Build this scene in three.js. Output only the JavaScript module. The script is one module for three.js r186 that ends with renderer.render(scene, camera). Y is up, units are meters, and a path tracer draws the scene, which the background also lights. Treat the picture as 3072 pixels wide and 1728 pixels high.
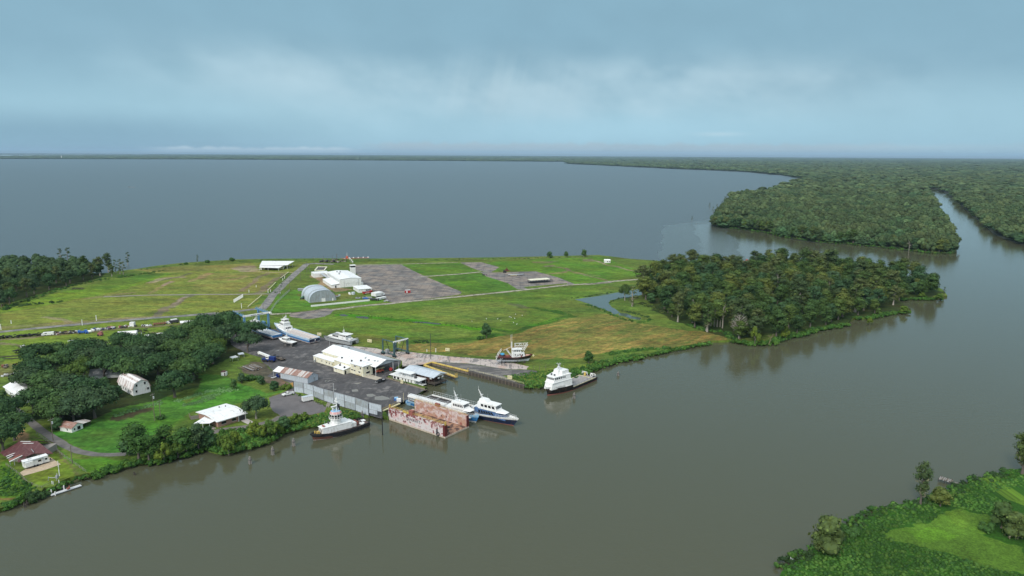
import * as THREE from 'three';
import { mergeGeometries } from 'three/addons/utils/BufferGeometryUtils.js';
import { FontLoader } from 'three/addons/loaders/FontLoader.js';
import { TextGeometry } from 'three/addons/geometries/TextGeometry.js';

// ---------- camera, sky, sun, exposure ----------
const scene = new THREE.Scene();
const camera = new THREE.PerspectiveCamera(44.46, 16 / 9, 1, 90000);
camera.position.set(0, 120, 0);
camera.rotation.order = 'YXZ';
camera.rotation.set(-0.18836, 0, 0.00521);
const renderer = new THREE.WebGLRenderer({ antialias: true });
renderer.toneMapping = THREE.LinearToneMapping;
renderer.toneMappingExposure = 1.75;
renderer.shadowMap.enabled = true;
const SUN = new THREE.Vector3(-0.42, 0.66, 0.72).normalize();
const sun = new THREE.DirectionalLight(new THREE.Color(1, 0.96, 0.9), 1.5);
sun.name = 'sun';
sun.position.copy(SUN).multiplyScalar(900).add(new THREE.Vector3(-60, 0, -380));
sun.target.position.set(-60, 0, -380);
sun.shadow.radius = 26;
sun.castShadow = true;
Object.assign(sun.shadow.camera, { left: -700, right: 700, top: 700, bottom: -700, near: 10, far: 2500 });
sun.shadow.mapSize.set(4096, 4096);
scene.add(sun, sun.target);

// ---------- random numbers, noise, textures ----------
const rng = (s) => () => { s = (s + 0x6d2b79f5) | 0; let t = Math.imul(s ^ (s >>> 15), 1 | s); t = (t + Math.imul(t ^ (t >>> 7), 61 | t)) ^ t; return ((t ^ (t >>> 14)) >>> 0) / 4294967296; };
const LAT = new Float32Array(65536); { const r = rng(7); for (let i = 0; i < 65536; i++) LAT[i] = r(); }
const { sin, cos, PI, hypot, min, max, abs, floor, sqrt, atan2, exp, round } = Math;
const clamp = (x, a = 0, b = 1) => max(a, min(b, x)), lerp = (a, b, t) => a + (b - a) * t, sm = (a, b, x) => { const t = clamp((x - a) / (b - a)); return t * t * (3 - 2 * t); };
function noise(x, y, P = 256) {
  const ix = floor(x), iy = floor(y); let fx = x - ix, fy = y - iy; fx = fx * fx * (3 - 2 * fx); fy = fy * fy * (3 - 2 * fy);
  const m = P - 1, x0 = ix & m, x1 = (ix + 1) & m, y0 = (iy & m) << 8, y1 = ((iy + 1) & m) << 8;   // P is a power of two
  return (LAT[y0 + x0] * (1 - fx) + LAT[y0 + x1] * fx) * (1 - fy) + (LAT[y1 + x0] * (1 - fx) + LAT[y1 + x1] * fx) * fy;
}
const fbm = (x, y, o = 4, P = 256) => { let s = 0, a = 0.5, n = 0; for (let i = 0; i < o; i++) { s += a * noise(x + i * 17, y + i * 31, P); n += a; a *= 0.5; x *= 2; y *= 2; P = min(256, P * 2); } return s / n; };
const toS = (c) => (c <= 0.0031308 ? 12.92 * c : 1.055 * Math.pow(c, 1 / 2.4) - 0.055);
// colour texture of n x m pixels that stands for `size` metres; fn(u, v) gives linear [r, g, b] in 0..1
function tex(n, m, size, fn, srgb = true) {
  const d = new Uint8Array(n * m * 4);
  for (let y = 0; y < m; y++) for (let x = 0; x < n; x++) { const c = fn((x + 0.5) / n, (y + 0.5) / m), o = (y * n + x) * 4; for (let k = 0; k < 3; k++) d[o + k] = round(255 * clamp(srgb ? toS(c[k]) : c[k])); d[o + 3] = 255; }
  const t = new THREE.DataTexture(d, n, m); t.wrapS = t.wrapT = THREE.RepeatWrapping; t.magFilter = THREE.LinearFilter; t.minFilter = THREE.LinearMipmapLinearFilter; t.generateMipmaps = true;
  if (srgb) t.colorSpace = THREE.SRGBColorSpace;
  if (size) t.repeat.set(1 / size, 1 / (size * m / n));
  t.needsUpdate = true; return t;
}
const mix3 = (a, b, t) => [lerp(a[0], b[0], t), lerp(a[1], b[1], t), lerp(a[2], b[2], t)], mul3 = (a, k) => [a[0] * k, a[1] * k, a[2] * k];

// ---------- the overcast sky: slate cloud above, pale wisps, clear strip low down, a line of far cloud on the horizon ----------
{
  const W = 4096, H = 2048, d = new Float32Array(W * H * 4), half = H / 2;
  const blob = (a, e, a0, e0, sa, se) => exp(-(((a - a0) / sa) ** 2) - ((e - e0) / se) ** 2);
  for (let y = 0; y < H; y++) {
    const el = ((y + 0.5) / H - 0.5) * 180;
    for (let x = 0; x < W; x++) {
      const o = (y * W + x) * 4; d[o + 3] = 1;
      if (el < -1) { d[o] = 0.2; d[o + 1] = 0.26; d[o + 2] = 0.3; continue; }
      const round_ = ((x + 0.5) / W - 0.5) * 360, az = ((round_ + 90 + 540) % 360) - 180;   // 0 is straight ahead (-z), + is right
      if ((el > 16 || abs(az) > 48) && (x & 7 || y & 7)) { const q = (max(H / 2, y - (y & 7)) * W + x - (x & 7)) * 4; if (y - (y & 7) >= H / 2) { d[o] = d[q]; d[o + 1] = d[q + 1]; d[o + 2] = d[q + 2]; continue; } }
      const e = max(el, 0), n1 = fbm(az * 0.09 + 40, e * 0.22 + 3, 5), n2 = fbm(az * 0.045 + 90, e * 0.16 + 11, 4), n3 = fbm(az * 0.32 + e * 0.15 + 7, e * 0.5, 4);
      let c = mix3([0.32, 0.52, 0.625], [0.235, 0.405, 0.512], sm(1.5, 7.2, e + (n2 - 0.5) * 5));      // clear strip to slate cloud
      c = mix3(c, [0.225, 0.392, 0.498], sm(6.4, 12, e + (n1 - 0.5) * 4) * 0.85);
      c = mix3(c, [0.37, 0.6, 0.72], blob(az, e, 7, 1.9, 15, 1.6) * 0.8);
      c = mix3(c, [0.2, 0.35, 0.458], (1 - sm(-30, -9, az)) * (1 - sm(1.2, 3.4, e)) * 0.75);
      c = mix3(c, [0.2, 0.362, 0.47], blob(az, e, 1, 6.6, 7.5, 3.2) * 0.55 * sm(0.3, 0.6, n1 + 0.15));
      const wis = clamp(blob(az, e, -19, 6.1, 9, 1.9) * 0.75 + blob(az, e, -11, 4.6, 7, 2.1) * 0.8 + blob(az, e, 7.5, 5.3, 7, 2.0) * 0.95 + blob(az, e, 19, 5.3, 10, 1.7) * 1.0 + blob(az, e, -2, 4.9, 5, 2.2) * 0.75 + blob(az, e, 12, 3.2, 13, 0.8) * 0.5);
      c = mix3(c, [0.47, 0.63, 0.71], wis * sm(0.22, 0.72, n1 * 0.6 + n3 * 0.4) * 0.62);
      const streak = fbm(az * 1.1 - e * 0.28, e * 0.07 + 5, 3); c = mix3(c, [0.42, 0.58, 0.66], blob(az, e, -1, 5.0, 6, 2.0) * sm(0.4, 0.8, streak) * 0.4);
      c = mix3(c, [0.5, 0.66, 0.74], blob(az, e, 16, 1.55, 1.6, 0.13) * 0.6 + blob(az, e, 27, 0.55, 5, 0.2) * 0.35);
      const lin = fbm(az * 1.3, 2, 4), top = 0.42 + 0.35 * (lin - 0.5);
      c = mix3(c, [0.62, 0.74, 0.80], sm(-28, -25, az) * (1 - sm(-14, -11, az)) * (1 - sm(top * 0.75, top, e)) * 0.75);
      c = mix3(c, [0.37, 0.48, 0.55], sm(-13, -9, az) * (1 - sm(20, 32, az) * 0.6) * (1 - sm(0.45 + lin * 0.4, 0.62 + lin * 0.5, e)) * 0.85);
      c = mul3(c, 0.96 + 0.08 * n3);
      // higher up and round behind, the cover thins into the bright white overcast that lights the place
      const dir = cos(az * PI / 180), up = sm(22, 62, e), back = sm(0.2, -0.7, dir) * sm(0, 40, e);
      const bright = mul3([0.98, 1.04, 1.1], 0.78 + 0.35 * fbm(az * 0.05 + 3, e * 0.06, 4));
      c = mix3(c, bright, clamp(up * 0.9 + back * 0.8));
      const k = el < 0 ? 1 + el * 0.3 : 1; d[o] = c[0] * k; d[o + 1] = c[1] * k; d[o + 2] = c[2] * k;
    }
  }
  // exposure is set for the land; the painted values above are as seen, so bring them to scene units
  for (let i = 0; i < d.length; i += 4) { d[i] /= 1.55; d[i + 1] /= 1.55; d[i + 2] /= 1.55; }
  const sky = new THREE.DataTexture(d, W, H, THREE.RGBAFormat, THREE.FloatType);
  sky.mapping = THREE.EquirectangularReflectionMapping; sky.magFilter = THREE.LinearFilter; sky.needsUpdate = true;
  scene.background = sky; scene.environment = sky;
}
scene.fog = new THREE.FogExp2(new THREE.Color(0.5, 0.72, 0.92), 0.000024);

// ---------- building helpers ----------
const names = new Map();
const numbered = (n) => { const k = names.get(n) ?? 0; names.set(n, k + 1); return k ? n + '_' + String(k).padStart(3, '0') : n; };
const shade = (o) => { o.castShadow = o.receiveShadow = true; return o; };
function tag(o, label, category, group, kind) { if (label) o.userData.label = label; if (category) o.userData.category = category; if (group) o.userData.group = group; if (kind) o.userData.kind = kind; return o; }
function thing(name, label, category, [x, y, z], turn = 0, group) {
  const o = new THREE.Group(); o.name = numbered(name); o.position.set(x, y, z); o.rotation.y = turn; scene.add(o); return tag(o, label, category, group);
}
// planar uv in metres by the axis each face looks along
function metric(g) {
  const n = g.index ? g.toNonIndexed() : g, p = n.attributes.position, uv = new Float32Array(p.count * 2);
  for (let i = 0; i < p.count; i += 3) {
    const a = [0, 1, 2].map((k) => [p.getX(i + k), p.getY(i + k), p.getZ(i + k)]), u = [0, 1, 2].map((k) => a[1][k] - a[0][k]), v = [0, 1, 2].map((k) => a[2][k] - a[0][k]);
    const nx = abs(u[1] * v[2] - u[2] * v[1]), ny = abs(u[2] * v[0] - u[0] * v[2]), nz = abs(u[0] * v[1] - u[1] * v[0]);
    for (let k = 0; k < 3; k++) { const q = a[k]; uv.set(nz >= nx && nz >= ny ? [q[0], q[1]] : ny >= nx ? [q[0], q[2]] : [q[2], q[1]], (i + k) * 2); }
  }
  n.setAttribute('uv', new THREE.BufferAttribute(uv, 2));
  for (const k of Object.keys(n.attributes)) if (!['position', 'normal', 'uv'].includes(k)) n.deleteAttribute(k);
  if (!n.attributes.normal) n.computeVertexNormals();
  return n;
}
function part(parent, name, geoms, m, label) {
  const list = [].concat(geoms).filter(Boolean).map(metric), g = list.length > 1 ? mergeGeometries(list) : list[0];
  const o = shade(new THREE.Mesh(g, m)); o.name = parent === scene ? numbered(name) : name; parent.add(o); if (label) o.userData.label = label; return o;
}
const many = (parent, name, geoms, m) => geoms.map((g) => part(parent, name, g, m));
const box = (w, h, d, x = 0, y = 0, z = 0, ry = 0, rz = 0, rx = 0) => { const g = new THREE.BoxGeometry(w, h, d); if (rx) g.rotateX(rx); if (rz) g.rotateZ(rz); if (ry) g.rotateY(ry); g.translate(x, y, z); return g; };  // y is the middle
const cyl = (r0, r1, h, x = 0, y = 0, z = 0, n = 10) => new THREE.CylinderGeometry(r1, r0, h, n).translate(x, y + h / 2, z);   // y is the foot
const V = (x, y, z) => new THREE.Vector3(x, y, z);
function bar(a, b, r = 0.06, n = 6, r2 = r) {
  const A = V(...a), B = V(...b), d = B.clone().sub(A), g = new THREE.CylinderGeometry(r2, r, d.length(), n, 1);
  g.applyQuaternion(new THREE.Quaternion().setFromUnitVectors(V(0, 1, 0), d.normalize())); const m = A.add(B).multiplyScalar(0.5); return g.translate(m.x, m.y, m.z);
}
function beam(a, b, w, h) {   // rectangular bar
  const A = V(...a), B = V(...b), d = B.clone().sub(A), L = d.length(), g = new THREE.BoxGeometry(L, h, w);
  g.rotateZ(Math.asin(d.y / L)); g.rotateY(atan2(-d.z, d.x)); const m = A.add(B).multiplyScalar(0.5); return g.translate(m.x, m.y, m.z);
}
function faces(list) {   // list of polygons (each a fan of [x, y, z])
  const p = []; for (const f of list) for (let i = 1; i + 1 < f.length; i++) p.push(...f[0], ...f[i], ...f[i + 1]);
  const g = new THREE.BufferGeometry(); g.setAttribute('position', new THREE.Float32BufferAttribute(p, 3)); g.computeVertexNormals(); return g;
}
// eight corners: bottom ring then top ring, each counter-clockwise seen from above
const hexa = (b, t) => faces([[b[3], b[2], b[1], b[0]], t, ...[0, 1, 2, 3].map((i) => [b[i], b[(i + 1) % 4], t[(i + 1) % 4], t[i]])]);
// tapered cab: x from x0 to x1 (x1 forward), half width w at the foot; fl/bk lean of the front and back top, tp narrowing of the top
const cabRings = (x0, x1, y0, y1, w, fl = 0, bk = 0, tp = 0, w1 = w) => [[[x0, y0, w], [x1, y0, w1], [x1, y0, -w1], [x0, y0, -w]], [[x0 + bk, y1, w - tp], [x1 - fl, y1, w1 - tp], [x1 - fl, y1, -w1 + tp], [x0 + bk, y1, -w + tp]]];
const cab = (...a) => hexa(...cabRings(...a));
// n panes set 2 cm proud on the quad A(bottom left) B(bottom right) C(top right) D(top left) as seen from outside
function panes(A, B, C, D, n, v0, v1, u0 = 0.05, u1 = 0.95, gap = 0.25, thick = 0.05) {
  const out = [], at = (u, v) => V(...A).lerp(V(...B), u).lerp(V(...D).lerp(V(...C), u), v), nr = V(...B).sub(V(...A)).cross(V(...D).sub(V(...A))).normalize();
  for (let i = 0; i < n; i++) {
    const s = (u1 - u0) / n, a = u0 + s * (i + gap / 2), b = u0 + s * (i + 1 - gap / 2), q = [at(a, v0), at(b, v0), at(b, v1), at(a, v1)];
    const lo = q.map((p) => p.clone().addScaledVector(nr, -0.05).toArray()), hi = q.map((p) => p.clone().addScaledVector(nr, thick).toArray());
    out.push(faces([hi, ...[0, 1, 2, 3].map((k) => [lo[k], lo[(k + 1) % 4], hi[(k + 1) % 4], hi[k]])]));
  }
  return out;
}
// the four walls of a cab as quads seen from outside: 0 = port (z+), 1 = front, 2 = starboard (z-), 3 = back
const wallsOf = (r) => [0, 1, 2, 3].map((i) => [r[0][i], r[0][(i + 1) % 4], r[1][(i + 1) % 4], r[1][i]]);
function rails(pts, h = 1, step = 2, r = 0.05, closed = false, mid = true) {
  const out = [], P = closed ? [...pts, pts[0]] : pts;
  for (let i = 0; i + 1 < P.length; i++) {
    const [a, b] = [P[i], P[i + 1]], L = hypot(b[0] - a[0], b[1] - a[1], b[2] - a[2]), n = max(1, round(L / step)), up = (p, k) => [p[0], p[1] + h * k, p[2]];
    out.push(bar(up(a, 1), up(b, 1), r, 5)); if (mid) out.push(bar(up(a, 0.5), up(b, 0.5), r * 0.8, 4));
    for (let k = 0; k <= n; k++) { const q = [0, 1, 2].map((c) => lerp(a[c], b[c], k / n)); out.push(bar(q, up(q, 1), r, 4)); }
  }
  return out;
}
const pts2 = (a) => { const o = []; for (let i = 0; i < a.length; i += 2) o.push([a[i], a[i + 1]]); return o; };
// local frame with x along A -> B on the ground; its z looks to the viewer's side
const frame = (ax, az, bx, bz) => ({ at: (y = 1.5) => [ax, y, az], turn: atan2(-(bz - az), bx - ax), len: hypot(bx - ax, bz - az) });
function inside(P, x, z) { let r = false; for (let i = 0, j = P.length - 1; i < P.length; j = i++) { const [a, b] = P[i], [c, d] = P[j]; if (b > z !== d > z && x < ((c - a) * (z - b)) / (d - b) + a) r = !r; } return r; }
// densify a line and shake it, so that edges of lawns and roads are never ruler-straight
function ragged(P, step, amp, seed, closed = true, freq = 0.09) {
  const out = [], N = closed ? P.length : P.length - 1;
  for (let i = 0; i < N; i++) {
    const a = P[i], b = P[(i + 1) % P.length], L = hypot(b[0] - a[0], b[1] - a[1]), n = max(1, round(L / step)), nx = -(b[1] - a[1]) / L, nz = (b[0] - a[0]) / L;
    for (let k = 0; k < n; k++) { const t = k / n, x = lerp(a[0], b[0], t), z = lerp(a[1], b[1], t), s = (fbm(x * freq + seed, z * freq + seed * 3, 3) - 0.5) * 2 * amp * (k ? 1 : 0.5); out.push([x + nx * s, z + nz * s]); }
  }
  if (!closed) out.push(P[P.length - 1]);
  return out;
}
function flat(P, y, skirt = 0) {   // level sheet of an outline, with an optional bank down its edge
  const sh = new THREE.Shape(P.map(([x, z]) => new THREE.Vector2(x, -z))), g = new THREE.ShapeGeometry(sh).rotateX(-PI / 2).translate(0, y, 0);
  const list = [g.toNonIndexed()];
  if (skirt) { const f = []; for (let i = 0; i < P.length; i++) { const a = P[i], b = P[(i + 1) % P.length]; f.push([[a[0], y - skirt, a[1]], [b[0], y - skirt, b[1]], [b[0], y, b[1]], [a[0], y, a[1]]]); } list.push(faces(f)); }
  for (const q of list) for (const k of Object.keys(q.attributes)) if (!['position', 'normal'].includes(k)) q.deleteAttribute(k);
  return list.length > 1 ? mergeGeometries(list) : list[0];
}
function ribbon(P, w, y, seed = 1, amp = 0.25) {
  const Q = P.length > 1 ? ragged(P, 4, 0.3, seed, false) : P, f = [], side = [];
  for (let i = 0; i < Q.length; i++) { const a = Q[max(0, i - 1)], b = Q[min(Q.length - 1, i + 1)], L = hypot(b[0] - a[0], b[1] - a[1]), nx = -(b[1] - a[1]) / L, nz = (b[0] - a[0]) / L, q = (k) => w / 2 + (noise(i * 0.7 + seed + k, k * 9) - 0.5) * 2 * amp; const u = q(1), v = q(5); side.push([[Q[i][0] + nx * u, y, Q[i][1] + nz * u], [Q[i][0] - nx * v, y, Q[i][1] - nz * v]]); }
  for (let i = 0; i + 1 < side.length; i++) f.push([side[i][0], side[i + 1][0], side[i + 1][1], side[i][1]]);
  const g = faces(f), p = g.attributes.normal; for (let i = 0; i < p.count; i++) p.setXYZ(i, 0, 1, 0); return g;
}

// ---------- materials ----------
const mat = (r, g, b, rough = 0.8, metal = 0, extra = {}) => new THREE.MeshStandardMaterial({ color: new THREE.Color().setRGB(r, g, b), roughness: rough, metalness: metal, ...extra });
// paint with dirt: blotches and runs of rust that have their own edges
function paintTex(base, dirt, amount, size = 10, seed = 1, runs = 0.5) {
  return tex(256, 256, size, (u, v) => {
    const a = fbm(u * 8 + seed, v * 8, 5, 8), b = fbm(u * 32 + seed, v * 4, 4, 32), k = sm(0.62 - amount, 0.72 - amount * 0.6, lerp(a, b, runs)); return mul3(mix3(base, dirt, k * 0.85), 0.9 + 0.2 * fbm(u * 32, v * 32, 2, 32));
  });
}
const painted = (base, dirt, amount, rough = 0.55, size = 10, seed = 1, runs = 0.5) => new THREE.MeshStandardMaterial({ map: paintTex(base, dirt, amount, size, seed, runs), roughness: rough });
const RUST = [0.16, 0.055, 0.028];
const M = {
  white: painted([0.78, 0.78, 0.76], [0.55, 0.52, 0.46], 0.02, 0.45, 9, 3), whiteRoof: painted([0.8, 0.8, 0.79], [0.58, 0.57, 0.54], 0.03, 0.5, 14, 9), cream: painted([0.76, 0.73, 0.58], [0.5, 0.44, 0.2], 0.05, 0.6, 8, 5, 0.7),
  greyRoof: painted([0.42, 0.43, 0.44], [0.33, 0.33, 0.33], 0.08, 0.45, 12, 8), steel: painted([0.36, 0.40, 0.43], [0.27, 0.27, 0.26], 0.1, 0.5, 8, 12, 0.8), paleSteel: painted([0.5, 0.55, 0.6], [0.4, 0.43, 0.46], 0.08, 0.42, 9, 14, 0.8),
  glass: mat(0.012, 0.014, 0.017, 0.12), black: mat(0.014, 0.014, 0.016, 0.6), tyre: mat(0.016, 0.016, 0.016, 0.85), dark: mat(0.05, 0.05, 0.055, 0.7), greyMetal: mat(0.3, 0.31, 0.32, 0.5), rail: mat(0.55, 0.56, 0.57, 0.5),
  wood: mat(0.16, 0.13, 0.1, 0.9), greyWood: mat(0.24, 0.22, 0.2, 0.9), darkWood: mat(0.06, 0.05, 0.042, 0.9), brownWall: painted([0.1, 0.035, 0.022], [0.06, 0.03, 0.02], 0.15, 0.8, 5, 2), red: mat(0.36, 0.03, 0.03, 0.5), maroon: mat(0.12, 0.02, 0.02, 0.5),
  yellow: painted([0.6, 0.43, 0.1], [0.2, 0.13, 0.06], 0.14, 0.6, 6, 4), paleYellow: mat(0.66, 0.6, 0.36, 0.7), navy: painted([0.009, 0.018, 0.055], [0.05, 0.04, 0.045], 0.05, 0.35, 9, 6), blackHull: painted([0.012, 0.012, 0.014], [0.07, 0.045, 0.035], 0.08, 0.4, 9, 16),
  blue: painted([0.03, 0.17, 0.42], [0.1, 0.2, 0.3], 0.06, 0.35, 10, 21), paleBlue: painted([0.27, 0.5, 0.72], [0.4, 0.5, 0.58], 0.1, 0.4, 9, 23), redLead: painted([0.3, 0.1, 0.075], [0.2, 0.09, 0.06], 0.1, 0.7, 6, 26), liftBlue: painted([0.1, 0.25, 0.42], [0.2, 0.27, 0.33], 0.08, 0.5, 5, 31),
  liftGreen: painted([0.06, 0.13, 0.14], [0.04, 0.06, 0.06], 0.12, 0.5, 5, 33), orange: mat(0.5, 0.1, 0.05, 0.6), brightBlue: mat(0.03, 0.12, 0.4, 0.5), truckBlue: mat(0.012, 0.03, 0.16, 0.4), birdWhite: mat(0.82, 0.82, 0.8, 0.8), pink: painted([0.55, 0.25, 0.24], [0.6, 0.5, 0.48], 0.15, 0.6, 3, 44),
  soil: mat(0.11, 0.085, 0.06, 1), trunk: mat(0.12, 0.1, 0.085, 0.95), paleTrunk: mat(0.3, 0.27, 0.23, 0.95), deadWood: mat(0.34, 0.3, 0.26, 0.95), moss: mat(0.17, 0.165, 0.125, 1), bareEarth: mat(0.27, 0.2, 0.13, 1),
};

// ---------- water: one sheet to the horizon ----------
const structure = (name, g, m, label) => { const o = part(scene, name, g, m); o.userData.kind = 'structure'; if (label) o.userData.label = label; return o; };
const LAND = 1.5;
{
  const bump = tex(1024, 1024, 110, (u, v) => { const a = fbm(u * 32, v * 64, 3, 64) * 0.5 + fbm(u * 128 + 3, v * 256, 2, 256) * 0.4; return [a, a, a]; }, false);
  const m = (rough, b, c) => new THREE.MeshPhysicalMaterial({ color: new THREE.Color().setRGB(...c), roughness: rough, bumpMap: bump, bumpScale: b, ior: 1.33 });
  structure('lake_water', flat([[-45000, 300], [45000, 300], [45000, -60000], [-45000, -60000]], 0), m(0.3, 0.5, [0.066, 0.084, 0.088]), 'broad wind ruffled blue grey lake reaching to the far shore');
  [[0, 0.24, 0.36, [0.07, 0.085, 0.078], 'ruffled water where the lake meets the channel'], [1, 0.16, 0.22, [0.074, 0.082, 0.064], 'lightly ruffled water at the channel mouth'], [2, 0.045, 0.06, [0.076, 0.078, 0.047], 'calm grey brown river mirroring its banks']].forEach(([i, r, b, c, l]) => {
    const edge = ragged(pts2([341.8,-1228.4, 246.0,-796.8]), 6, 9, 5 + i * 7, false, 0.03).map(([x, z]) => [x + (i - 2) * 55 + 25, z + (2 - i) * 12]);
    structure('river_water', flat([[edge[0][0] + 40, edge[0][1] - 40], ...edge, [150, -560], [-300, -450], [-2500, -200], [-2500, 300], [2500, 300], [6000, -900], [4000, -3300], [1600, -2800], [1400, -2480]], 0.012 * (i + 1)), m(r, b, c), l);
  });
}

// ---------- the shipyard land: one sheet with grass and earth tones ----------
const mainOutline = pts2([-640, -215, -174.7,-211.5, -172.6,-219.5, -170.9,-222.0, -169.7,-225.5, -168.6,-228.1, -166.4,-230.9, -167.6,-235.0, -164.2,-236.0, -164.8,-238.9, -163.2,-242.8, -159.1,-246.3, -153.1,-248.8, -147.7,-256.0, -139.1,-260.5, -145.9,-259.7, -136.9,-261.4, -129.9,-267.7, -127.8,-271.9, -117.1,-266.3, -110.8,-270.0, -105.3,-275.5, -100.2,-280.7, -99.0,-287.9, -95.4,-291.7, -89.1,-295.1, -84.4,-298.0, -77.6,-303.6, -68.9,-307.0, -62.4,-308.9, -56.3,-304.9, -60.9,-316.2, -51.8,-331.1, -43.9,-347.6, -67.8,-367.2, -65.0,-379.0, -62.4,-386.4, -50.3,-390.8, -46.6,-395.9, -23.9,-377.5, 6.6,-353.5,
  9.2,-352.4, 14.8,-349.9, 19.3,-355.3, 31.1,-366.6, 46.1,-388.0, 69.1,-403.1, 77.4,-408.3, 98.1,-423.1, 109.3,-431.0, 129.4,-443.3, 143.3,-444.6, 154.6,-438.1, 167.9,-441.0, 187.0,-461.4, 195.5,-463.8, 214.2,-479.9, 243.0,-494.6, 254.6,-511.1, 267.1,-512.8, 292.9,-530.8, 311.9,-537.3, 325.0,-580.7, 338.0,-588.2, 354.6,-585.0, 375.7,-596.6, 388.5,-624.4, 397.4,-673.0, 384.3,-712.5, 357.3,-750.6, 319.6,-773.4, 269.3,-795.7, 236.5,-796.5, 200.9,-786.6, 173.9,-786.9, 135.9,-806.4, 104.0,-835.3, 83.4,-831.8, 23.9,-818.8, -62.6,-805.8, -167.3,-796.3, -214.8,-797.2, -279.0,-791.1, -313.7,-783.6, -344.1,-767.9, -359.4,-758.5, -376.3,-738.0, -386.7,-716.0, -399.6,-700.7, -399.0,-691.3, -446.6,-685.2, -507.4,-687.9, -640, -790]);
const GX = -660, GZ = -1000, GW = 1240, GD = 820;
function groundTexture() {
  const W = 2048, H = round(W * GD / GW), s = W / GW, cv = document.createElement('canvas'); cv.width = W; cv.height = H;
  const c = cv.getContext('2d'), X = (x) => (x - GX) * s, Y = (z) => (z - GZ) * s, r = rng(99);
  c.fillStyle = '#56702f'; c.fillRect(0, 0, W, H);
  const path = (a) => { c.beginPath(); for (let i = 0; i < a.length; i += 2) c[i ? 'lineTo' : 'moveTo'](X(a[i]), Y(a[i + 1])); };
  const fill = (col, a, alpha = 1) => { path(a); c.closePath(); c.globalAlpha = alpha; c.fillStyle = col; c.fill(); c.globalAlpha = 1; };
  const line = (col, w, a, alpha = 1) => { path(a); c.globalAlpha = alpha; c.lineWidth = w * s; c.lineCap = c.lineJoin = 'round'; c.strokeStyle = col; c.stroke(); c.globalAlpha = 1; };
  // left fields: yellow green, tan and weedy
  fill('#6b7c36', [-377.6,-506.6, -368.1,-538.6, -347.7,-582.0, -348.0,-681.2, -323.3,-753.6, -280.8,-770.0, -226.4,-771.8, -192.1,-530.8, -231.5,-510.0, -224.0,-515.7, -291.9,-485.1, -342.8,-457.9]);
  fill('#5f8029', [-381.6,-603.1, -372.9,-652.7, -351.9,-706.0, -336.0,-681.5, -336.7,-628.1, -344.8,-589.2, -355.9,-561.2, -361.7,-538.7, -381.4,-512.0, -389.4,-523.2, -391.3,-553.7, -386.5,-588.1]);
  fill('#4d6f29', [-353.1,-603.9, -342.3,-686.2, -351.1,-700.9, -380.5,-652.5, -383.7,-618.7], 0.8);
  fill('#747840', [-387.7,-710.0, -323.3,-753.6, -289.8,-769.6, -266.6,-730.0, -315.2,-702.0, -324.7,-701.7, -352.8,-690.8], 0.8);
  fill('#777e42', [-310.9,-692.1, -255.5,-698.8, -227.7,-689.8, -213.3,-600.2, -267.0,-591.3, -281.7,-605.9], 0.7);
  line('#7d6f4a', 5, [-296.7,-659.4, -300.3,-692.4], 0.6); line('#857a55', 5, [-283.0,-664.4, -261.6,-683.8], 0.5); line('#857a55', 6, [-263.8,-655.9, -258.1,-674.4], 0.7); line('#77705f', 5, [-236.1,-599.5, -242.1,-647.8, -243.2,-694.2], 0.75); line('#6f6a60', 6, [-217.8,-592.6, -222.3,-639.8, -227.7,-689.8], 0.7);
  line('#857c58', 5, [-309.6,-586.6, -310.3,-605.1, -314.5,-641.4], 0.6); line('#8d8570', 7, [-314.3,-626.7, -315.5,-643.5], 0.9); line('#8a7d58', 6, [-298.2,-646.1, -303.2,-692.3], 0.8); line('#8d8872', 9, [-333.4,-640.8, -332.8,-658.4, -317.5,-668.0], 0.8); line('#57584c', 5, [-327.7,-649.6, -319.6,-672.5, -318.6,-691.9], 0.6);
  fill('#85806c', [-293.7,-723.7, -287.9,-740.4, -272.3,-740.9, -259.3,-714.1, -264.7,-701.1, -279.0,-705.7], 0.85); line('#8b8570', 4, [-275.6,-703.3, -248.2,-701.6, -216.8,-697.5], 0.8);
  line('#6a6a55', 7, [-262.0,-503.8, -266.2,-527.6, -269.0,-556.8, -269.8,-584.0], 0.95); line('#85826f', 4, [-269.8,-547.2, -269.9,-573.5], 0.9);
  line('#7b7a60', 5, [-338.7,-499.4, -307.7,-482.2, -296.2,-492.6, -258.2,-499.9], 0.75); line('#7b7d58', 9, [-349.2,-466.9, -321.8,-477.0, -300.5,-479.9], 0.6);
  line('#8a8368', 5, [-347.9,-564.7, -329.0,-586.0, -323.9,-589.8], 0.5);
  fill('#4a6a26', [-224.3,-694.8, -216.9,-695.0, -205.2,-593.0, -210.3,-589.2, -219.3,-639.9], 0.8); fill('#486e26', [-203.3,-533.5, -210.1,-578.6, -204.8,-587.6, -199.5,-552.1], 0.7);
  // junk yard strip and cemetery-like field bottom left
  fill('#67812f', [-339.7,-453.5, -289.1,-480.2, -238.5,-496.5, -226.9,-484.0, -238.5,-460.1, -259.5,-438.2, -273.0,-409.0, -281.1,-391.7, -268.7,-354.2, -295.3,-391.5]);
  line('#6f6b5a', 5, [-326.3,-434.8, -303.0,-447.8, -272.8,-461.7, -240.8,-476.4, -222.2,-486.6], 0.8); line('#6d6a56', 4, [-320.6,-426.9, -303.9,-421.4, -275.3,-412.6, -262.2,-420.3, -256.1,-432.1], 0.8); fill('#6b6a52', [-289.6,-383.5, -277.7,-385.3, -265.4,-368.5, -272.6,-359.7], 0.55); fill('#8a8062', [-247.9,-462.2, -230.8,-455.8, -231.4,-451.4], 0.8);
  fill('#696a5c', [-243.7,-438.5, -233.1,-449.2, -220.0,-439.0, -233.3,-428.6], 0.8);
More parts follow.
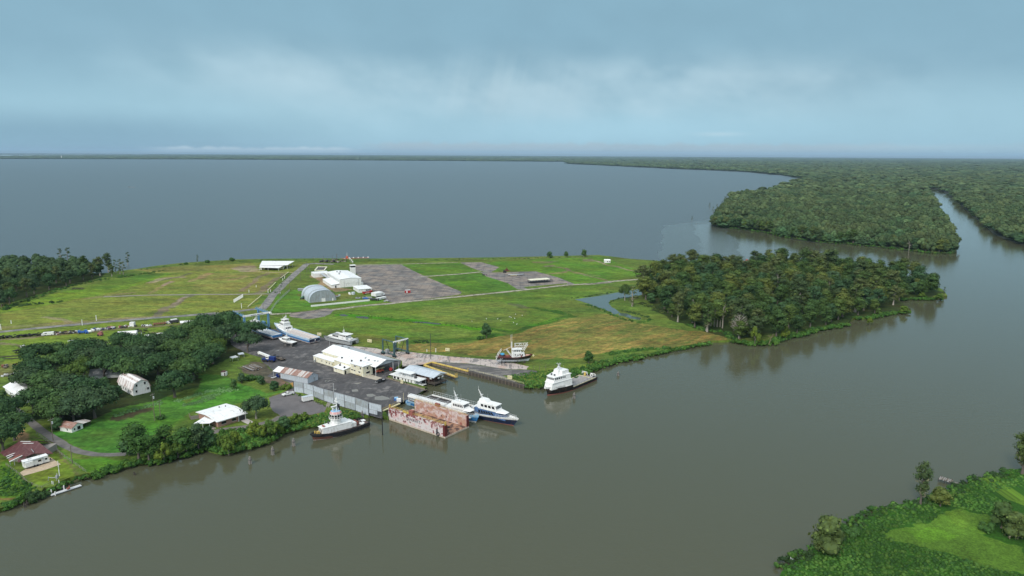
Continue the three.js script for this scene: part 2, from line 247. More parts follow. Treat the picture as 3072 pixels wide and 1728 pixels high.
  // lawns round the hangars, the runway grass and the long lawn
  fill('#4f7a2a', [-180.0,-513.9, -201.4,-585.9, -186.0,-612.4, -161.7,-549.9, -160.4,-540.6, -113.5,-567.4, -98.3,-557.9, -134.5,-541.3, -166.9,-519.9]); fill('#6b6d40', [-186.1,-593.5, -171.1,-583.1, -163.7,-559.5, -174.7,-562.5], 0.5); fill('#65713a', [-147.3,-594.5, -137.5,-598.5, -128.4,-567.0, -143.2,-563.3], 0.8);
  fill('#56712e', [-199.6,-627.9, -203.0,-662.2, -191.9,-664.8, -181.8,-645.2, -182.4,-628.4], 0.9); fill('#8c8064', [-200.5,-680.9, -193.7,-685.9, -180.7,-667.5, -159.1,-625.0, -140.0,-609.8, -152.9,-599.9, -169.4,-624.7, -182.9,-649.5, -195.4,-671.6], 0.95);
  fill('#4c7229', [-119.2,-751.8, -59.7,-768.5, -33.3,-710.9, -81.3,-679.8, -92.1,-694.0]); fill('#557c27', [-101.0,-735.4, -56.9,-731.4, -50.2,-710.4, -83.6,-699.2], 0.6); fill('#4a7029', [-78.4,-675.2, -30.5,-703.4, 3.5,-617.6, -3.8,-607.7, -35.9,-597.5, -44.3,-604.8]); fill('#567f25', [-61.8,-653.0, -35.8,-662.7, -20.1,-617.0, -41.7,-608.6], 0.6);
  fill('#527a29', [-32.5,-772.5, 23.1,-793.0, 102.0,-822.1, 114.6,-789.9, 134.6,-706.0, 96.1,-657.7, 58.2,-643.6, 24.4,-715.4, -16.5,-716.7]); fill('#5f8527', [-4.9,-767.4, 40.2,-757.1, 29.0,-702.7, 4.0,-717.3], 0.5); fill('#6d6e52', [19.1,-780.3, 51.1,-787.7, 43.5,-769.0, 22.5,-771.3], 0.7); fill('#6f6c5a', [30.8,-748.2, 43.8,-757.3, 50.2,-746.0, 35.8,-739.9], 0.8); fill('#75715e', [78.6,-801.4, 95.2,-805.2, 91.7,-782.9, 78.6,-782.4], 0.7); line('#75725a', 4, [49.9,-740.4, 66.8,-703.9, 89.1,-661.9], 0.8); line('#77735c', 5, [37.2,-698.0, 60.5,-719.1, 56.5,-735.1], 0.7); line('#7d7a66', 4, [93.1,-795.5, 101.9,-765.1, 115.8,-737.0, 135.4,-701.0], 0.9); line('#6c6f50', 6, [60.9,-703.7, 86.1,-689.7], 0.5);
  fill('#57762c', [-177.1,-503.4, -164.0,-505.4, -150.2,-495.8, -134.1,-521.6, -95.1,-552.7, -89.6,-551.7, -24.6,-583.4, 94.8,-648.9, 62.6,-578.7, 51.9,-578.4, 10.0,-563.9, 35.6,-539.3, 39.8,-508.1, -2.8,-465.1, -24.2,-445.0, -67.0,-442.0, -101.8,-447.4, -144.2,-481.8, -156.1,-480.0, -172.7,-490.5]);
  fill('#67793a', [-68.6,-542.9, -10.3,-563.4, 15.6,-521.3, -3.0,-488.9, -38.3,-488.2, -70.5,-508.2], 0.6); fill('#67803a', [-70.8,-468.2, -25.4,-466.9, -27.3,-451.3, -62.2,-446.3], 0.5); fill('#4e6b2c', [-166.0,-481.3, -141.7,-472.8, -115.4,-467.5, -121.0,-470.4, -142.9,-477.0], 0.6);
  fill('#5a5f45', [-4.1,-555.4, 6.6,-554.1, 16.1,-538.8, 9.6,-535.7, -0.1,-546.1], 0.75); fill('#6b6a45', [8.2,-526.9, 13.3,-527.0, 13.1,-521.3, 8.1,-521.1], 0.6);
  for (let i = 0; i < 9; i++) line('#3d6423', 0.8, [8.9,-489.2, 22.6,-507.7, 15.6,-521.3].map((q, k) => q + (k % 2 ? i * 1.6 : i * 2.2) - 8), 0.5);
  // marshy ditches
  line('#3f7a14', 7, [-129.6,-511.2, -117.4,-508.1, -100.9,-501.8, -85.9,-497.2, -74.7,-495.0, -49.6,-483.0, -25.8,-473.9, -11.3,-468.3, 5.7,-466.4], 0.95); line('#355c1e', 6, [-11.3,-468.3, 2.8,-462.9, 20.6,-487.0, 35.9,-505.3, 45.0,-512.3, 31.9,-530.3, 16.2,-540.4], 0.9); line('#4d8414', 5, [-46.6,-481.8, -22.3,-472.8], 0.9); line('#4d8420', 6, [14.6,-481.9, 30.1,-499.9], 0.7); line('#426b22', 9, [-63.3,-435.0, -45.2,-438.4, -24.2,-445.0, -8.2,-453.8], 0.9);
  // hay field: mown swathes of tan and green
  const hay = [-65.2,-430.0, -23.8,-436.8, -2.7,-454.0, 39.2,-500.1, 45.9,-508.2, 77.1,-522.8, 59.9,-552.3, 75.0,-517.1, 95.1,-491.1, 119.1,-467.6, 147.7,-459.2, 139.1,-440.0, 97.3,-419.7, 61.2,-417.2, 41.3,-402.9, 19.0,-399.0, -0.4,-398.7, -37.6,-412.0, -76.6,-416.8];
  fill('#6c733a', hay); c.save(); path(hay); c.closePath(); c.clip();
  const ax = [-2.5,-417.8], bx = [62.2,-490.4], ux = (bx[0] - ax[0]) / hypot(bx[0] - ax[0], bx[1] - ax[1]), uz = (bx[1] - ax[1]) / hypot(bx[0] - ax[0], bx[1] - ax[1]);
  for (let i = 0; i < 900; i++) { const x = lerp(-80, 190, r()), z = lerp(-480, -360, r()), L = 8 + 40 * r(), col = ['#8f7d46', '#84753f', '#9a864c', '#5f7034', '#536a2e', '#7a7440'][floor(r() * 6)]; line(col, 0.8 + 1.6 * r(), [x, z, x + ux * L + (r() - 0.5) * 4, z + uz * L + (r() - 0.5) * 6], 0.45); }
  fill('#55682f', [40.4,-516.3, 77.9,-528.5, 66.7,-500.7, 63.4,-500.7], 0.4); c.restore();
  // shore strips
  line('#4d6a2b', 9, [-333.8,-744.6, -271.3,-769.1, -209.1,-775.5, -110.8,-782.0, -61.1,-786.9, 23.4,-800.7, 91.8,-818.4], 0.8); line('#6d6d48', 3, [-61.6,-792.6, 23.5,-805.9, 92.0,-820.4], 0.7);
  // lawns of the houses
  fill('#44752c', [-169.3,-367.3, -158.2,-367.5, -128.8,-342.0, -120.8,-337.0, -115.4,-339.6, -111.6,-344.8, -118.4,-329.8, -131.0,-320.3, -144.9,-311.2, -146.5,-304.9, -155.0,-264.9, -172.5,-266.2, -190.8,-279.5, -196.3,-284.8, -187.2,-284.9, -187.5,-310.6, -179.1,-336.1, -156.2,-322.1, -158.7,-341.4]);
  fill('#4c7f24', [-166.9,-300.5, -144.6,-300.8, -146.6,-289.1, -159.5,-286.2], 0.5); fill('#47822a', [-146.6,-344.2, -127.0,-336.9, -133.9,-322.5, -146.8,-315.6], 0.4); fill('#4a7c26', [-191.0,-274.3, -172.4,-260.7, -152.5,-260.2, -145.7,-253.5, -158.6,-248.3, -170.1,-256.9], 1);
  fill('#5f7f2b', [-200.9,-277.5, -197.4,-277.5, -180.6,-263.3, -158.6,-245.8, -165.8,-239.9, -168.9,-234.4, -180.8,-244.1, -173.2,-253.5, -181.5,-260.9]); fill('#4c7a22', [-199.4,-257.2, -198.3,-259.2, -180.8,-243.1, -170.8,-235.0, -170.2,-228.6, -177.8,-227.0]); fill('#77673f', [-177.3,-226.4, -170.8,-227.4, -170.4,-226.8, -176.3,-224.9], 0.9);
  fill('#8a775a', [-211.7,-285.5, -211.0,-290.1, -203.0,-284.7, -200.7,-277.6, -206.4,-275.8], 0.9); fill('#5b5648', [-203.0,-284.1, -200.3,-283.3, -187.4,-271.3, -175.9,-261.0, -159.1,-246.5, -160.6,-246.5, -177.5,-261.0, -191.0,-272.9], 0.55); fill('#6e6a5c', [-197.8,-257.3, -187.9,-248.2, -181.3,-243.1, -174.5,-237.2, -175.2,-236.9, -184.3,-244.8, -194.1,-253.2], 0.7);
  fill('#6f6957', [-121.0,-291.4, -114.8,-297.3, -113.8,-293.4, -126.0,-288.5, -129.4,-283.9, -132.9,-283.8, -130.8,-291.3], 0.7); fill('#7d7038', [-90.3,-313.1, -87.6,-317.5, -85.8,-312.1, -88.4,-308.9], 0.9); fill('#59672f', [-92.6,-303.6, -85.6,-310.0, -83.3,-299.7, -90.4,-299.6], 0.7); fill('#3f3a30', [-181.0,-304.4, -171.1,-316.3, -167.6,-313.0, -177.4,-299.3], 0.8);
  // earth at the timber stack and yard margins
  fill('#5d584f', [-153.3,-382.7, -150.4,-390.9, -139.5,-387.0, -132.6,-376.9, -125.6,-368.0, -122.8,-359.4, -115.2,-354.0, -113.1,-346.0, -128.1,-353.8, -140.3,-363.4, -149.8,-373.5], 0.95); fill('#6b5f4c', [-123.9,-360.8, -118.4,-357.4, -113.9,-350.0, -120.6,-353.9], 0.6); fill('#6d6450', [-107.5,-454.8, -93.7,-447.5, -81.6,-440.5, -86.5,-438.3, -100.4,-447.4], 0.6); fill('#5c6a2c', [-128.1,-454.4, -113.8,-463.6, -86.2,-450.9, -64.9,-435.7, -63.3,-424.9, -88.2,-433.2], 0.6);
  fill('#5e7a30', [12.1,-375.9, 27.1,-388.0, 42.0,-390.0, 47.5,-380.8, 35.0,-366.1, 15.8,-349.1, 11.4,-351.4], 0.9);
  // forest floors
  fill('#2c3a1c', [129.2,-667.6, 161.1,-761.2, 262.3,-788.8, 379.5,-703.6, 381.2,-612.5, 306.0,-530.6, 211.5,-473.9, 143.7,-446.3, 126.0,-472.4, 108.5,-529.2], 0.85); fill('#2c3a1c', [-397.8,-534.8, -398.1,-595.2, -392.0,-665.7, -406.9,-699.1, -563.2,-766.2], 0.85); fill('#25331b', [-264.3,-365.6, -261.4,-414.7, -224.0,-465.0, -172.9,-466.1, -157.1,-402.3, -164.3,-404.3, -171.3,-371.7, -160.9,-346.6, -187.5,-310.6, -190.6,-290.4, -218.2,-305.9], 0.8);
  const src = c.getImageData(0, 0, W, H).data, d = new Uint8Array(W * H * 4);
  for (let y = 0; y < H; y++) for (let x = 0; x < W; x++) {
    const wx = (fbm(x * 0.045, y * 0.045, 2) - 0.5) * 13 + (noise(x * 0.4, y * 0.4) - 0.5) * 3, wy = (fbm(x * 0.045 + 50, y * 0.045 + 9, 2) - 0.5) * 13 + (noise(x * 0.4 + 9, y * 0.4) - 0.5) * 3;
    const q = (clamp(round(y + wy), 0, H - 1) * W + clamp(round(x + wx), 0, W - 1)) * 4, o = (y * W + x) * 4;
    const f = fbm(x * 0.02 + 5, y * 0.05, 3), g = noise(x * 0.9, y * 0.9), h = fbm(x * 0.16 + 20, y * 0.3 + 4, 2), k = 0.46 + 0.36 * f + 0.34 * g + 0.42 * h, dry = (fbm(x * 0.03 + 70, y * 0.06 + 7, 3) - 0.5) * 40;
    d[o] = clamp(src[q] * k * 0.98 + dry * 0.6, 0, 255); d[o + 1] = clamp(src[q + 1] * k * 0.91, 0, 255); d[o + 2] = clamp(src[q + 2] * k * 0.9 + dry * 0.1, 0, 255); d[o + 3] = 255;
  }
  const t = new THREE.DataTexture(d, W, H); t.colorSpace = THREE.SRGBColorSpace; t.magFilter = THREE.LinearFilter; t.repeat.set(1 / GW, 1 / GD); t.offset.set(-GX / GW, -GZ / GD); t.needsUpdate = true; return t;
}
const landOutline = ragged(mainOutline, 5, 1.2, 3);
structure('ground', flat(landOutline, LAND, 4), new THREE.MeshPhysicalMaterial({ map: groundTexture(), roughness: 0.95, specularIntensity: 0.25 }), 'grass and bare earth of the shipyard land between river and lake');

// ---------- paved areas, roads, ponds ----------
const asphaltTex = tex(512, 512, 60, (u, v) => { const a = fbm(u * 12, v * 12, 5, 16), b = fbm(u * 60, v * 60, 3, 64), p = sm(0.62, 0.7, fbm(u * 16 + 4, v * 20 + 8, 4, 32)), w = sm(0.5, 0.75, fbm(u * 40, v * 8 + 3, 4, 64)); return mul3(mix3(mix3([0.066, 0.062, 0.063], [0.15, 0.14, 0.133], p * 0.8), [0.1, 0.094, 0.093], w * 0.7), 0.4 + 0.7 * a + 0.5 * b); });
const concreteTex = tex(1024, 1024, 90, (u, v) => { const a = fbm(u * 24, v * 24, 5, 32), b = fbm(u * 90, v * 24, 4, 128), s = sm(0.5, 0.64, lerp(a, b, 0.5)), p = sm(0.5, 0.65, fbm(u * 16 + 9, v * 16 + 2, 4, 16)), e = min((u * 15) % 1, (v * 15) % 1); const c = mix3(mix3([0.46, 0.4, 0.36], [0.45, 0.34, 0.29], p), [0.15, 0.14, 0.14], s * 0.8); return mul3(c, (e < 0.025 ? 0.5 : 1) * (0.8 + 0.35 * fbm(u * 120, v * 120, 2, 128))); });
const apronTex = tex(1024, 1024, 120, (u, v) => { const a = fbm(u * 20, v * 20, 5, 32), b = fbm(u * 26 + 2, v * 130, 4, 128), s = sm(0.4, 0.62, lerp(a, b, 0.55)), p = sm(0.5, 0.62, fbm(u * 12 + 9, v * 12 + 2, 4, 16)), e = min((u * 16) % 1, (v * 16) % 1); const c = mix3(mix3([0.27, 0.22, 0.18], [0.22, 0.2, 0.18], p), [0.085, 0.08, 0.08], s * 0.9); return mul3(c, (e < 0.03 ? 0.5 : 1) * (0.8 + 0.35 * fbm(u * 120, v * 120, 2, 128))); });
const roadTex = tex(256, 256, 25, (u, v) => { const a = fbm(u * 8, v * 8, 4, 8), b = fbm(u * 40, v * 40, 3, 64); return mul3(mix3([0.15, 0.145, 0.14], [0.24, 0.225, 0.205], sm(0.4, 0.65, a)), 0.7 + 0.5 * b); });
const pathTex = tex(256, 256, 25, (u, v) => { const a = fbm(u * 10, v * 10, 4, 16), b = fbm(u * 40, v * 40, 3, 64); return mul3(mix3([0.36, 0.32, 0.26], [0.19, 0.18, 0.13], sm(0.45, 0.65, a)), 0.75 + 0.4 * b); });
const paved = (m) => new THREE.MeshStandardMaterial({ map: m, roughness: 0.9 });
const asphalt = paved(asphaltTex), concrete = paved(concreteTex), apron = paved(apronTex), roadMat = paved(roadTex), pathMat = paved(pathTex);
const sheet = (name, a, y, m, seed, label, amp = 0.7) => structure(name, flat(ragged(pts2(a), 3, amp, seed, true, 0.16), y), m, label);
sheet('shipyard_pavement', [-58.8,-302.9, -60.4,-313.6, -51.3,-328.1, -43.6,-343.9, -67.0,-363.4, -63.3,-389.5, -63.8,-394.4, -93.9,-416.8, -98.0,-424.2, -106.3,-431.9, -126.6,-449.0, -130.2,-453.6, -144.8,-461.1, -165.5,-468.6, -177.4,-474.3, -184.7,-467.1, -183.1,-445.0, -176.0,-426.9, -160.4,-409.4, -147.3,-399.1, -144.5,-391.8, -136.2,-380.7, -131.3,-373.1, -131.5,-363.5, -122.4,-359.4, -114.8,-351.3, -110.7,-343.5, -103.5,-336.1, -90.8,-325.5, -78.7,-316.6, -65.4,-307.1], LAND + 0.02, asphalt, 4, 'dark patched asphalt of the shipyard', 0.9);
sheet('gravel_lot', [-119.1,-329.7, -115.2,-337.1, -111.7,-345.4, -109.7,-340.9, -108.4,-337.2, -102.9,-332.4, -95.6,-325.4, -87.7,-318.1, -87.0,-311.0, -91.9,-307.8, -99.3,-307.1, -103.1,-304.5, -106.1,-302.4, -106.4,-306.5, -111.5,-312.8, -115.5,-320.5], LAND + 0.02, paved(tex(256, 256, 30, (u, v) => mul3([0.125, 0.115, 0.115], 0.7 + 0.4 * fbm(u * 10, v * 10, 4, 16) + 0.2 * fbm(u * 60, v * 60, 2, 64)))), 6, 'grey gravel lot where the white pickup is parked', 0.8);
structure('driveway', ribbon(pts2([-104.9,-305.0, -106.6,-300.4, -113.6,-293.9, -120.5,-290.9, -125.8,-289.0, -129.1,-284.8, -130.8,-282.1]), 4.2, LAND + 0.03, 5), paved(tex(128, 128, 20, (u, v) => mul3([0.15, 0.135, 0.12], 0.65 + 0.6 * fbm(u * 10, v * 10, 4, 16)))), 'grey gravel drive past the white roofed brick house');
sheet('concrete_apron', [-100.9,-425.6, -94.1,-423.8, -83.1,-420.2, -76.1,-414.0, -63.3,-413.0, -39.9,-404.5, -7.7,-396.5, -0.4,-391.7, 9.9,-384.1, 8.4,-378.3, -2.7,-379.2, -24.2,-389.1, -45.5,-392.5, -49.6,-387.5, -61.7,-382.8, -63.7,-394.0, -72.3,-401.9, -83.3,-407.9, -93.7,-415.8], LAND + 0.04, concrete, 8, 'pale pinkish stained concrete slabs of the boat yard');
sheet('quay_pavement', [-44.8,-390.9, -41.6,-391.9, -24.1,-388.5, -2.7,-378.6, 8.4,-377.7, 15.7,-374.9, 8.7,-369.6, 0.5,-365.8, -4.9,-367.9, 6.6,-350.6, -23.6,-375.5], LAND + 0.02, paved(tex(256, 256, 40, (u, v) => mul3(mix3([0.1, 0.094, 0.09], [0.2, 0.185, 0.17], sm(0.5, 0.7, fbm(u * 10, v * 26, 4, 32))), 0.7 + 0.5 * fbm(u * 60, v * 60, 2, 64)))), 9, 'worn grey quay beside the travel lift slip');
sheet('turning_pad', [-164.5,-507.0, -166.3,-516.4, -156.1,-522.9, -143.0,-533.2, -136.1,-527.9, -136.3,-521.6, -135.7,-513.7, -137.9,-506.0, -143.6,-499.2, -150.8,-497.7, -157.3,-500.9, -162.0,-503.7], LAND + 0.03, apron, 10, 'tear shaped pad of old stained concrete on the lawn', 0.4);
structure('path', ribbon(pts2([-180.2,-512.1, -172.8,-513.7, -165.9,-516.5]), 4, LAND + 0.02, 11), pathMat, 'narrow concrete path from the blue travel lift to the turning pad');
structure('perimeter_road', ribbon(pts2([-137.8,-528.4, -127.5,-535.5, -117.1,-543.3, -95.2,-553.1, -90.5,-557.4, -71.6,-566.8, -25.0,-592.3, 10.8,-612.7, 49.3,-637.1, 95.3,-652.4, 69.0,-641.0, 94.3,-657.6, 130.2,-673.1, 146.5,-682.0]), 4.5, LAND + 0.05, 12), pathMat, 'long pale concrete track across the grass below the old apron');
sheet('airfield_apron', [-170.5,-747.2, -120.0,-753.5, -121.7,-756.3, -92.1,-694.0, -61.8,-636.0, -43.8,-601.8, -44.1,-591.8, -59.2,-579.0, -90.7,-558.7, -95.8,-555.7, -101.7,-560.6, -111.9,-581.5, -121.5,-604.0, -135.2,-630.7, -138.4,-643.7, -154.3,-690.4, -171.1,-730.3, -173.2,-744.1], LAND + 0.03, apron, 13, 'large stained concrete apron beside the white hangar', 0.6);
sheet('concrete_pad', [-33.2,-708.4, -16.3,-705.3, 24.4,-713.8, 44.3,-678.9, 58.2,-643.6, 52.3,-635.9, 50.8,-646.8, 10.3,-626.9, 16.3,-613.3, 4.6,-616.9, -4.1,-646.1, -25.5,-681.5, -30.3,-700.9], LAND + 0.03, apron, 14, 'old concrete pad under the long trailer and open steel frame', 0.5);
sheet('concrete_strip', [-58.0,-770.4, -34.4,-773.6, -13.5,-738.3, -21.3,-706.2, -29.9,-710.0, -39.2,-726.6], LAND + 0.025, apron, 15, 'broken concrete strip at the lake end of the old apron', 1);
structure('cross_path', ribbon(pts2([-89.4,-679.6, -80.8,-681.7, -54.1,-694.2, -31.5,-708.4]), 4, LAND + 0.045, 16), pathMat, 'pale concrete path between two grass squares');
structure('lakeside_path', ribbon(pts2([-171.2,-750.0, -120.4,-756.4, -113.1,-759.0, -59.9,-770.3]), 2.5, LAND + 0.05, 17), pathMat, 'thin pale path along the lake edge of the apron');
structure('road', ribbon(pts2([-640, -402, -341.2,-455.7, -317.3,-469.9, -291.2,-483.8, -260.5,-498.6, -242.5,-505.1, -223.4,-514.3, -217.6,-513.6, -209.4,-521.1, -194.8,-531.4]), 6, LAND + 0.03, 18), roadMat, 'grey two lane road running from the left edge to the junction');
structure('airfield_road', ribbon(pts2([-192.5,-528.5, -194.3,-542.9, -202.2,-584.0, -210.6,-648.7, -216.5,-699.1, -222.3,-754.1, -213.5,-757.9, -200.0,-754.9, -192.6,-753.9]), 7, LAND + 0.05, 19), roadMat, 'grey road with utility poles leading up to the lake shore');
sheet('junction_pavement', [-230.9,-508.6, -218.5,-515.8, -210.7,-513.2, -208.8,-502.4, -225.8,-496.7, -227.2,-498.0, -228.8,-508.7], LAND + 0.06, asphalt, 20, 'dark worn asphalt by the road junction');
structure('field_track', ribbon(pts2([-339.4,-573.4, -305.5,-581.3, -253.3,-585.9, -236.6,-586.0, -205.4,-589.3]), 4, LAND + 0.02, 21), paved(tex(128, 128, 20, (u, v) => mul3([0.22, 0.2, 0.165], 0.6 + 0.7 * fbm(u * 10, v * 10, 4, 16)))), 'dirt track crossing the left field');
structure('bayou_road', ribbon(pts2([-257.3,-334.8, -245.7,-325.4, -231.6,-312.1, -217.5,-299.8, -203.1,-287.4, -192.4,-278.6, -183.3,-271.8, -173.9,-265.8, -165.6,-263.0, -158.9,-262.8, -153.4,-263.7]), 3.6, LAND + 0.03, 22), paved(tex(128, 128, 20, (u, v) => mul3([0.14, 0.13, 0.12], 0.55 + 0.8 * fbm(u * 10, v * 10, 4, 16)))), 'narrow cracked road curving past the leaning shed to the river');
sheet('patio', [-184.3,-246.5, -184.1,-249.0, -182.7,-260.9, -173.4,-253.8, -176.3,-249.1, -181.1,-243.8], LAND + 0.05, paved(tex(128, 128, 12, (u, v) => mul3([0.46, 0.36, 0.25], 0.75 + 0.4 * fbm(u * 16, v * 16, 4, 16)))), 23, 'tan concrete patio under the travel trailer', 0.15);
sheet('house_apron', [-122.3,-300.3, -120.3,-302.6, -115.1,-298.4, -116.8,-295.5], LAND + 0.06, paved(tex(64, 64, 8, (u, v) => mul3([0.5, 0.46, 0.42], 0.8 + 0.3 * fbm(u * 8, v * 8, 3, 8)))), 24, 'pale concrete slab at the garage end of the brick house', 0.1);
sheet('carport_slab', [-133.8,-293.7, -132.4,-294.2, -128.8,-290.7, -129.7,-289.5, -129.0,-282.7, -129.9,-283.1], LAND + 0.055, concrete, 25, 'grey slab in front of the carport of the brick house', 0.2);
sheet('loading_pad', [-80.7,-364.0, -77.4,-368.4, -69.2,-362.0, -71.8,-358.1], LAND + 0.06, paved(tex(64, 64, 9, (u, v) => mul3([0.45, 0.4, 0.32], 0.75 + 0.35 * fbm(u * 8, v * 8, 3, 8)))), 26, 'pale concrete pad at the corner of the cream office building', 0.2);
for (const [a, l] of [[[-98.7,-355.9, -96.5,-358.4, -95.8,-356.7, -97.5,-354.6], 'left of the black pickup'], [[-82.9,-353.2, -78.5,-354.7, -80.3,-351.2], 'in front of the cream office'], [[-81.4,-342.7, -78.7,-343.8, -77.3,-340.2, -80.3,-339.5], 'in the middle of the yard'], [[-72.5,-335.9, -69.7,-336.8, -67.4,-334.2, -69.2,-332.0, -71.6,-332.9], 'by the grey wall'], [[-67.6,-332.3, -64.2,-334.0, -60.5,-331.2, -59.7,-328.9, -63.4,-327.3, -67.0,-328.2], 'largest, near the rusty dock'], [[-91.8,-343.8, -89.4,-344.1, -89.3,-341.9], 'close behind the wall'], [[-98.8,-357.4, -96.6,-358.2, -96.2,-355.1, -97.6,-354.6], 'beside the grey shed'], [[-144.2,-414.7, -142.0,-415.7, -141.7,-413.9], 'beside the small boat on stands']]) sheet('puddle', a, LAND + 0.026, mat(0.2, 0.185, 0.16, 0.35), 30, 'pale muddy dried puddle ' + l, 0.35).userData.group = 'puddles on the shipyard asphalt';
// still water lying in the fields
const pondMat = new THREE.MeshPhysicalMaterial({ color: new THREE.Color().setRGB(0.07, 0.1, 0.085), roughness: 0.08, ior: 1.33 });
sheet('pond_water', [52.1,-573.0, 66.2,-582.3, 87.6,-597.1, 70.7,-588.8, 88.7,-600.9, 114.3,-619.9, 123.1,-624.9, 118.3,-601.7, 102.3,-583.2, 90.9,-577.4, 81.2,-569.7, 78.3,-555.9, 78.6,-543.4, 81.4,-531.5, 82.1,-522.9, 76.6,-515.7, 75.5,-525.6, 70.0,-537.1, 60.3,-556.1, 68.9,-546.2, 60.3,-558.6], LAND + 0.02, pondMat, 41, 'still grey green pond between the lawn and the wooded point', 0.6);
sheet('creek_water', [81.7,-522.9, 86.9,-521.6, 90.3,-511.9, 95.5,-506.7, 93.1,-500.0, 87.7,-503.8, 83.5,-511.8, 80.1,-515.8], LAND + 0.03, pondMat, 42, 'narrow creek running from the pond through weeds', 0.5);
for (const [a, l] of [[[-128.7,-512.1, -125.6,-513.6, -120.8,-509.7, -122.9,-507.1, -126.3,-507.1], 'left dark pool in the marshy ditch below the track'], [[-115.5,-506.5, -109.6,-507.5, -104.2,-503.4, -104.9,-499.2, -110.1,-500.8, -113.5,-502.3], 'right dark pool in the marshy ditch below the track'], [[-71.5,-491.2, -62.2,-490.7, -49.9,-485.4, -50.7,-482.5, -61.7,-486.4, -70.2,-488.5], 'long thin pool in the ditch beside the lone tree']]) sheet('pool_water', a, LAND + 0.03, new THREE.MeshPhysicalMaterial({ color: new THREE.Color().setRGB(0.05, 0.05, 0.052), roughness: 0.4, ior: 1.33 }), 43, l, 0.5);

// ---------- near bank, bottom right ----------
const nearOutline = pts2([78.7,-185.3, 81.3,-188.2, 89.0,-193.5, 93.5,-197.9, 99.2,-199.6, 106.8,-206.6, 112.1,-211.0, 114.9,-214.1, 120.8,-218.7, 129.1,-223.5, 137.9,-227.1, 143.9,-227.9, 151.2,-230.9, 159.2,-236.9, 168.0,-241.7, 179.7,-248.3, 190.3,-252.7, 199.6,-256.2, 211.0,-260.0, 251.0,-269.8, 420, -95, 30, -95]);
{
  const x0 = 30, z0 = -230, w = 200, h = 150, cvs = document.createElement('canvas'); cvs.width = 1024; cvs.height = 768; const c = cvs.getContext('2d'), s = 1024 / w;
  c.fillStyle = '#335a1d'; c.fillRect(0, 0, 1024, 768);
  const fill = (col, a) => { c.beginPath(); for (let i = 0; i < a.length; i += 2) c[i ? 'lineTo' : 'moveTo']((a[i] - x0) * s, (a[i + 1] - z0) * s); c.closePath(); c.fillStyle = col; c.fill(); };
  fill('#587a2a', [117.5,-204.2, 123.3,-210.3, 131.5,-212.9, 136.5,-212.9, 146.8,-220.3, 153.0,-223.8, 156.9,-221.7, 162.3,-219.1, 160.5,-214.5, 152.7,-210.6, 151.4,-205.7, 156.1,-201.1, 158.8,-199.4, 147.9,-184.0, 144.5,-186.5, 138.4,-190.5, 130.3,-196.9, 123.2,-200.7]); fill('#5f7f2c', [147.9,-221.0, 153.9,-222.4, 154.7,-215.7, 146.5,-210.5, 143.9,-214.3]); fill('#5c8428', [126.9,-210.3, 138.3,-210.4, 141.4,-205.0, 127.3,-202.5]); fill('#62842c', [174.4,-235.7, 180.6,-238.8, 187.6,-239.7, 189.3,-235.8, 177.4,-225.4, 175.0,-229.7]);
  const src = c.getImageData(0, 0, 1024, 768).data, d = new Uint8Array(1024 * 768 * 4);
  for (let y = 0; y < 768; y++) for (let x = 0; x < 1024; x++) { const q = (clamp(round(y + (fbm(x * 0.04, y * 0.04, 3) - 0.5) * 26), 0, 767) * 1024 + clamp(round(x + (fbm(x * 0.04 + 9, y * 0.04, 3) - 0.5) * 26), 0, 1023)) * 4, o = (y * 1024 + x) * 4, k = 0.42 + 0.34 * fbm(x * 0.015, y * 0.02, 4) + 0.3 * noise(x * 0.6, y * 0.6) + 0.24 * fbm(x * 0.09, y * 0.12, 3); for (let i = 0; i < 3; i++) d[o + i] = clamp(src[q + i] * k, 0, 255); d[o + 3] = 255; }
  const t = new THREE.DataTexture(d, 1024, 768); t.colorSpace = THREE.SRGBColorSpace; t.magFilter = THREE.LinearFilter; t.repeat.set(1 / w, 1 / h); t.offset.set(-x0 / w, -z0 / h); t.needsUpdate = true;
  structure('near_bank', flat(ragged(nearOutline, 3, 0.8, 31), 1.2, 4), new THREE.MeshPhysicalMaterial({ map: t, roughness: 0.95, specularIntensity: 0.25 }), 'bright mown grass of the near river bank at bottom right');
}

// ---------- far wooded land ----------
const farOutline = pts2([334.8,-1178.0, 364.7,-1158.1, 385.1,-1126.2, 399.4,-1094.0, 409.1,-1012.4, 426.5,-975.7, 460.8,-960.8, 480.2,-933.3, 507.4,-901.1, 532.4,-867.5, 554.1,-877.9, 626.3,-991.8, 675.9,-1081.7, 771.5,-1254.7, 867.3,-1431.9, 1148.0,-1945.1, 1506.1,-2597.1, 1535.4,-2547.0, 1250.7,-2006.6, 1047.6,-1636.4, 866.8,-1306.4, 762.5,-1116.7, 723.8,-1029.3, 700.5,-959.0, 666.5,-837.9, 2600, -300, 30000, -9000, 26000, -38000, -30000, -38000, -9000, -13000, -9854,-11163, -7821,-10920, -5203,-11867, -1869,-11619, 832,-11152, 674,-8896, 1390,-6029, 1577,-5494, 1672,-5145, 1612,-4221, 1479,-3602, 869.1,-2387.6, 730.7,-2187.7, 606.0,-1974.9, 450.2,-1522.2, 351.6,-1244.1]);
const lagoon = pts2([-9933,-13458, -11986,-16748, -12967,-19982, -13609,-26974, -15509,-30741, -16335,-22834, -14391,-19218]), lagoon2 = pts2([3266,-16801, 4260,-16862, 4709,-18847, 3746,-18737]);
structure('far_shore', flat(farOutline, 0.8, 2), mat(0.018, 0.026, 0.014, 1), 'dark wooded swamp land reaching to the horizon');
for (const [p, l] of [[lagoon, 'thin pale strip of water beyond the far left shore'], [lagoon2, 'small strip of water in the far woods']]) structure('lagoon_water', flat(p, 2.5), mat(0.3, 0.33, 0.34, 0.2), l);

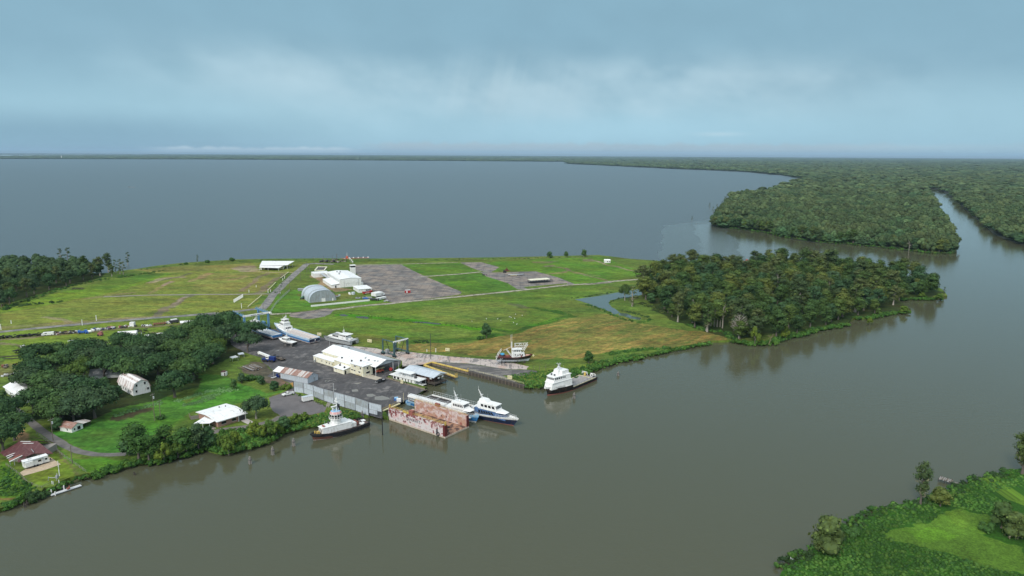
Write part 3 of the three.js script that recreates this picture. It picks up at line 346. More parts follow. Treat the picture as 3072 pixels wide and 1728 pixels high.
// ---------- vegetation ----------
const leafMat = (r, g, b) => new THREE.MeshPhysicalMaterial({ color: new THREE.Color().setRGB(r, g, b), roughness: 0.8, specularIntensity: 0.2, vertexColors: true });
const TINTS = {
  oak: [[.047, .096, .039], [.039, .083, .036], [.060, .112, .039], [.049, .088, .044]].map((c) => leafMat(...c)), light: [leafMat(0.075, 0.125, 0.03), leafMat(0.06, 0.11, 0.03)],
  tall: [[.034, .07, .027], [.05, .094, .03], [.078, .124, .034], [.085, .11, .037], [.042, .086, .04], [.104, .134, .036], [.056, .1, .03]].map((c) => leafMat(...c)), cypress: [[.073, .106, .035], [.061, .104, .033], [.059, .092, .040], [.087, .112, .045]].map((c) => leafMat(...c)),
  willow: [[0.08, 0.13, 0.024], [0.066, 0.118, 0.026], [0.1, 0.145, 0.024]].map((c) => leafMat(...c)), shrub: [[0.042, 0.095, 0.025], [0.05, 0.11, 0.03]].map((c) => leafMat(...c)), moss: [leafMat(0.2, 0.195, 0.15)],
};
function leaves(lobes, size, dens, seed, { core = 0.78, flatten = 1, low = -0.75, drop = 0 } = {}) {
  const r = rng(seed), P = [], N = [], C = [];
  const tri = (a, b, c, k) => { const n = V(...b).sub(V(...a)).cross(V(...c).sub(V(...a))).normalize(); for (const q of [a, b, c]) { P.push(...q); N.push(n.x, n.y, n.z); C.push(...k); } };
  for (const L of lobes) {
    const lt = 0.9 + 0.22 * r(), warm = 0.94 + 0.14 * r(), n = Math.ceil((dens * 4 * PI * ((L[3] * L[4] + L[3] * L[5] + L[4] * L[5]) / 3)) / (size * size));
    if (core) { const g = new THREE.IcosahedronGeometry(1, 1), p = g.attributes.position; for (let i = 0; i < p.count; i += 3) tri(...[0, 1, 2].map((k) => { const q = [p.getX(i + k), p.getY(i + k), p.getZ(i + k)], w = core * (0.9 + 0.22 * noise(q[0] * 3 + seed + 40, q[2] * 3 + q[1] * 5 + 40)); return [L[0] + q[0] * L[3] * w, L[1] + q[1] * L[4] * w, L[2] + q[2] * L[5] * w]; }), [lt, lt, lt]); }
    for (let i = 0; i < n; i++) {
      const y = lerp(low, 1, r()), a = r() * 2 * PI, h = sqrt(max(0, 1 - y * y)), k = 0.62 + 0.54 * r(), d = [cos(a) * h, y, sin(a) * h], c = [L[0] + d[0] * L[3] * k, L[1] + d[1] * L[4] * k - drop * r(), L[2] + d[2] * L[5] * k];
      if (lobes.some((o) => o !== L && ((c[0] - o[0]) / o[3]) ** 2 + ((c[1] - o[1]) / o[4]) ** 2 + ((c[2] - o[2]) / o[5]) ** 2 < 0.42)) continue;
      const up = V(d[0] + (r() - 0.5) * 1.3, d[1] * 1.0 + 0.35 + (r() - 0.5) * 1.2, d[2] + (r() - 0.5) * 1.3).normalize(), t = V(r() - 0.5, r() - 0.5, r() - 0.5).cross(up).normalize(), b = up.clone().cross(t), s = size * (0.6 + 0.7 * r());
      const q = [[-1, -0.5], [0.2, -0.9], [1, 0.3], [-0.3, 1]].map(([u, v]) => { const j = s * (0.42 + 0.24 * r()), bend = (r() - 0.5) * s * 0.35; return [c[0] + t.x * u * j + b.x * v * j + up.x * bend, c[1] + (t.y * u * j + b.y * v * j + up.y * bend) * flatten, c[2] + t.z * u * j + b.z * v * j + up.z * bend]; });
      const m = lt * (0.6 + 0.5 * r() + (r() > 0.8 ? 0.45 : 0)), col = [m * warm, m, m * (1.9 - warm) * 0.95]; tri(q[0], q[1], q[2], col); tri(q[0], q[2], q[3], col);
    }
  }
  const g = new THREE.BufferGeometry(); g.setAttribute('position', new THREE.Float32BufferAttribute(P, 3)); g.setAttribute('normal', new THREE.Float32BufferAttribute(N, 3)); g.setAttribute('color', new THREE.Float32BufferAttribute(C, 3)); return g;
}
const KIND = {
  oak(r) { const L = []; for (let i = 0; i < 14; i++) { const a = i * 2.4 + r(), q = sqrt((i + 0.4) / 14) * 6.4, s = 2.3 + 1.8 * r(); L.push([cos(a) * q, 5.6 + 5.6 * (1 - (q / 8) ** 2) + (r() - 0.5) * 1.6, sin(a) * q, s * 1.1, s * 0.78, s * 1.1]); } return { L, leaf: 0.8, dens: 0.72, core: 0.66, h: 13.2, trunk: [0.7, 5], limbs: 7 }; },
  tall(r) { const L = []; for (let i = 0; i < 10; i++) { const a = i * 2.4 + r() * 2, v = i / 9, q = (0.3 + 2.7 * sin(PI * (0.14 + 0.78 * v))) * (0.5 + 0.6 * r()), s = 1.9 + 1.5 * r(); L.push([cos(a) * q, 6 + 11 * v, sin(a) * q, s * 1.1, s * 0.85, s * 1.1]); } return { L, leaf: 0.72, dens: 0.7, core: 0.62, h: 19.5, trunk: [0.45, 13], limbs: 4 }; },
  cypress(r) { const L = []; for (let i = 0; i < 13; i++) { const a = i * 2.4 + r() * 2, v = i / 12, q = (0.5 + 3.0 * (0.4 + 0.6 * v)) * (0.5 + 0.6 * r()) * (v > 0.9 ? 0.4 : 1), s = 1.4 + 1.3 * r(); L.push([cos(a) * q, 6.5 + 13.5 * v, sin(a) * q, s * 1.1, s * 0.82, s * 1.1]); } return { L, leaf: 0.7, dens: 0.65, core: 0.6, h: 21.5, trunk: [0.55, 20], limbs: 9 }; },
  thin(r) { const L = []; for (let i = 0; i < 9; i++) { const a = i * 2.4 + r() * 2, v = i / 8, q = (0.6 + 1.5 * sin(PI * v)) * (0.4 + 0.8 * r()), s = 0.8 + 0.8 * r(); L.push([cos(a) * q, 4 + 12 * v, sin(a) * q, s * 1.2, s * 0.62, s * 1.2]); } return { L, leaf: 0.7, dens: 0.55, h: 17, trunk: [0.4, 16], limbs: 7, core: 0.6 }; },
  round(r) { const L = []; for (let i = 0; i < 11; i++) { const a = i * 2.4 + r(), v = i / 10, q = 2.6 * sqrt(1 - v * 0.8) * (0.5 + 0.5 * r()), s = 1.5 + 0.8 * r(); L.push([cos(a) * q, 2.6 + 5.6 * v, sin(a) * q, s * 1.1, s * 0.85, s * 1.1]); } return { L, leaf: 0.7, dens: 0.66, h: 9.8, trunk: [0.3, 4], limbs: 4 }; },
  willow(r) { const L = []; for (let i = 0; i < 12; i++) { const a = i * 2.4 + r(), v = r(), q = 2.3 * sqrt(r()), s = 0.8 + 0.5 * r(), y = 1.8 + 5.2 * (1 - q / 3.4) * (0.4 + 0.6 * v); L.push([cos(a) * q, y, sin(a) * q, s * 0.95, s * 1.5, s * 0.95]); } return { L, leaf: 0.6, dens: 0.7, h: 8.6, trunk: [0.2, 3], limbs: 4, low: -0.9 }; },
  shrub(r) { const L = []; for (let i = 0; i < 8; i++) { const a = i * 2.4 + r(), q = 1.7 * sqrt(r()), s = 0.8 + 0.5 * r(); L.push([cos(a) * q, 0.7 + 1.6 * (1 - (q / 2.2) ** 2) * r(), sin(a) * q, s, s * 0.85, s]); } return { L, leaf: 0.5, dens: 0.75, h: 3, trunk: [0.12, 0.9], limbs: 3, low: -0.95 }; },
};
const protos = {};
function proto(kind, i) {
  const key = kind + i; if (protos[key]) return protos[key];
  const r = rng(kind.length * 1000 + kind.charCodeAt(0) * 7 + i * 131), k = KIND[kind](r), W = [];
  const bend = [(r() - 0.5) * 1.2, (r() - 0.5) * 1.2], at = (y) => [bend[0] * (y / k.h), y, bend[1] * (y / k.h)], [tr, th] = k.trunk;
  W.push(bar([0, -0.6, 0], at(th * 0.15), tr * 1.5, 7, tr), bar(at(th * 0.15), at(th * 0.6), tr, 7, tr * 0.7), bar(at(th * 0.6), at(th), tr * 0.7, 6, tr * 0.25));
  for (let j = 0; j < k.limbs; j++) { const L = k.L[floor(r() * k.L.length)], y0 = min(th * (0.5 + 0.45 * r()), L[1] - 0.4); W.push(bar(at(max(0.3, y0)), [L[0], L[1], L[2]], tr * 0.34, 5, tr * 0.1)); }
  return (protos[key] = { crown: leaves(k.L, k.leaf, k.dens, i * 77 + 5, { core: k.core ?? 0.78, low: k.low ?? -0.75 }), wood: mergeGeometries(W.map(metric)), h: k.h, L: k.L });
}
let treeSeed = 1;
function tree(kind, x, z, h, label, { group, tint, wood = M.trunk, name = 'tree', cat = 'tree', y = LAND, wide = 1, moss = 0 } = {}) {
  const r = rng(treeSeed++ * 911), p = proto(kind, floor(r() * 3)), o = thing(name, label, cat, [x, y - 0.15, z], r() * 6.28, group), s = h / p.h, set = TINTS[tint ?? kind] ?? TINTS.oak, w = s * wide * (0.92 + 0.16 * r());
  o.scale.set(w, s, w);
  const t = shade(new THREE.Mesh(p.wood, wood)); t.name = 'trunk'; const c = shade(new THREE.Mesh(p.crown, set[floor(r() * set.length)])); c.name = name === 'shrub' ? 'foliage' : 'crown'; o.add(t, c);
  if (moss) { const m = shade(new THREE.Mesh(leaves(p.L.slice(0, moss).map((L) => [L[0], L[1] - 0.9, L[2], L[3] * 0.8, 0.9, L[5] * 0.8]), 0.55, 0.25, treeSeed, { core: 0, flatten: 2.2, low: -1, drop: 1.4 }), TINTS.moss[0])); m.name = 'hanging_moss'; o.add(m); }
  return o;
}
function bareTree(x, z, h, label, { spread = 0.35, n = 26, m = M.deadWood, group, lean = 0, y = LAND } = {}) {
  const r = rng(treeSeed++ * 577), o = thing('bare_tree', label, 'dead tree', [x, y - 0.2, z], r() * 6, group), tip = [lean * h, h * 0.8, 0];
  part(o, 'trunk', [bar([0, 0, 0], [lean * h * 0.4, h * 0.4, 0], h * 0.025, 6, h * 0.018), bar([lean * h * 0.4, h * 0.4, 0], tip, h * 0.018, 6, h * 0.006)], m);
  const B = []; for (let i = 0; i < n; i++) { const v = 0.35 + 0.65 * r(), a = r() * 6.28, s = h * spread * (0.5 + 0.6 * r()) * (1.25 - v * 0.5), p0 = [lean * h * v, h * 0.8 * v, 0], p1 = [p0[0] + cos(a) * s, p0[1] + h * (0.06 + 0.2 * r()), sin(a) * s]; B.push(bar(p0, p1, h * 0.008, 4, h * 0.003)); for (let k = 0; k < 3; k++) { const q = p0.map((c, j) => lerp(c, p1[j], 0.5 + 0.5 * r())); B.push(bar(q, [q[0] + (r() - 0.5) * s * 0.7, q[1] + h * 0.1 * (r() - 0.2), q[2] + (r() - 0.5) * s * 0.7], h * 0.004, 3, h * 0.002)); } }
  part(o, 'branch', B, m); return o;
}
function scatter(poly, gap, seed, y = 0) {   // points at least `gap` apart inside an outline
  const r = rng(seed), xs = poly.map((p) => p[0]), zs = poly.map((p) => p[1]), out = [], x0 = min(...xs), x1 = max(...xs), z0 = min(...zs), z1 = max(...zs), cell = new Map(), K = (x, z) => floor(x / gap) + '_' + floor(z / gap);
  for (let i = 0, N = ((x1 - x0) * (z1 - z0) * 9) / (gap * gap); i < N; i++) { const x = lerp(x0, x1, r()), z = lerp(z0, z1, r()); if (!inside(poly, x, z)) continue; let ok = true; for (let a = -1; a < 2 && ok; a++) for (let b = -1; b < 2 && ok; b++) for (const q of cell.get(K(x + a * gap, z + b * gap)) ?? []) if (hypot(q[0] - x, q[1] - z) < gap) { ok = false; break; } if (!ok) continue; const p = [x, z]; out.push(p); const k = K(x, z); cell.set(k, [...(cell.get(k) ?? []), p]); }
  return out;
}
// the live oak grove behind the houses: crowns where they are seen, about nine metres up
const oaks = pts2([-249.4,-352.6, -245.7,-363.0, -231.2,-335.2, -215.2,-324.1, -204.3,-321.3, -219.8,-312.8, -204.0,-302.5, -196.8,-303.7, -188.6,-302.3, -202.6,-295.4, -194.5,-296.5, -219.4,-307.2, -241.8,-336.7, -215.5,-357.5, -207.7,-361.9, -194.3,-354.7, -188.6,-360.7, -186.5,-373.1, -168.7,-358.4, -169.6,-371.9, -222.6,-374.1, -234.4,-377.1, -243.4,-375.3, -169.3,-351.8, -199.3,-352.4, -197.2,-451.4, -190.1,-458.0, -190.1,-423.4, -180.8,-425.6, -177.2,-440.2, -165.3,-434.0, -183.3,-404.0, -173.1,-386.6, -242.6,-397.4, -234.8,-410.5, -217.6,-397.9, -212.6,-409.1, -207.2,-421.0, -203.6,-435.7, -199.8,-446.3, -183.8,-411.6, -194.0,-393.0, -206.9,-379.0, -220.6,-378.8, -181.5,-386.2, -248.2,-392.0, -260.0,-386.6, -264.8,-378.3, -170.3,-386.4]);
oaks.forEach(([x, z], i) => tree('oak', x, z, 11.5 + 3.5 * noise(i * 3.1, 4), 'dark green live oak merged into the dense grove behind the houses', { group: 'live oaks of the grove behind the houses' }));
for (const [k, a, h, l, o = {}] of [
  ['oak', [-223.5,-345.6], 13, 'lighter yellow green tree in the grove above the road', { tint: 'light', wide: 0.85 }], ['oak', [-227.2,-358.8], 12, 'second lighter green tree, behind the first in the grove', { tint: 'light', wide: 0.7 }], ['oak', [-172.4,-398.7], 12, 'olive green tree at the yard end of the grove', { tint: 'light', wide: 0.75 }], ['oak', [-159.1,-410.0], 12.5, 'spreading dark oak with visible trunk beside the yard asphalt'],
  ['oak', [-165.6,-330.3], 13.5, 'big round dark oak standing alone right of the white barn', { wide: 0.95 }], ['oak', [-223.1,-293.5], 13, 'dark oak left of the road at the left edge, upper of two', { wide: 0.8 }], ['oak', [-207.0,-276.6], 13, 'dark oak hanging over the bare earth left of the road', { wide: 0.9 }], ['oak', [-203.2,-264.5], 13, 'dark oak behind the maroon roofed house', { wide: 0.9 }], ['round', [-241.6,-318.0], 8, 'small dark tree beside the pole at the left edge'],
  ['round', [-196.0,-287.5], 6.5, 'dark round bush pressed against the left side of the rusty roofed shed'], ['round', [-195.1,-326.2], 8, 'grey green brushy tree at the left corner of the white barn'], ['round', [-193.7,-330.9], 6, 'small brushy tree against the side of the white barn'], ['round', [-206.4,-341.4], 7, 'dark bush between the grove and the white barn', { tint: 'oak' }],
]) tree(k, a[0], a[1], h, l, o);
// yard trees and bushes round the brick house
for (const [k, a, h, l, o = {}] of [
  ['oak', [-115.6,-302.4], 10.5, 'wide oak with a leaning trunk at the corner of the brick house', { wide: 0.85, wood: M.paleTrunk }], ['round', [-140.9,-352.3], 6, 'small brown green tree on a thin trunk near the timber stack', { tint: 'oak' }], ['round', [-141.2,-342.4], 6, 'dark upright bush in the lawn beside the vines', { tint: 'oak', wide: 0.8 }],
  ['shrub', [-139.3,-357.8], 3.4, 'round bush second from left along the lawn edge', { wide: 1.1 }], ['shrub', [-136.7,-358.5], 3, 'low bush behind the bush row near the shed'], ['round', [-130.1,-349.8], 5.4, 'dark bushy tree in the lawn left of the grey shed', { tint: 'oak' }], ['round', [-120.0,-340.8], 5.8, 'largest round dark bush on the lawn by the grey wall', { tint: 'oak', wide: 1.1 }], ['shrub', [-114.8,-343.5], 3.4, 'light green bush at the start of the grey wall', { tint: 'willow' }],
  ['shrub', [-158.3,-301.6], 2.6, 'small dark bush at the foot of the twin pole'], ['round', [-16.5,-447.2], 10.5, 'lone round dark tree in the middle of the long lawn', { tint: 'oak', wide: 0.95 }], ['shrub', [-20.4,-443.0], 3, 'low bush at the left foot of the lone lawn tree'],
]) tree(k, a[0], a[1], h, l, { name: k === 'shrub' ? 'shrub' : 'tree', cat: k === 'shrub' ? 'bush' : 'tree', ...o });
// trees on the river bank in front of the houses
for (const [k, a, h, l, o = {}] of [
  ['tall', [-146.3,-259.5], 15, 'tallest dark green bank tree at the left end of the bank row', { wide: 1.35, tint: 'shrub' }], ['round', [-151.8,-262.5], 9, 'dark tree at the outer left of the bank row', { wide: 1.1 }], ['tall', [-141.6,-258.0], 11.5, 'olive green bank tree, third from left', { wide: 1.5, tint: 'shrub' }], ['willow', [-135.8,-258.1], 9, 'yellow green willowy bank tree below the tall one', { wide: 1.2 }], ['tall', [-138.5,-265.1], 11.5, 'mid green bank tree in front of the lawn', { wide: 1.5, tint: 'shrub' }], ['willow', [-132.1,-262.0], 8, 'bright willowy bush at the waterline in the bank row', { wide: 1.2 }], ['tall', [-130.3,-265.2], 11, 'olive bank tree below the white carport', { wide: 1.5, tint: 'shrub' }], ['tall', [-126.7,-268.4], 12, 'dark bank tree in front of the white carport', { tint: 'oak', wide: 1.3 }], ['round', [-124.4,-270.9], 9.5, 'bank tree at the right end of the dark bank row', { wide: 1 }],
  ['willow', [-115.8,-269.5], 8, 'bright yellow green cone shaped willow at the waterline', { wide: 1.05 }], ['willow', [-113.1,-264.7], 8, 'brightest lime green willow standing lowest on the bank'], ['willow', [-119.2,-271.6], 6.5, 'small yellow green willow left of the two bright willows'], ['willow', [-113.7,-273.7], 7.5, 'dark centred willow right of the two bright willows', { wide: 1.2 }],
  ['willow', [-108.7,-281.1], 9.5, 'tall bright willow below the house apron', { wide: 1 }], ['willow', [-105.8,-280.3], 8, 'willow beside the tall bright one, towards the tug'], ['willow', [-103.4,-282.1], 9.5, 'dark green willow clump in the bank below the gravel lot', { wide: 1.3 }], ['willow', [-99.7,-282.1], 8.5, 'pale green willow clump at the water in the bank', { wide: 1.1 }], ['round', [-98.8,-289.8], 6.5, 'bushy dark green bank tree nearest to the tug bow', { wide: 1.2 }], ['willow', [-96.1,-296.6], 6, 'lime green bank bush below the gravel lot', { wide: 1.5 }], ['willow', [-92.9,-299.6], 5.5, 'lime green bank bush left of the tug mast', { wide: 1.3 }],
  ['round', [44.5,-391.1], 8, 'bright green tree at the waterline behind the black supply ship', { tint: 'shrub' }],
]) tree(k, a[0], a[1], h, l, o);
// the wooded point: every tree by itself
const point = pts2([122.7,-632.9, 107.3,-579.9, 112.0,-547.3, 117.4,-532.4, 117.7,-496.7, 126.1,-489.3, 128.3,-472.5, 133.9,-468.0, 146.2,-463.7, 146.5,-448.4, 154.6,-438.3, 168.0,-441.6, 185.2,-460.0, 200.0,-466.4, 213.6,-478.9, 240.6,-492.3, 256.2,-517.5, 271.0,-520.8, 297.4,-539.6, 319.5,-573.4, 340.1,-588.4, 356.7,-588.8, 370.2,-596.6, 384.8,-628.9, 386.6,-669.1, 375.0,-703.5, 356.7,-729.9, 331.9,-746.3, 313.1,-757.6, 282.0,-765.3, 257.8,-747.2, 233.3,-699.1, 219.6,-708.7, 204.0,-745.5, 183.0,-739.2, 157.9,-696.8, 144.3,-691.5]);
const pointKinds = { tall: 'green broadleaf tree in the dense wood on the point', cypress: 'olive tinted flat topped cypress in the dense wood on the point', round: 'low round tree under the taller crowns of the wooded point' };
const pointAll = scatter(point, 10, 55).sort((a, b) => hypot(...a) - hypot(...b)), pointKind = ([x, z]) => { const q = noise(x * 0.07 + 30, z * 0.07 + 3); return q > 0.68 ? 'cypress' : q > 0.24 ? 'tall' : 'round'; }, pointTall = (p, k) => ({ tall: 16.5, cypress: 19.5, round: 11 })[k] * (0.62 + 0.76 * noise(p[0] * 0.9, p[1] * 0.9));
for (const p of pointAll.slice(0, 170)) { const k = pointKind(p); tree(k, p[0], p[1], pointTall(p, k), pointKinds[k], { group: 'trees of the wood on the point', wide: k === 'round' ? 1.3 : 1.32, wood: k === 'cypress' ? M.deadWood : M.trunk }); }
for (const [k, a, h, l, o = {}] of [
  ['thin', [95.5,-546.9], 17, 'thin grey mossy tree standing over the pond', { wood: M.paleTrunk, moss: 4, wide: 1.4, tint: 'cypress' }], ['oak', [93.1,-569.3], 14, 'brownish spreading tree leaning over the pond', { wide: 0.6, tint: 'cypress', wood: M.paleTrunk }], ['cypress', [119.5,-494.2], 22, 'tall olive cypress at the front edge of the wood', { wood: M.paleTrunk }], ['cypress', [129.7,-491.9], 21, 'olive cypress next to the front cypress of the wood', { wood: M.paleTrunk }], ['cypress', [133.0,-465.7], 21, 'straight pale trunked cypress standing out in front of the wood', { wood: M.paleTrunk, moss: 5 }],
  ['willow', [155.5,-436.3], 15, 'yellow green tree beside the grey bare tree on the shore', { wide: 0.7 }], ['willow', [180.0,-449.1], 11, 'yellow green shoreline tree right of the broken stump', { wide: 0.8 }], ['tall', [156.1,-468.4], 17, 'pale green tree top behind the grey bare tree', { tint: 'light' }], ['thin', [255.9,-741.6], 17, 'feathery thin tree standing above the wood by the red frame', { tint: 'oak' }],
  ['cypress', [318.1,-740.1], 20, 'cypress with open crown at the lake end of the wood'], ['cypress', [339.9,-735.0], 21, 'second open cypress at the lake end of the wood'], ['round', [359.8,-581.6], 5, 'low lime bush at the tip of the point', { tint: 'willow', wide: 1.4 }], ['round', [349.1,-588.6], 5.5, 'lime green bush in the little bay of the point', { tint: 'willow', wide: 1.3 }], ['round', [302.6,-530.5], 5.5, 'bright bush on the mud spit of the point', { tint: 'willow', wide: 1.5 }], ['round', [279.1,-523.9], 5, 'lime bush at the waterline left of the mud spit', { tint: 'willow' }], ['willow', [257.6,-493.6], 8, 'narrow bush growing out of the water at the point', { y: 0.2, wide: 0.8 }], ['thin', [372.9,-596.7], 8, 'small broken topped tree at the very tip of the point'],
]) tree(k, a[0], a[1], h, l, o);
bareTree(149.0,-448.5, 17, 'grey leafless tree full of twigs on the shore of the point', { n: 60, spread: 0.36 });
bareTree(164.2,-435.5, 9, 'broken pale leaning snag at the waterline', { n: 7, spread: 0.3, lean: 0.25, m: M.bareEarth });
for (const [x, z, k] of [[140.1,-482.2, 15], [142.1,-481.1, 16], [143.8,-479.9, 17], [146.5,-476.4, 19], [145.8,-479.9, 14]]) bareTree(x, z, k, 'slim bare white trunk among several at the front of the wood', { n: 9, spread: 0.12, m: M.paleTrunk, group: 'slim white trunks at the front of the wood' });
bareTree(317.2,-610.8, 14, 'bare pale tree standing inside the middle of the point', { n: 16, spread: 0.25 });
bareTree(508.8,-897.3, 15, 'bare branched cypress at the corner of the far wood', { n: 14, spread: 0.3, m: M.paleTrunk, y: 0 });
bareTree(314.4,-1203.8, 8, 'stump like dead tree alone in the lake', { n: 5, spread: 0.1, m: M.trunk, y: 0 });
// left wood behind the fields
const leftWood = pts2([-391.5,-526.0, -400.2,-566.7, -395.8,-602.7, -395.8,-639.0, -394.3,-665.6, -404.5,-689.2, -425.0,-708.8, -472.2,-723.2, -516.9,-738.4, -560, -730, -600, -640]);
const leftAll = scatter(leftWood, 10, 77).sort((a, b) => hypot(...a) - hypot(...b)), leftKeep = leftAll.filter((p, i) => i < 44);
for (const [x, z] of leftKeep) { const q = noise(x * 0.08 + 12, z * 0.08), k = q > 0.6 ? 'cypress' : q > 0.3 ? 'tall' : 'oak'; tree(k, x, z, { tall: 14, cypress: 16, oak: 12 }[k] * (0.85 + 0.3 * noise(x, z)), { tall: 'green tree in the wood at the left edge beyond the fields', cypress: 'olive cypress in the wood at the left edge beyond the fields', oak: 'broad dark tree in the wood at the left edge beyond the fields' }[k], { group: 'trees of the left wood', tint: k === 'tall' ? 'oak' : undefined, wide: k === 'oak' ? 0.75 : 1.1 }); }
for (const [k, a, h, l, o = {}] of [
  ['thin', [-479.1,-739.7], 18, 'open topped cypress rising above the left wood'], ['thin', [-471.3,-739.9], 19, 'second, taller open cypress above the left wood'], ['cypress', [-423.9,-688.6], 18, 'wide flat cypress right of the two open ones'], ['cypress', [-400.4,-674.8], 19, 'flat topped cypress at the end of the left wood'], ['cypress', [-406.0,-699.1], 19, 'tallest flat topped cypress beside the lake'], ['thin', [-393.2,-689.5], 14, 'thin cypress leaning at the lake end of the left wood'], ['thin', [-386.6,-684.8], 15, 'thin pale cypress, second last before the open lake'], ['thin', [-382.0,-682.5], 13, 'sparse cypress, last one on the shore'], ['thin', [-414.7,-751.4], 14, 'single cypress standing in the lake off the left wood', { y: 0.2 }], ['cypress', [-386.7,-670.5], 12, 'short olive cypress in the dry grass by the lake'],
  ['thin', [-342.7,-758.8], 9, 'small ragged tree alone on the lake shore'], ['shrub', [-350.3,-746.9], 3, 'dark low bush left of the ragged shore tree'], ['shrub', [-332.5,-759.2], 3, 'dark low bush right of the ragged shore tree'], ['shrub', [-333.3,-762.1], 3.5, 'low shore bush nearest the ragged tree'], ['shrub', [-311.2,-775.0], 4.5, 'round shore bush left of the open shed'], ['round', [43.3,-810.0], 8, 'left of three small round shore trees', { tint: 'oak' }], ['round', [63.2,-816.0], 7.5, 'middle of three small round shore trees', { tint: 'oak' }], ['round', [84.5,-821.5], 9, 'right of three small round shore trees', { tint: 'oak' }],
]) tree(k, a[0], a[1], h, l, { wood: M.paleTrunk, tint: k === 'thin' ? 'cypress' : undefined, name: k === 'shrub' ? 'shrub' : 'tree', cat: k === 'shrub' ? 'bush' : 'tree', ...o });
// trees of the near bank, bottom right
for (const [k, a, h, l, o = {}] of [
  ['round', [96.5,-196.5], 12.5, 'big dark olive tree leaning over the water, bottom right', { tint: 'cypress', wide: 1.05 }], ['round', [94.1,-196.5], 6, 'low olive boughs at the foot of the big leaning tree', { tint: 'cypress' }], ['cypress', [142.2,-226.5], 16, 'ragged mossy cypress on the near bank by the small dock', { moss: 8, wide: 0.85 }], ['round', [148.3,-225.1], 7.6, 'bushy green tree right of the mossy cypress', { tint: 'tall', wide: 1.15 }], ['cypress', [194.6,-250.4], 17, 'cypress cut by the right edge above the near bank', { moss: 6 }], ['round', [159.5,-210.7], 9.5, 'olive tree in the lawn clump at the right edge', { tint: 'cypress' }], ['round', [160.3,-205.8], 9, 'mossy tree right of the olive one in the lawn clump', { tint: 'cypress', moss: 8 }], ['round', [162.5,-203.4], 9, 'tree of the lawn clump cut by the right edge', { tint: 'cypress' }], ['shrub', [153.8,-209.4], 3.2, 'low bush at the left foot of the lawn clump'], ['shrub', [108.9,-205.9], 3, 'low dark bush at the water by the big leaning tree'],
]) tree(k, a[0], a[1], h, l, { y: 1.2, name: k === 'shrub' ? 'shrub' : 'tree', cat: k === 'shrub' ? 'bush' : 'tree', ...o });
// cypresses standing in the lake by the far wood, and its front row
for (const [x, z, h] of [[445.0,-1595.6, 14], [457.4,-1580.8, 12], [418.4,-1473.4, 14], [490.5,-1656.0, 14], [453.4,-1520.9, 14], [521.1,-1738.2, 20], [477.6,-1566.8, 20], [530.6,-1738.9, 18], [552.4,-1828.7, 17], [331.9,-1303.3, 9]]) tree('thin', x, z, h, 'slim cypress standing in the open lake off the far wood', { group: 'cypresses standing in the lake', y: 0, tint: 'cypress', wood: M.paleTrunk });
const farFront = pts2([344.2,-1187.3, 366.0,-1162.4, 386.4,-1130.3, 400.8,-1097.8, 404.8,-1052.5, 411.8,-1019.0, 422.2,-997.0, 429.7,-978.8, 444.8,-970.5, 462.2,-963.8, 472.0,-949.8, 481.6,-936.1, 491.2,-926.9, 498.5,-913.8, 508.8,-903.8, 515.7,-891.3, 522.4,-879.2, 533.8,-869.9, 552.1,-877.8]);
ragged(farFront, 11, 3, 12, false).forEach(([x, z], i) => { const q = noise(i * 0.6, 9), k = q > 0.62 ? 'cypress' : q > 0.36 ? 'tall' : 'round'; tree(k, x, z - 4, { cypress: 20, tall: 17, round: 10 }[k] * (0.85 + 0.3 * noise(i * 1.3, 2)), { cypress: 'olive cypress in the front row of the far wood along the channel', tall: 'green tree in the front row of the far wood along the channel', round: 'low tree in the front row of the far wood along the channel' }[k], { group: 'front row trees of the far wood', y: 0.6, wide: 1.4 }); });
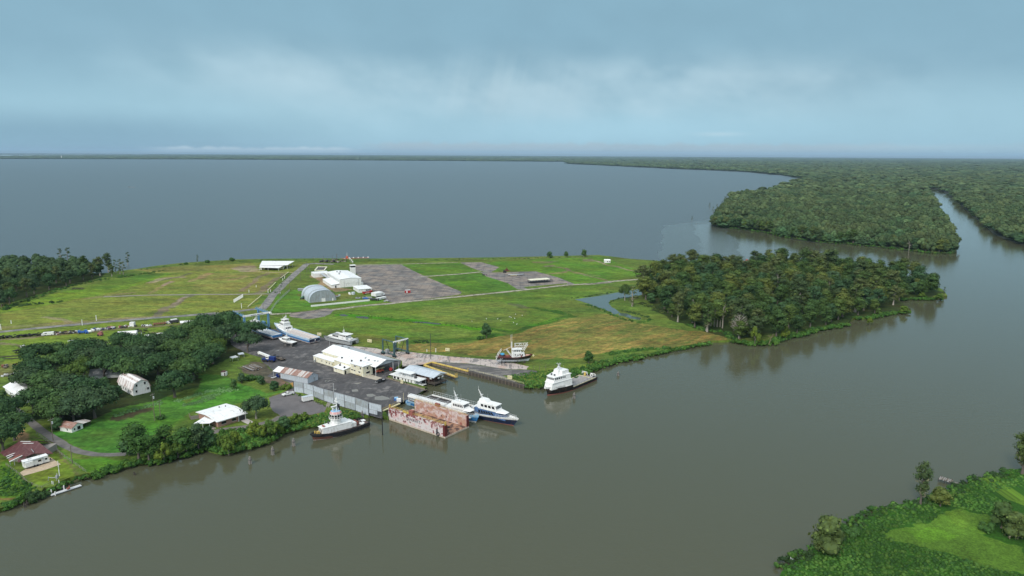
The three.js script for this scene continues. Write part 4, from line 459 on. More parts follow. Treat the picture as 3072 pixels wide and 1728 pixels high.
// the far woods: one mass of crowns
function mass(name, label, geo, list, m) {   // list: [x, y, z, sx, sy, turn, tint]
  const o = shade(new THREE.InstancedMesh(geo, m, list.length)), q = new THREE.Matrix4(), c = new THREE.Color(), e = new THREE.Quaternion(), up = V(0, 1, 0);
  list.forEach((t, i) => { e.setFromAxisAngle(up, t[5]); o.setMatrixAt(i, q.compose(V(t[0], t[1], t[2]), e, V(t[3], t[4], t[3]))); o.setColorAt(i, c.setRGB(...t[6])); });
  o.name = numbered(name); scene.add(o); return tag(o, label, null, null, 'stuff');
}
{
  const r = rng(2024), g1 = leaves([[0, 0.78, 0, 0.55, 0.2, 0.55], [0.4, 0.66, 0.2, 0.42, 0.18, 0.42], [-0.35, 0.62, 0.3, 0.45, 0.2, 0.45], [0.05, 0.6, -0.42, 0.44, 0.2, 0.44], [-0.2, 0.42, -0.1, 0.5, 0.25, 0.5]], 0.2, 0.6, 8, { core: 0.84, flatten: 0.5 }), g2 = leaves([[0, 0.72, 0, 0.62, 0.26, 0.62], [0.4, 0.62, 0.2, 0.4, 0.22, 0.4], [-0.35, 0.58, 0.3, 0.42, 0.2, 0.42]], 0.34, 0.55, 9, { core: 0.88, flatten: 0.4 }), m = leafMat(1, 1, 1), nearL = [], farL = [];
  for (let d = 600; d < 34000;) {
    const gap = max(8, d / 120), n = floor((1.5 * d) / gap);
    for (let i = 0; i < n; i++) {
      const a = -0.75 + 1.5 * ((i + r()) / n), rr = d + gap * (r() - 0.5), x = sin(a) * rr, z = -cos(a) * rr;
      if (!inside(farOutline, x, z) || inside(lagoon, x, z) || inside(lagoon2, x, z)) continue;
      const k = 0.6 + 0.75 * r() + (r() > 0.93 ? 0.5 : 0), q = fbm(x * 0.03 + 90, z * 0.03, 3), w = gap * (0.5 + 0.6 * r()), h = (10 + 10 * r() + (q - 0.5) * 16) * (d > 4000 ? 0.95 : 1), col = mix3([0.038, 0.082, 0.036], [0.082, 0.11, 0.046], clamp(q * 1.6 - 0.3)).map((c) => c * k);
      (d < 2300 ? nearL : farL).push([x, 0.3, z, w, h, r() * 6.28, col]);
    }
    d += gap * 0.9;
  }
  mass('forest', 'dense swamp forest on the far side of the channel', g1, nearL, m); mass('forest', 'endless hazy forest reaching to the horizon', g2, farL, m);
  for (const k of ['tall', 'cypress', 'round']) for (const v of [0, 1, 2]) { const p0 = proto(k, v), L = pointAll.slice(170).filter((p, i) => pointKind(p) === k && i % 3 === v).map((p) => { const s = pointTall(p, k) / p0.h, c = TINTS[k] ?? TINTS.oak, w = c[floor(r() * c.length)].color; return [p[0], LAND - 0.2, p[1], s * 1.3, s, r() * 6.28, [w.r, w.g, w.b]]; }); if (L.length) mass('woodland', k + ' crowns in the rear part of the wood on the point', p0.crown, L, m); }
  const lg = leftAll.filter((p) => !leftKeep.includes(p)).map(([x, z]) => [x, LAND - 0.2, z, 7, 11 + 4 * r(), r() * 6, mul3([0.05, 0.088, 0.038], 0.7 + 0.5 * r())]); if (lg.length) mass('forest', 'inner crowns of the wood at the left edge beyond the fields', g1, lg, m);
  console.log('forest', nearL.length, farL.length, 'left', leftKeep.length, lg.length, 'point', pointAll.length);
}
// rank growth along the banks: tufts of big leaves
{
  const tuft = leaves([[0, 0.3, 0, 0.75, 0.62, 0.75], [0.45, 0.15, 0.3, 0.5, 0.45, 0.5], [-0.4, 0.15, -0.3, 0.5, 0.45, 0.5]], 0.42, 0.55, 3, { core: 0.75, low: -0.3 }), m = leafMat(1, 1, 1);
  const lush = [[0.05, 0.12, 0.024], [0.06, 0.14, 0.026], [0.036, 0.092, 0.022], [0.075, 0.15, 0.03]], dull = [[0.06, 0.085, 0.03], [0.075, 0.1, 0.03], [0.045, 0.075, 0.025]], dark = [[0.03, 0.06, 0.022], [0.038, 0.075, 0.025]];
  const along = (P, w, per, cols, s0, s1, seed, y = LAND, off = 0) => { const r = rng(seed), out = []; for (let i = 0; i + 1 < P.length; i++) { const a = P[i], b = P[i + 1], L = hypot(b[0] - a[0], b[1] - a[1]), nx = -(b[1] - a[1]) / L, nz = (b[0] - a[0]) / L; for (let k = 0; k < L * per; k++) { const t = r(), q = (r() - 0.5) * w + off, s = lerp(s0, s1, r() * r()), x = lerp(a[0], b[0], t) + nx * q, z = lerp(a[1], b[1], t) + nz * q; out.push([x, y - 0.3 - (r() < 0.3 ? 0.7 : 0), z, s, s * (0.8 + 0.5 * r()), r() * 6, mul3(cols[floor(r() * cols.length)], 0.7 + 0.6 * noise(x * 0.15, z * 0.15))]); } } return out; };
  const fillIn = (poly, gap, cols, s0, s1, seed, y = LAND) => { const r = rng(seed); return scatter(poly, gap, seed).map(([x, z]) => { const s = lerp(s0, s1, r() * r()); return [x, y - 0.25, z, s, s * (0.7 + 0.6 * r()), r() * 6, mul3(cols[floor(r() * cols.length)], 0.65 + 0.7 * noise(x * 0.12, z * 0.12))]; }); };
  mass('undergrowth', 'lush weeds on the river bank in front of the houses', tuft, [
    ...along(pts2([-173.2,-220.3, -171.3,-222.6, -170.1,-226.1, -169.7,-227.6]), 3, 2.5, lush, 0.8, 1.8, 1), ...along(pts2([-170.7,-226.8, -167.5,-226.8, -165.2,-229.0, -165.8,-232.0]), 5, 3, dark, 1, 2.2, 2), ...fillIn(pts2([-195.4,-251.7, -188.2,-248.2, -179.1,-240.8, -173.2,-236.6, -167.3,-231.9, -167.9,-227.4, -173.1,-228.6, -178.4,-227.9]), 1.3, lush, 0.7, 1.5, 3), ...along(pts2([-166.1,-233.0, -163.0,-234.0, -163.5,-236.8, -161.6,-240.5, -157.8,-244.4, -155.3,-245.3]), 2.2, 2.4, lush, 0.6, 1.2, 4),
    ...along(pts2([-157.2,-246.0, -152.2,-247.4, -151.6,-249.8, -148.1,-254.9]), 6, 3.4, lush, 0.9, 2, 5), ...along(pts2([-149.7,-254.9, -144.8,-258.0, -135.9,-259.6, -129.0,-266.0, -127.0,-270.1]), 5, 3, lush, 0.9, 1.9, 6), ...fillIn(pts2([-127.7,-271.8, -128.3,-281.2, -124.2,-288.5, -116.0,-291.5, -107.9,-295.4, -102.9,-300.4, -94.8,-304.6, -90.5,-302.6, -89.1,-293.8, -94.5,-288.9, -98.0,-285.2, -99.2,-278.1, -104.3,-272.9, -109.7,-267.5, -115.9,-263.8]), 1.5, lush, 0.9, 2, 7), ...fillIn(pts2([-91.3,-301.6, -90.0,-307.8, -85.9,-311.0, -84.0,-314.3, -71.4,-310.2, -68.4,-305.0, -76.9,-300.8, -83.5,-294.8, -88.4,-292.8]), 1.4, lush, 0.8, 1.7, 8), ...along(pts2([-108.9,-336.0, -102.9,-332.4]), 3, 3, lush, 0.5, 0.9, 9), ...along(pts2([-95.0,-326.0, -86.8,-319.2, -78.2,-314.4, -71.4,-310.2]), 3.5, 3, dull, 0.5, 1, 10),
  ], m);
  mass('undergrowth', 'weeds on the river bank behind the black supply ship', tuft, [...fillIn(pts2([-0.4,-367.2, 5.1,-370.3, 15.7,-374.9, 37.1,-383.0, 43.6,-378.4, 33.4,-367.8, 19.2,-353.5, 14.6,-346.8, 7.4,-348.0]), 1.4, lush, 0.7, 1.6, 11), ...along(pts2([21.5,-356.3, 36.0,-370.8, 45.7,-384.7, 63.6,-399.5, 77.1,-406.7]), 8, 3.4, lush, 0.9, 2, 12), ...along(pts2([77.1,-406.7, 97.3,-419.7, 109.4,-427.5, 128.1,-438.8]), 3, 2.4, lush, 0.6, 1.6, 13), ...along(pts2([57.7,-409.8, 82.3,-421.3, 98.5,-425.4]), 5, 3, lush, 0.9, 2, 14)], m);
  mass('undergrowth', 'low growth at the waterline of the far wood along the channel', tuft, along(farFront, 6, 1.6, [...dull, ...dark, ...lush], 1.2, 3.6, 60, 0.8), m);
  mass('undergrowth', 'undergrowth along the edges of the wooded point', tuft, [...along(pts2([126.7,-486.8, 131.7,-472.5, 145.1,-463.7, 144.7,-444.2, 153.9,-436.3, 166.9,-438.5, 185.5,-457.8, 194.1,-460.4, 212.6,-476.4, 240.6,-491.0]), 6, 2.6, lush, 0.9, 2.2, 15), ...along(pts2([253.5,-511.7, 266.6,-512.0, 292.4,-530.3, 307.5,-532.1]), 6, 3, lush, 0.9, 1.7, 16), ...along(pts2([326.3,-580.7, 339.5,-584.7, 365.0,-585.3]), 5, 3, lush, 0.9, 1.8, 17), ...along(pts2([78.7,-559.1, 90.5,-579.4, 102.3,-583.2]), 2, 2, dark, 0.5, 1.1, 18), ...along(pts2([59.9,-552.3, 70.7,-532.7, 75.0,-517.1, 81.8,-501.1, 92.1,-491.0, 103.1,-501.6]), 3.5, 2.6, lush, 0.6, 1.6, 19), ...along(pts2([83.4,-531.6, 92.2,-523.1, 103.1,-501.6]), 4, 2.6, dark, 0.6, 1.5, 20), ...along(pts2([48.4,-578.4, 66.6,-585.8, 63.4,-585.7, 88.4,-603.8]), 2, 2, dark, 0.5, 1.1, 21), ...along(pts2([103.7,-559.7, 110.8,-541.1, 116.9,-523.7]), 6, 2, dull, 0.8, 2, 22)], m);
  mass('undergrowth', 'tall weeds along the marshy ditches of the long lawn', tuft, [...along(pts2([-130.5,-514.7, -118.9,-514.9, -105.8,-507.5, -87.2,-505.4]), 3, 1.4, dark, 0.4, 0.9, 23), ...along(pts2([-120.1,-506.4, -103.8,-503.4, -85.6,-495.6, -48.5,-483.0, -22.3,-472.8, -11.3,-467.2]), 5, 1.6, [[0.1, 0.19, 0.02], [0.08, 0.16, 0.02]], 0.4, 0.9, 24), ...along(pts2([-80.1,-491.0, -49.9,-485.4, -23.5,-473.9]), 1.5, 1.4, dark, 0.4, 0.9, 25), ...along(pts2([-11.3,-467.2, 2.8,-464.1, 20.6,-487.0, 35.9,-505.3]), 3, 1.2, dark, 0.4, 0.8, 26), ...along(pts2([16.2,-540.4, 31.9,-530.3, 45.1,-513.6]), 4, 1.6, lush, 0.5, 1.1, 27), ...along(pts2([-63.3,-435.0, -54.1,-437.2]), 8, 2, dark, 0.7, 1.5, 28), ...along(pts2([-53.0,-437.2, -24.2,-443.9, -10.9,-451.6]), 4, 1, lush, 0.4, 0.8, 29)], m);
  mass('undergrowth', 'scrub along the edge of the left wood and the lake shore', tuft, [...along(pts2([-387.4,-520.3, -391.3,-553.7, -395.8,-602.7, -393.3,-634.8, -383.0,-656.9, -352.2,-704.9]), 8, 1.2, [...lush, ...dark], 0.9, 2.2, 30), ...along(pts2([-387.4,-520.3, -382.9,-541.3, -360.9,-552.9]), 8, 1.4, dark, 0.9, 2.4, 31), ...along(pts2([-380.8,-705.0, -370.5,-726.6, -354.1,-747.3, -323.5,-754.2, -308.8,-771.4, -274.7,-778.8, -211.5,-784.8, -164.7,-783.9, -111.7,-788.3, -61.6,-793.2, 23.5,-805.9, 82.1,-818.7]), 4, 0.6, [...dull, ...dark], 0.5, 1.6, 32), ...along(pts2([-221.3,-685.1, -217.3,-657.3, -205.2,-593.0]), 8, 1.6, [...lush, ...dark], 0.4, 1.1, 33)], m);
  mass('undergrowth', 'thick weeds over the near bank at bottom right', tuft, [...along(pts2([80.2,-185.9, 87.9,-191.1, 92.3,-195.1, 97.7,-196.6, 105.1,-203.2, 110.4,-207.7, 113.6,-211.1, 119.3,-215.3, 126.9,-219.7, 135.6,-223.2, 141.5,-224.0, 148.7,-226.9, 156.3,-232.4, 164.9,-237.1, 176.4,-243.6, 186.7,-247.8, 195.8,-251.3]), 6, 5, [...lush, ...dark], 0.6, 1.5, 34, 1.2, -2), ...fillIn(pts2([77.5,-182.4, 88.0,-190.6, 97.7,-196.6, 110.1,-207.1, 119.3,-214.7, 134.6,-221.5, 146.8,-223.7, 147.2,-221.0, 137.2,-214.2, 129.9,-212.9, 123.0,-210.3, 117.5,-204.2, 123.2,-200.7, 130.3,-196.9, 138.4,-190.5, 144.5,-186.5, 147.9,-184.0, 140.4,-176.4, 84.7,-175.9]), 0.95, lush, 0.6, 1.25, 35, 1.2), ...fillIn(pts2([151.3,-226.6, 163.9,-235.6, 180.1,-243.6, 194.0,-248.7, 188.1,-240.5, 175.3,-236.4, 168.3,-234.1, 174.3,-229.7, 166.1,-225.3, 162.7,-219.8, 157.3,-222.4, 153.5,-224.5]), 1.0, lush, 0.6, 1.3, 36, 1.2)], m);
  // garden rows
  for (const [a, w, l] of [[[-181.3,-304.4, -176.6,-311.8, -170.9,-319.6, -167.5,-320.8], 4, 'long row of leafy vegetables in the lawn below the barn'], [[-161.9,-323.2, -156.9,-332.7, -150.8,-340.3, -154.5,-339.0, -152.1,-340.3], 3, 'upper of two leafy vegetable rows right of the barn'], [[-156.5,-317.6, -150.8,-323.3, -146.2,-329.3, -151.5,-329.3, -145.5,-335.4], 3, 'lower of two leafy vegetable rows right of the barn'], [[-149.4,-342.9, -143.3,-339.2, -140.6,-343.1], 6, 'sprawling vine patch beside the upright bush']]) { const o = mass('vegetable_row', l, tuft, along(pts2(a), w, 6, [[0.11, 0.22, 0.075], [0.13, 0.24, 0.09]], 0.7, 1.1, 40 + w), m); o.userData.label = l; }
}

// ---------- buildings ----------
const slab = (p, t = 0.18) => { const b = p.map(([x, y, z]) => [x, y - t, z]); return hexa(b, p); };   // four corners, counter-clockwise seen from above
const gableWalls = (L0, L1, z0, z1, h, hr, alongX = true) => alongX ? faces([[[L0, 0, z1], [L1, 0, z1], [L1, h, z1], [L0, h, z1]], [[L1, 0, z0], [L0, 0, z0], [L0, h, z0], [L1, h, z0]], [[L1, 0, z1], [L1, 0, z0], [L1, h, z0], [L1, hr, (z0 + z1) / 2], [L1, h, z1]], [[L0, 0, z0], [L0, 0, z1], [L0, h, z1], [L0, hr, (z0 + z1) / 2], [L0, h, z0]]])
  : faces([[[L0, 0, z1], [L1, 0, z1], [L1, h, z1], [(L0 + L1) / 2, hr, z1], [L0, h, z1]], [[L1, 0, z0], [L0, 0, z0], [L0, h, z0], [(L0 + L1) / 2, hr, z0], [L1, h, z0]], [[L1, 0, z1], [L1, 0, z0], [L1, h, z0], [L1, h, z1]], [[L0, 0, z0], [L0, 0, z1], [L0, h, z1], [L0, h, z0]]]);
const roofX = (x0, x1, z0, z1, h, hr, o = 0.5) => { const m = (z0 + z1) / 2, k = ((hr - h) / ((z1 - z0) / 2)) * o; return [slab([[x0 - o, h - k, z1 + o], [x1 + o, h - k, z1 + o], [x1 + o, hr, m], [x0 - o, hr, m]].map(([a, b, c]) => [a, b + 0.2, c])), slab([[x0 - o, hr, m], [x1 + o, hr, m], [x1 + o, h - k, z0 - o], [x0 - o, h - k, z0 - o]].map(([a, b, c]) => [a, b + 0.2, c]))]; };
const roofZ = (x0, x1, z0, z1, h, hr, o = 0.5) => { const m = (x0 + x1) / 2, k = ((hr - h) / ((x1 - x0) / 2)) * o; return [slab([[x0 - o, h - k, z1 + o], [m, hr, z1 + o], [m, hr, z0 - o], [x0 - o, h - k, z0 - o]].map(([a, b, c]) => [a, b + 0.2, c])), slab([[m, hr, z1 + o], [x1 + o, h - k, z1 + o], [x1 + o, h - k, z0 - o], [m, hr, z0 - o]].map(([a, b, c]) => [a, b + 0.2, c]))]; };
const rect = (x0, x1, y0, y1, z0, z1) => box(x1 - x0, y1 - y0, z1 - z0, (x0 + x1) / 2, (y0 + y1) / 2, (z0 + z1) / 2);
const onFront = (x, y, w, h, z) => box(w, h, 0.12, x, y, z + 0.02), onSide = (z, y, w, h, x) => box(0.12, h, w, x, y, z);
const window_ = (o, x, y, w, h, z, side) => { const s = part(o, 'window', side ? onSide(z, y, w, h, x) : onFront(x, y, w, h, z), M.glass); part(s, 'frame', side ? [onSide(z, y + h / 2 + 0.06, w + 0.24, 0.12, x), onSide(z, y - h / 2 - 0.06, w + 0.24, 0.12, x)] : [onFront(x, y + h / 2 + 0.06, w + 0.24, 0.12, z), onFront(x, y - h / 2 - 0.06, w + 0.24, 0.12, z)], M.white); return s; };
const ground = (name, label, cat, f, group) => thing(name, label, cat, f.at(), f.turn, group);
const rustRoofTex = (seed, base, share) => tex(256, 256, 9, (u, v) => { const s = noise(floor(u * 9) * 3.7 + seed, 2 + seed), k = sm(0.3, 0.7, fbm(u * 30 + seed, v * 6, 4, 32) * 0.6 + s * 0.55 + share); return mul3(mix3(base, mix3([0.2, 0.075, 0.045], [0.27, 0.14, 0.1], fbm(u * 20, v * 20, 3, 32)), k * 0.92), 0.85 + 0.3 * fbm(u * 32, v * 32, 2, 32)); });
const rustRoof = new THREE.MeshStandardMaterial({ map: rustRoofTex(3, [0.5, 0.48, 0.46], 0.02), roughness: 0.7 }), rustRoof2 = new THREE.MeshStandardMaterial({ map: rustRoofTex(9, [0.7, 0.68, 0.66], -0.2), roughness: 0.7 });
const brickTex = tex(128, 128, 3, (u, v) => { const r = floor(v * 24), c = floor(u * 9 + (r % 2) * 0.5), j = (v * 24) % 1 < 0.14 || (u * 9 + (r % 2) * 0.5) % 1 < 0.06, n = noise(c * 3.3 + 40, r * 5.1); return j ? [0.4, 0.36, 0.32] : mix3([0.26, 0.12, 0.085], [0.4, 0.22, 0.17], n); });
const brick = new THREE.MeshStandardMaterial({ map: brickTex, roughness: 0.85 });
const maroonRoof = painted([0.085, 0.026, 0.028], [0.13, 0.06, 0.055], 0.1, 0.6, 7, 51, 0.6);

{ // brick house with the big white roof
  const f = frame(-128.2,-290.4, -118.9,-301.7), o = ground('brick_house', 'low brick house with a wide bright white roof and carport, on the river lawn', 'house', f), L = f.len, D = 19;
  part(o, 'wall', [rect(0.8, L - 0.8, 0, 2.9, -D + 0.8, -0.9)], brick);
  const rf = part(o, 'roof', [slab([[0, 3.0, 0], [L, 3.0, 0], [L, 3.9, -D / 2], [0, 3.9, -D / 2]], 0.25), slab([[0, 3.9, -D / 2], [L, 3.9, -D / 2], [L, 3.0, -D], [0, 3.0, -D]], 0.25)], M.whiteRoof);
  many(rf, 'roof_vent', [cyl(0.2, 0.2, 0.8, L - 3, 3.3, -D + 5, 8), cyl(0.2, 0.2, 0.8, L - 5.5, 3.3, -D + 4, 8)], M.dark);
  part(o, 'carport_roof', [slab([[-7.2, 2.85, -6.5], [-2.4, 2.85, -1.6], [0.6, 2.95, -2.4], [-0.2, 2.95, -10.5]], 0.2)], M.whiteRoof);
  many(o, 'post', [cyl(0.1, 0.1, 2.7, -6.4, 0, -6.2, 6), cyl(0.1, 0.1, 2.7, -2.4, 0, -1.9, 6), cyl(0.1, 0.1, 2.7, -4.4, 0, -4, 6)], M.white);
  for (const x of [3.6, 8.4]) window_(o, x, 1.6, 2.1, 1.3, -0.9);
  part(o, 'porch_screen', onFront(L - 2.6, 1.35, 3.0, 2.4, -0.88), M.dark); many(o, 'porch_column', [box(0.25, 2.8, 0.25, L - 4.2, 1.4, -0.7), box(0.25, 2.8, 0.25, L - 0.9, 1.4, -0.7)], M.white);
  window_(o, 0.74, 1.7, 1.0, 0.9, -12, true);
}
{ const a = [-144.3,-300.5], b = [-139.4,-303.6], c = [-146.4,-305.6], f = frame(a[0], a[1], b[0], b[1]), o = ground('privacy_fence', 'tan board fence enclosing a small yard left of the brick house', 'fence', f); const n = 14, L = min(f.len, 6); for (let i = 0; i < n; i++) part(o, 'board', box(L / n - 0.03, 1.7 + 0.06 * (i % 3), 0.05, (L * (i + 0.5)) / n, 0.85, 0), M.greyWood); for (let i = 0; i < 12; i++) part(o, 'board', box(0.05, 1.7, 0.4, 0, 0.85, -0.25 - i * 0.44), M.wood); part(o, 'rail', [box(L, 0.1, 0.1, L / 2, 1.4, -0.08), box(0.1, 0.1, 5.2, -0.08, 1.4, -2.6)], M.wood); }
{ // white barn
  const f = frame(-186.7,-331.7, -181.3,-337.9), o = ground('white_barn', 'white gambrel roofed barn with rust streaked roof and black windows', 'barn', f), W = f.len, D = 18.7;
  const prof = [[-0.4, 3.1], [0.9, 6.1], [W / 2, 7.5], [W - 0.9, 6.1], [W + 0.4, 3.1]], gab = (z) => [[0, 0, z], [W, 0, z], [W, 3.6, z], [W - 1, 5.95, z], [W / 2, 7.3, z], [1, 5.95, z], [0, 3.6, z]];
  part(o, 'wall', faces([gab(0), gab(-D).reverse(), [[0, 0, -D], [0, 0, 0], [0, 3.6, 0], [0, 3.6, -D]], [[W, 0, 0], [W, 0, -D], [W, 3.6, -D], [W, 3.6, 0]]]), M.white);
  for (let i = 0; i < 4; i++) { const [a, b] = [prof[i], prof[i + 1]]; part(o, 'roof', slab([[a[0], a[1], 0.35], [b[0], b[1], 0.35], [b[0], b[1], -D - 0.3], [a[0], a[1], -D - 0.3]], 0.12), i > 1 ? rustRoof : rustRoof2); }
  for (const [x, y] of [[1.9, 4.9], [W - 2.4, 5.3], [1.6, 1.9], [W - 1.1, 2.2]]) window_(o, x, y, 0.8, 1.2, 0.0);
  for (const z of [-2.6, -5, -9, -12, -15]) window_(o, 0, 1.6, 0.8, 1.2, z, true);
}
{ const f = frame(-188.2,-284.9, -186.4,-290.5), o = ground('old_shed', 'little white shed leaning under a rusty tin roof in the lawn', 'shed', f), W = 5.4, D = 6.8; part(o, 'wall', gableWalls(0, W, -D, 0, 2.0, 3.4, false), M.white); many(o, 'roof', roofZ(0, W, -D, 0, 2.0, 3.4, 0.4), rustRoof); window_(o, 1.3, 1.2, 0.6, 0.8, 0); part(o, 'doorway', onFront(3.4, 1.1, 1.5, 1.5, 0.0), M.glass); part(o, 'lean_roof', slab([[W, 2.1, 0], [W + 4.6, 1.7, -0.4], [W + 4.8, 1.9, -4.5], [W, 2.5, -5]], 0.1), rustRoof2); many(o, 'post', [box(0.12, 1.8, 0.12, W + 4.3, 0.9, -0.7), box(0.12, 1.9, 0.12, W + 4.4, 0.9, -4), box(0.12, 1.9, 0.12, W + 2.2, 0.9, -0.4)], M.darkWood); window_(o, 0, 1.1, 0.5, 0.8, -2.6, true); }
{ // maroon roofed house at the left edge
  const P0 = [-190, -259], o = thing('maroon_roof_house', 'house with a broad maroon roof patched with bare tin strips', 'house', [P0[0], LAND, P0[1]]), l = (x, z, y) => [x - P0[0], y - LAND, z - P0[1]];
  const r1 = l(-195.3,-263.1, 7), r2 = l(-188.1,-263.2, 7), r3 = l(-178.6,-257.6, 4.3), r4 = l(-185.9,-257.7, 4.3), r5 = l(-187.4,-255.5, 4), r6 = l(-196.1,-255.6, 4), r7 = l(-199.8,-258.3, 4.3), r8 = l(-197.0,-261.5, 5.5), back = [r2[0] + 3, 2.6, r2[2] - 6], back2 = [r1[0] - 1, 2.6, r1[2] - 6], off = (g) => g, thick = (f) => [faces([f]), faces([f.map(([x, y, z]) => [x, y - 0.22, z]).reverse()]), faces(f.map((p, i) => { const q = f[(i + 1) % f.length]; return [[p[0], p[1] - 0.22, p[2]], [q[0], q[1] - 0.22, q[2]], q, p]; }))];
  part(o, 'roof', thick([r1, r4, r3, r2]), maroonRoof); part(o, 'roof', thick([r8, r7, r6, r5, r4, r1]), maroonRoof); part(o, 'roof', thick([r1, r2, back, back2]), maroonRoof); part(o, 'roof', thick([r8, r1, back2, [r7[0], 2.6, r7[2] - 3]]), maroonRoof);
  part(o, 'wall', [rect(r1[0] - 0.5, r2[0] + 4.5, 0, 2.6, r2[2] - 4.5, r3[2] - 0.9), rect(r6[0] + 0.8, r5[0] - 0.8, 0, 2.4, r8[2] - 1, r5[2] - 0.8)], M.greyWood);
  const strip = (a, b, w, m, n = 'skylight_strip') => part(o, n, slab([[a[0], a[1] + 0.14, a[2] + w], [b[0], b[1] + 0.14, b[2] + w], [b[0], b[1] + 0.14, b[2]], [a[0], a[1] + 0.14, a[2]]], 0.06), m);
  strip(l(-194.5,-263.0, 6.85), l(-190.5,-263.0, 6.85), 0.35, M.white); strip(l(-193.0,-262.1, 6.45), l(-188.9,-262.2, 6.45), 0.4, M.white);
  for (const [a, b, m] of [[l(-193.9,-253.8, 3.85), l(-193.0,-256.0, 4.1), M.white], [l(-195.2,-255.2, 3.95), l(-193.1,-257.8, 4.45), M.white], [l(-192.3,-252.5, 3.6), l(-190.8,-256.5, 4.2), M.redLead], [l(-191.4,-251.5, 3.5), l(-189.4,-255.8, 4.1), M.white], [l(-192.0,-252.1, 3.55), l(-190.1,-256.4, 4.15), M.redLead]]) part(o, 'tin_sheet', beam([a[0], a[1] + 0.1, a[2]], [b[0], b[1] + 0.1, b[2]], 0.45, 0.08), m);
  part(o, 'lean_roof', slab([l(-188.5,-251.8, 3.2), l(-186.2,-253.7, 3.2), l(-188.4,-255.7, 3.7), l(-189.4,-253.4, 3.7)], 0.12), maroonRoof); part(o, 'ridge_pipe', [bar(l(-187.9,-259.1, 5.4), l(-186.0,-257.6, 4.7), 0.12)], M.greyMetal);
  const w = l(-192.5,-253.2, 1.5); many(o, 'post', [box(0.15, 2.2, 0.15, w[0], 1.1, w[2]), box(0.15, 2.2, 0.15, w[0] + 2, 1.1, w[2] + 0.4)], M.greyMetal);
}
{ const f = frame(-251.5,-333.7, -234.8,-319.8), o = ground('white_warehouse', 'long white roofed building cut by the left edge of the picture', 'building', f), L = f.len; part(o, 'wall', gableWalls(-3, L - 2, -9, -1, 3, 4.6), M.white); many(o, 'roof', roofX(-3, L - 2, -9, -1, 3, 4.6, 0.7), M.whiteRoof); part(o, 'annex', rect(L - 4, L + 1, 0, 2.4, -4.4, -0.9), M.paleSteel); part(o, 'annex_roof', slab([[L - 4.4, 2.7, -0.6], [L + 1.3, 2.6, -0.6], [L + 1.3, 2.9, -4.8], [L - 4.4, 2.9, -4.8]]), M.whiteRoof); part(o, 'door', onFront(L - 0.6, 1.1, 0.9, 2, -0.88), M.dark); part(o, 'eave_board', rect(-3, L - 2, 2.6, 2.9, -0.98, -0.9), M.paleSteel); }
{ const f = frame(-222.2,-355.0, -212.9,-357.9), o = ground('hidden_house', 'pale old roof showing between the oaks beside the barn', 'house', f), L = 15; part(o, 'wall', gableWalls(0, L, -8, -2, 2.4, 4.6), M.white); many(o, 'roof', roofX(0, L, -8, -2, 2.4, 4.6), M.greyRoof); }
{ const f = frame(-156.6,-364.3, -153.3,-364.4), o = ground('garden_shed', 'tiny white outhouse with a maroon roof in the back of the lawn', 'shed', f); part(o, 'wall', rect(0, 2.6, 0, 1.9, -2.2, 0), M.white); part(o, 'roof', slab([[-0.2, 2.2, 0.2], [2.2, 2.4, 0.2], [2.2, 2.4, -2.5], [-0.2, 2.2, -2.5]]), maroonRoof); part(o, 'door', onFront(2.0, 0.9, 0.7, 1.6, 0.0), M.dark); }
{ // grey shed with rusty roof
  const f = frame(-123.4,-360.8, -106.3,-351.8), o = ground('metal_shed', 'grey corrugated metal shed with a rust striped roof at the yard edge', 'shed', f), L = f.len, D = 7.6;
  part(o, 'wall', gableWalls(0, L, -D, 0, 3.2, 4.9), M.paleSteel); many(o, 'roof', roofX(0, L, -D, 0, 3.2, 4.9, 0.35), rustRoof); part(o, 'wall_rib', Array.from({ length: 24 }, (_, i) => box(0.06, 3, 0.05, 0.4 + i * (L - 0.8) / 23, 1.55, 0.03)), M.steel);
  part(o, 'door', onSide(-5, 1.1, 1.1, 2.2, L + 0.03), M.steel); part(o, 'vent', onSide(-D / 2, 4.2, 0.5, 0.4, L + 0.03), M.dark);
  part(o, 'canopy', slab([[-5.2, 3.3, 0.4], [-0.2, 3.3, 0.4], [-0.2, 4.9, -D / 2], [-5.2, 4.9, -D / 2]], 0.12), M.whiteRoof); many(o, 'post', [cyl(0.09, 0.09, 3.1, -4.9, 0, 0.2, 6), cyl(0.09, 0.09, 4.5, -4.9, 0, -D / 2, 6)], M.rail);
}
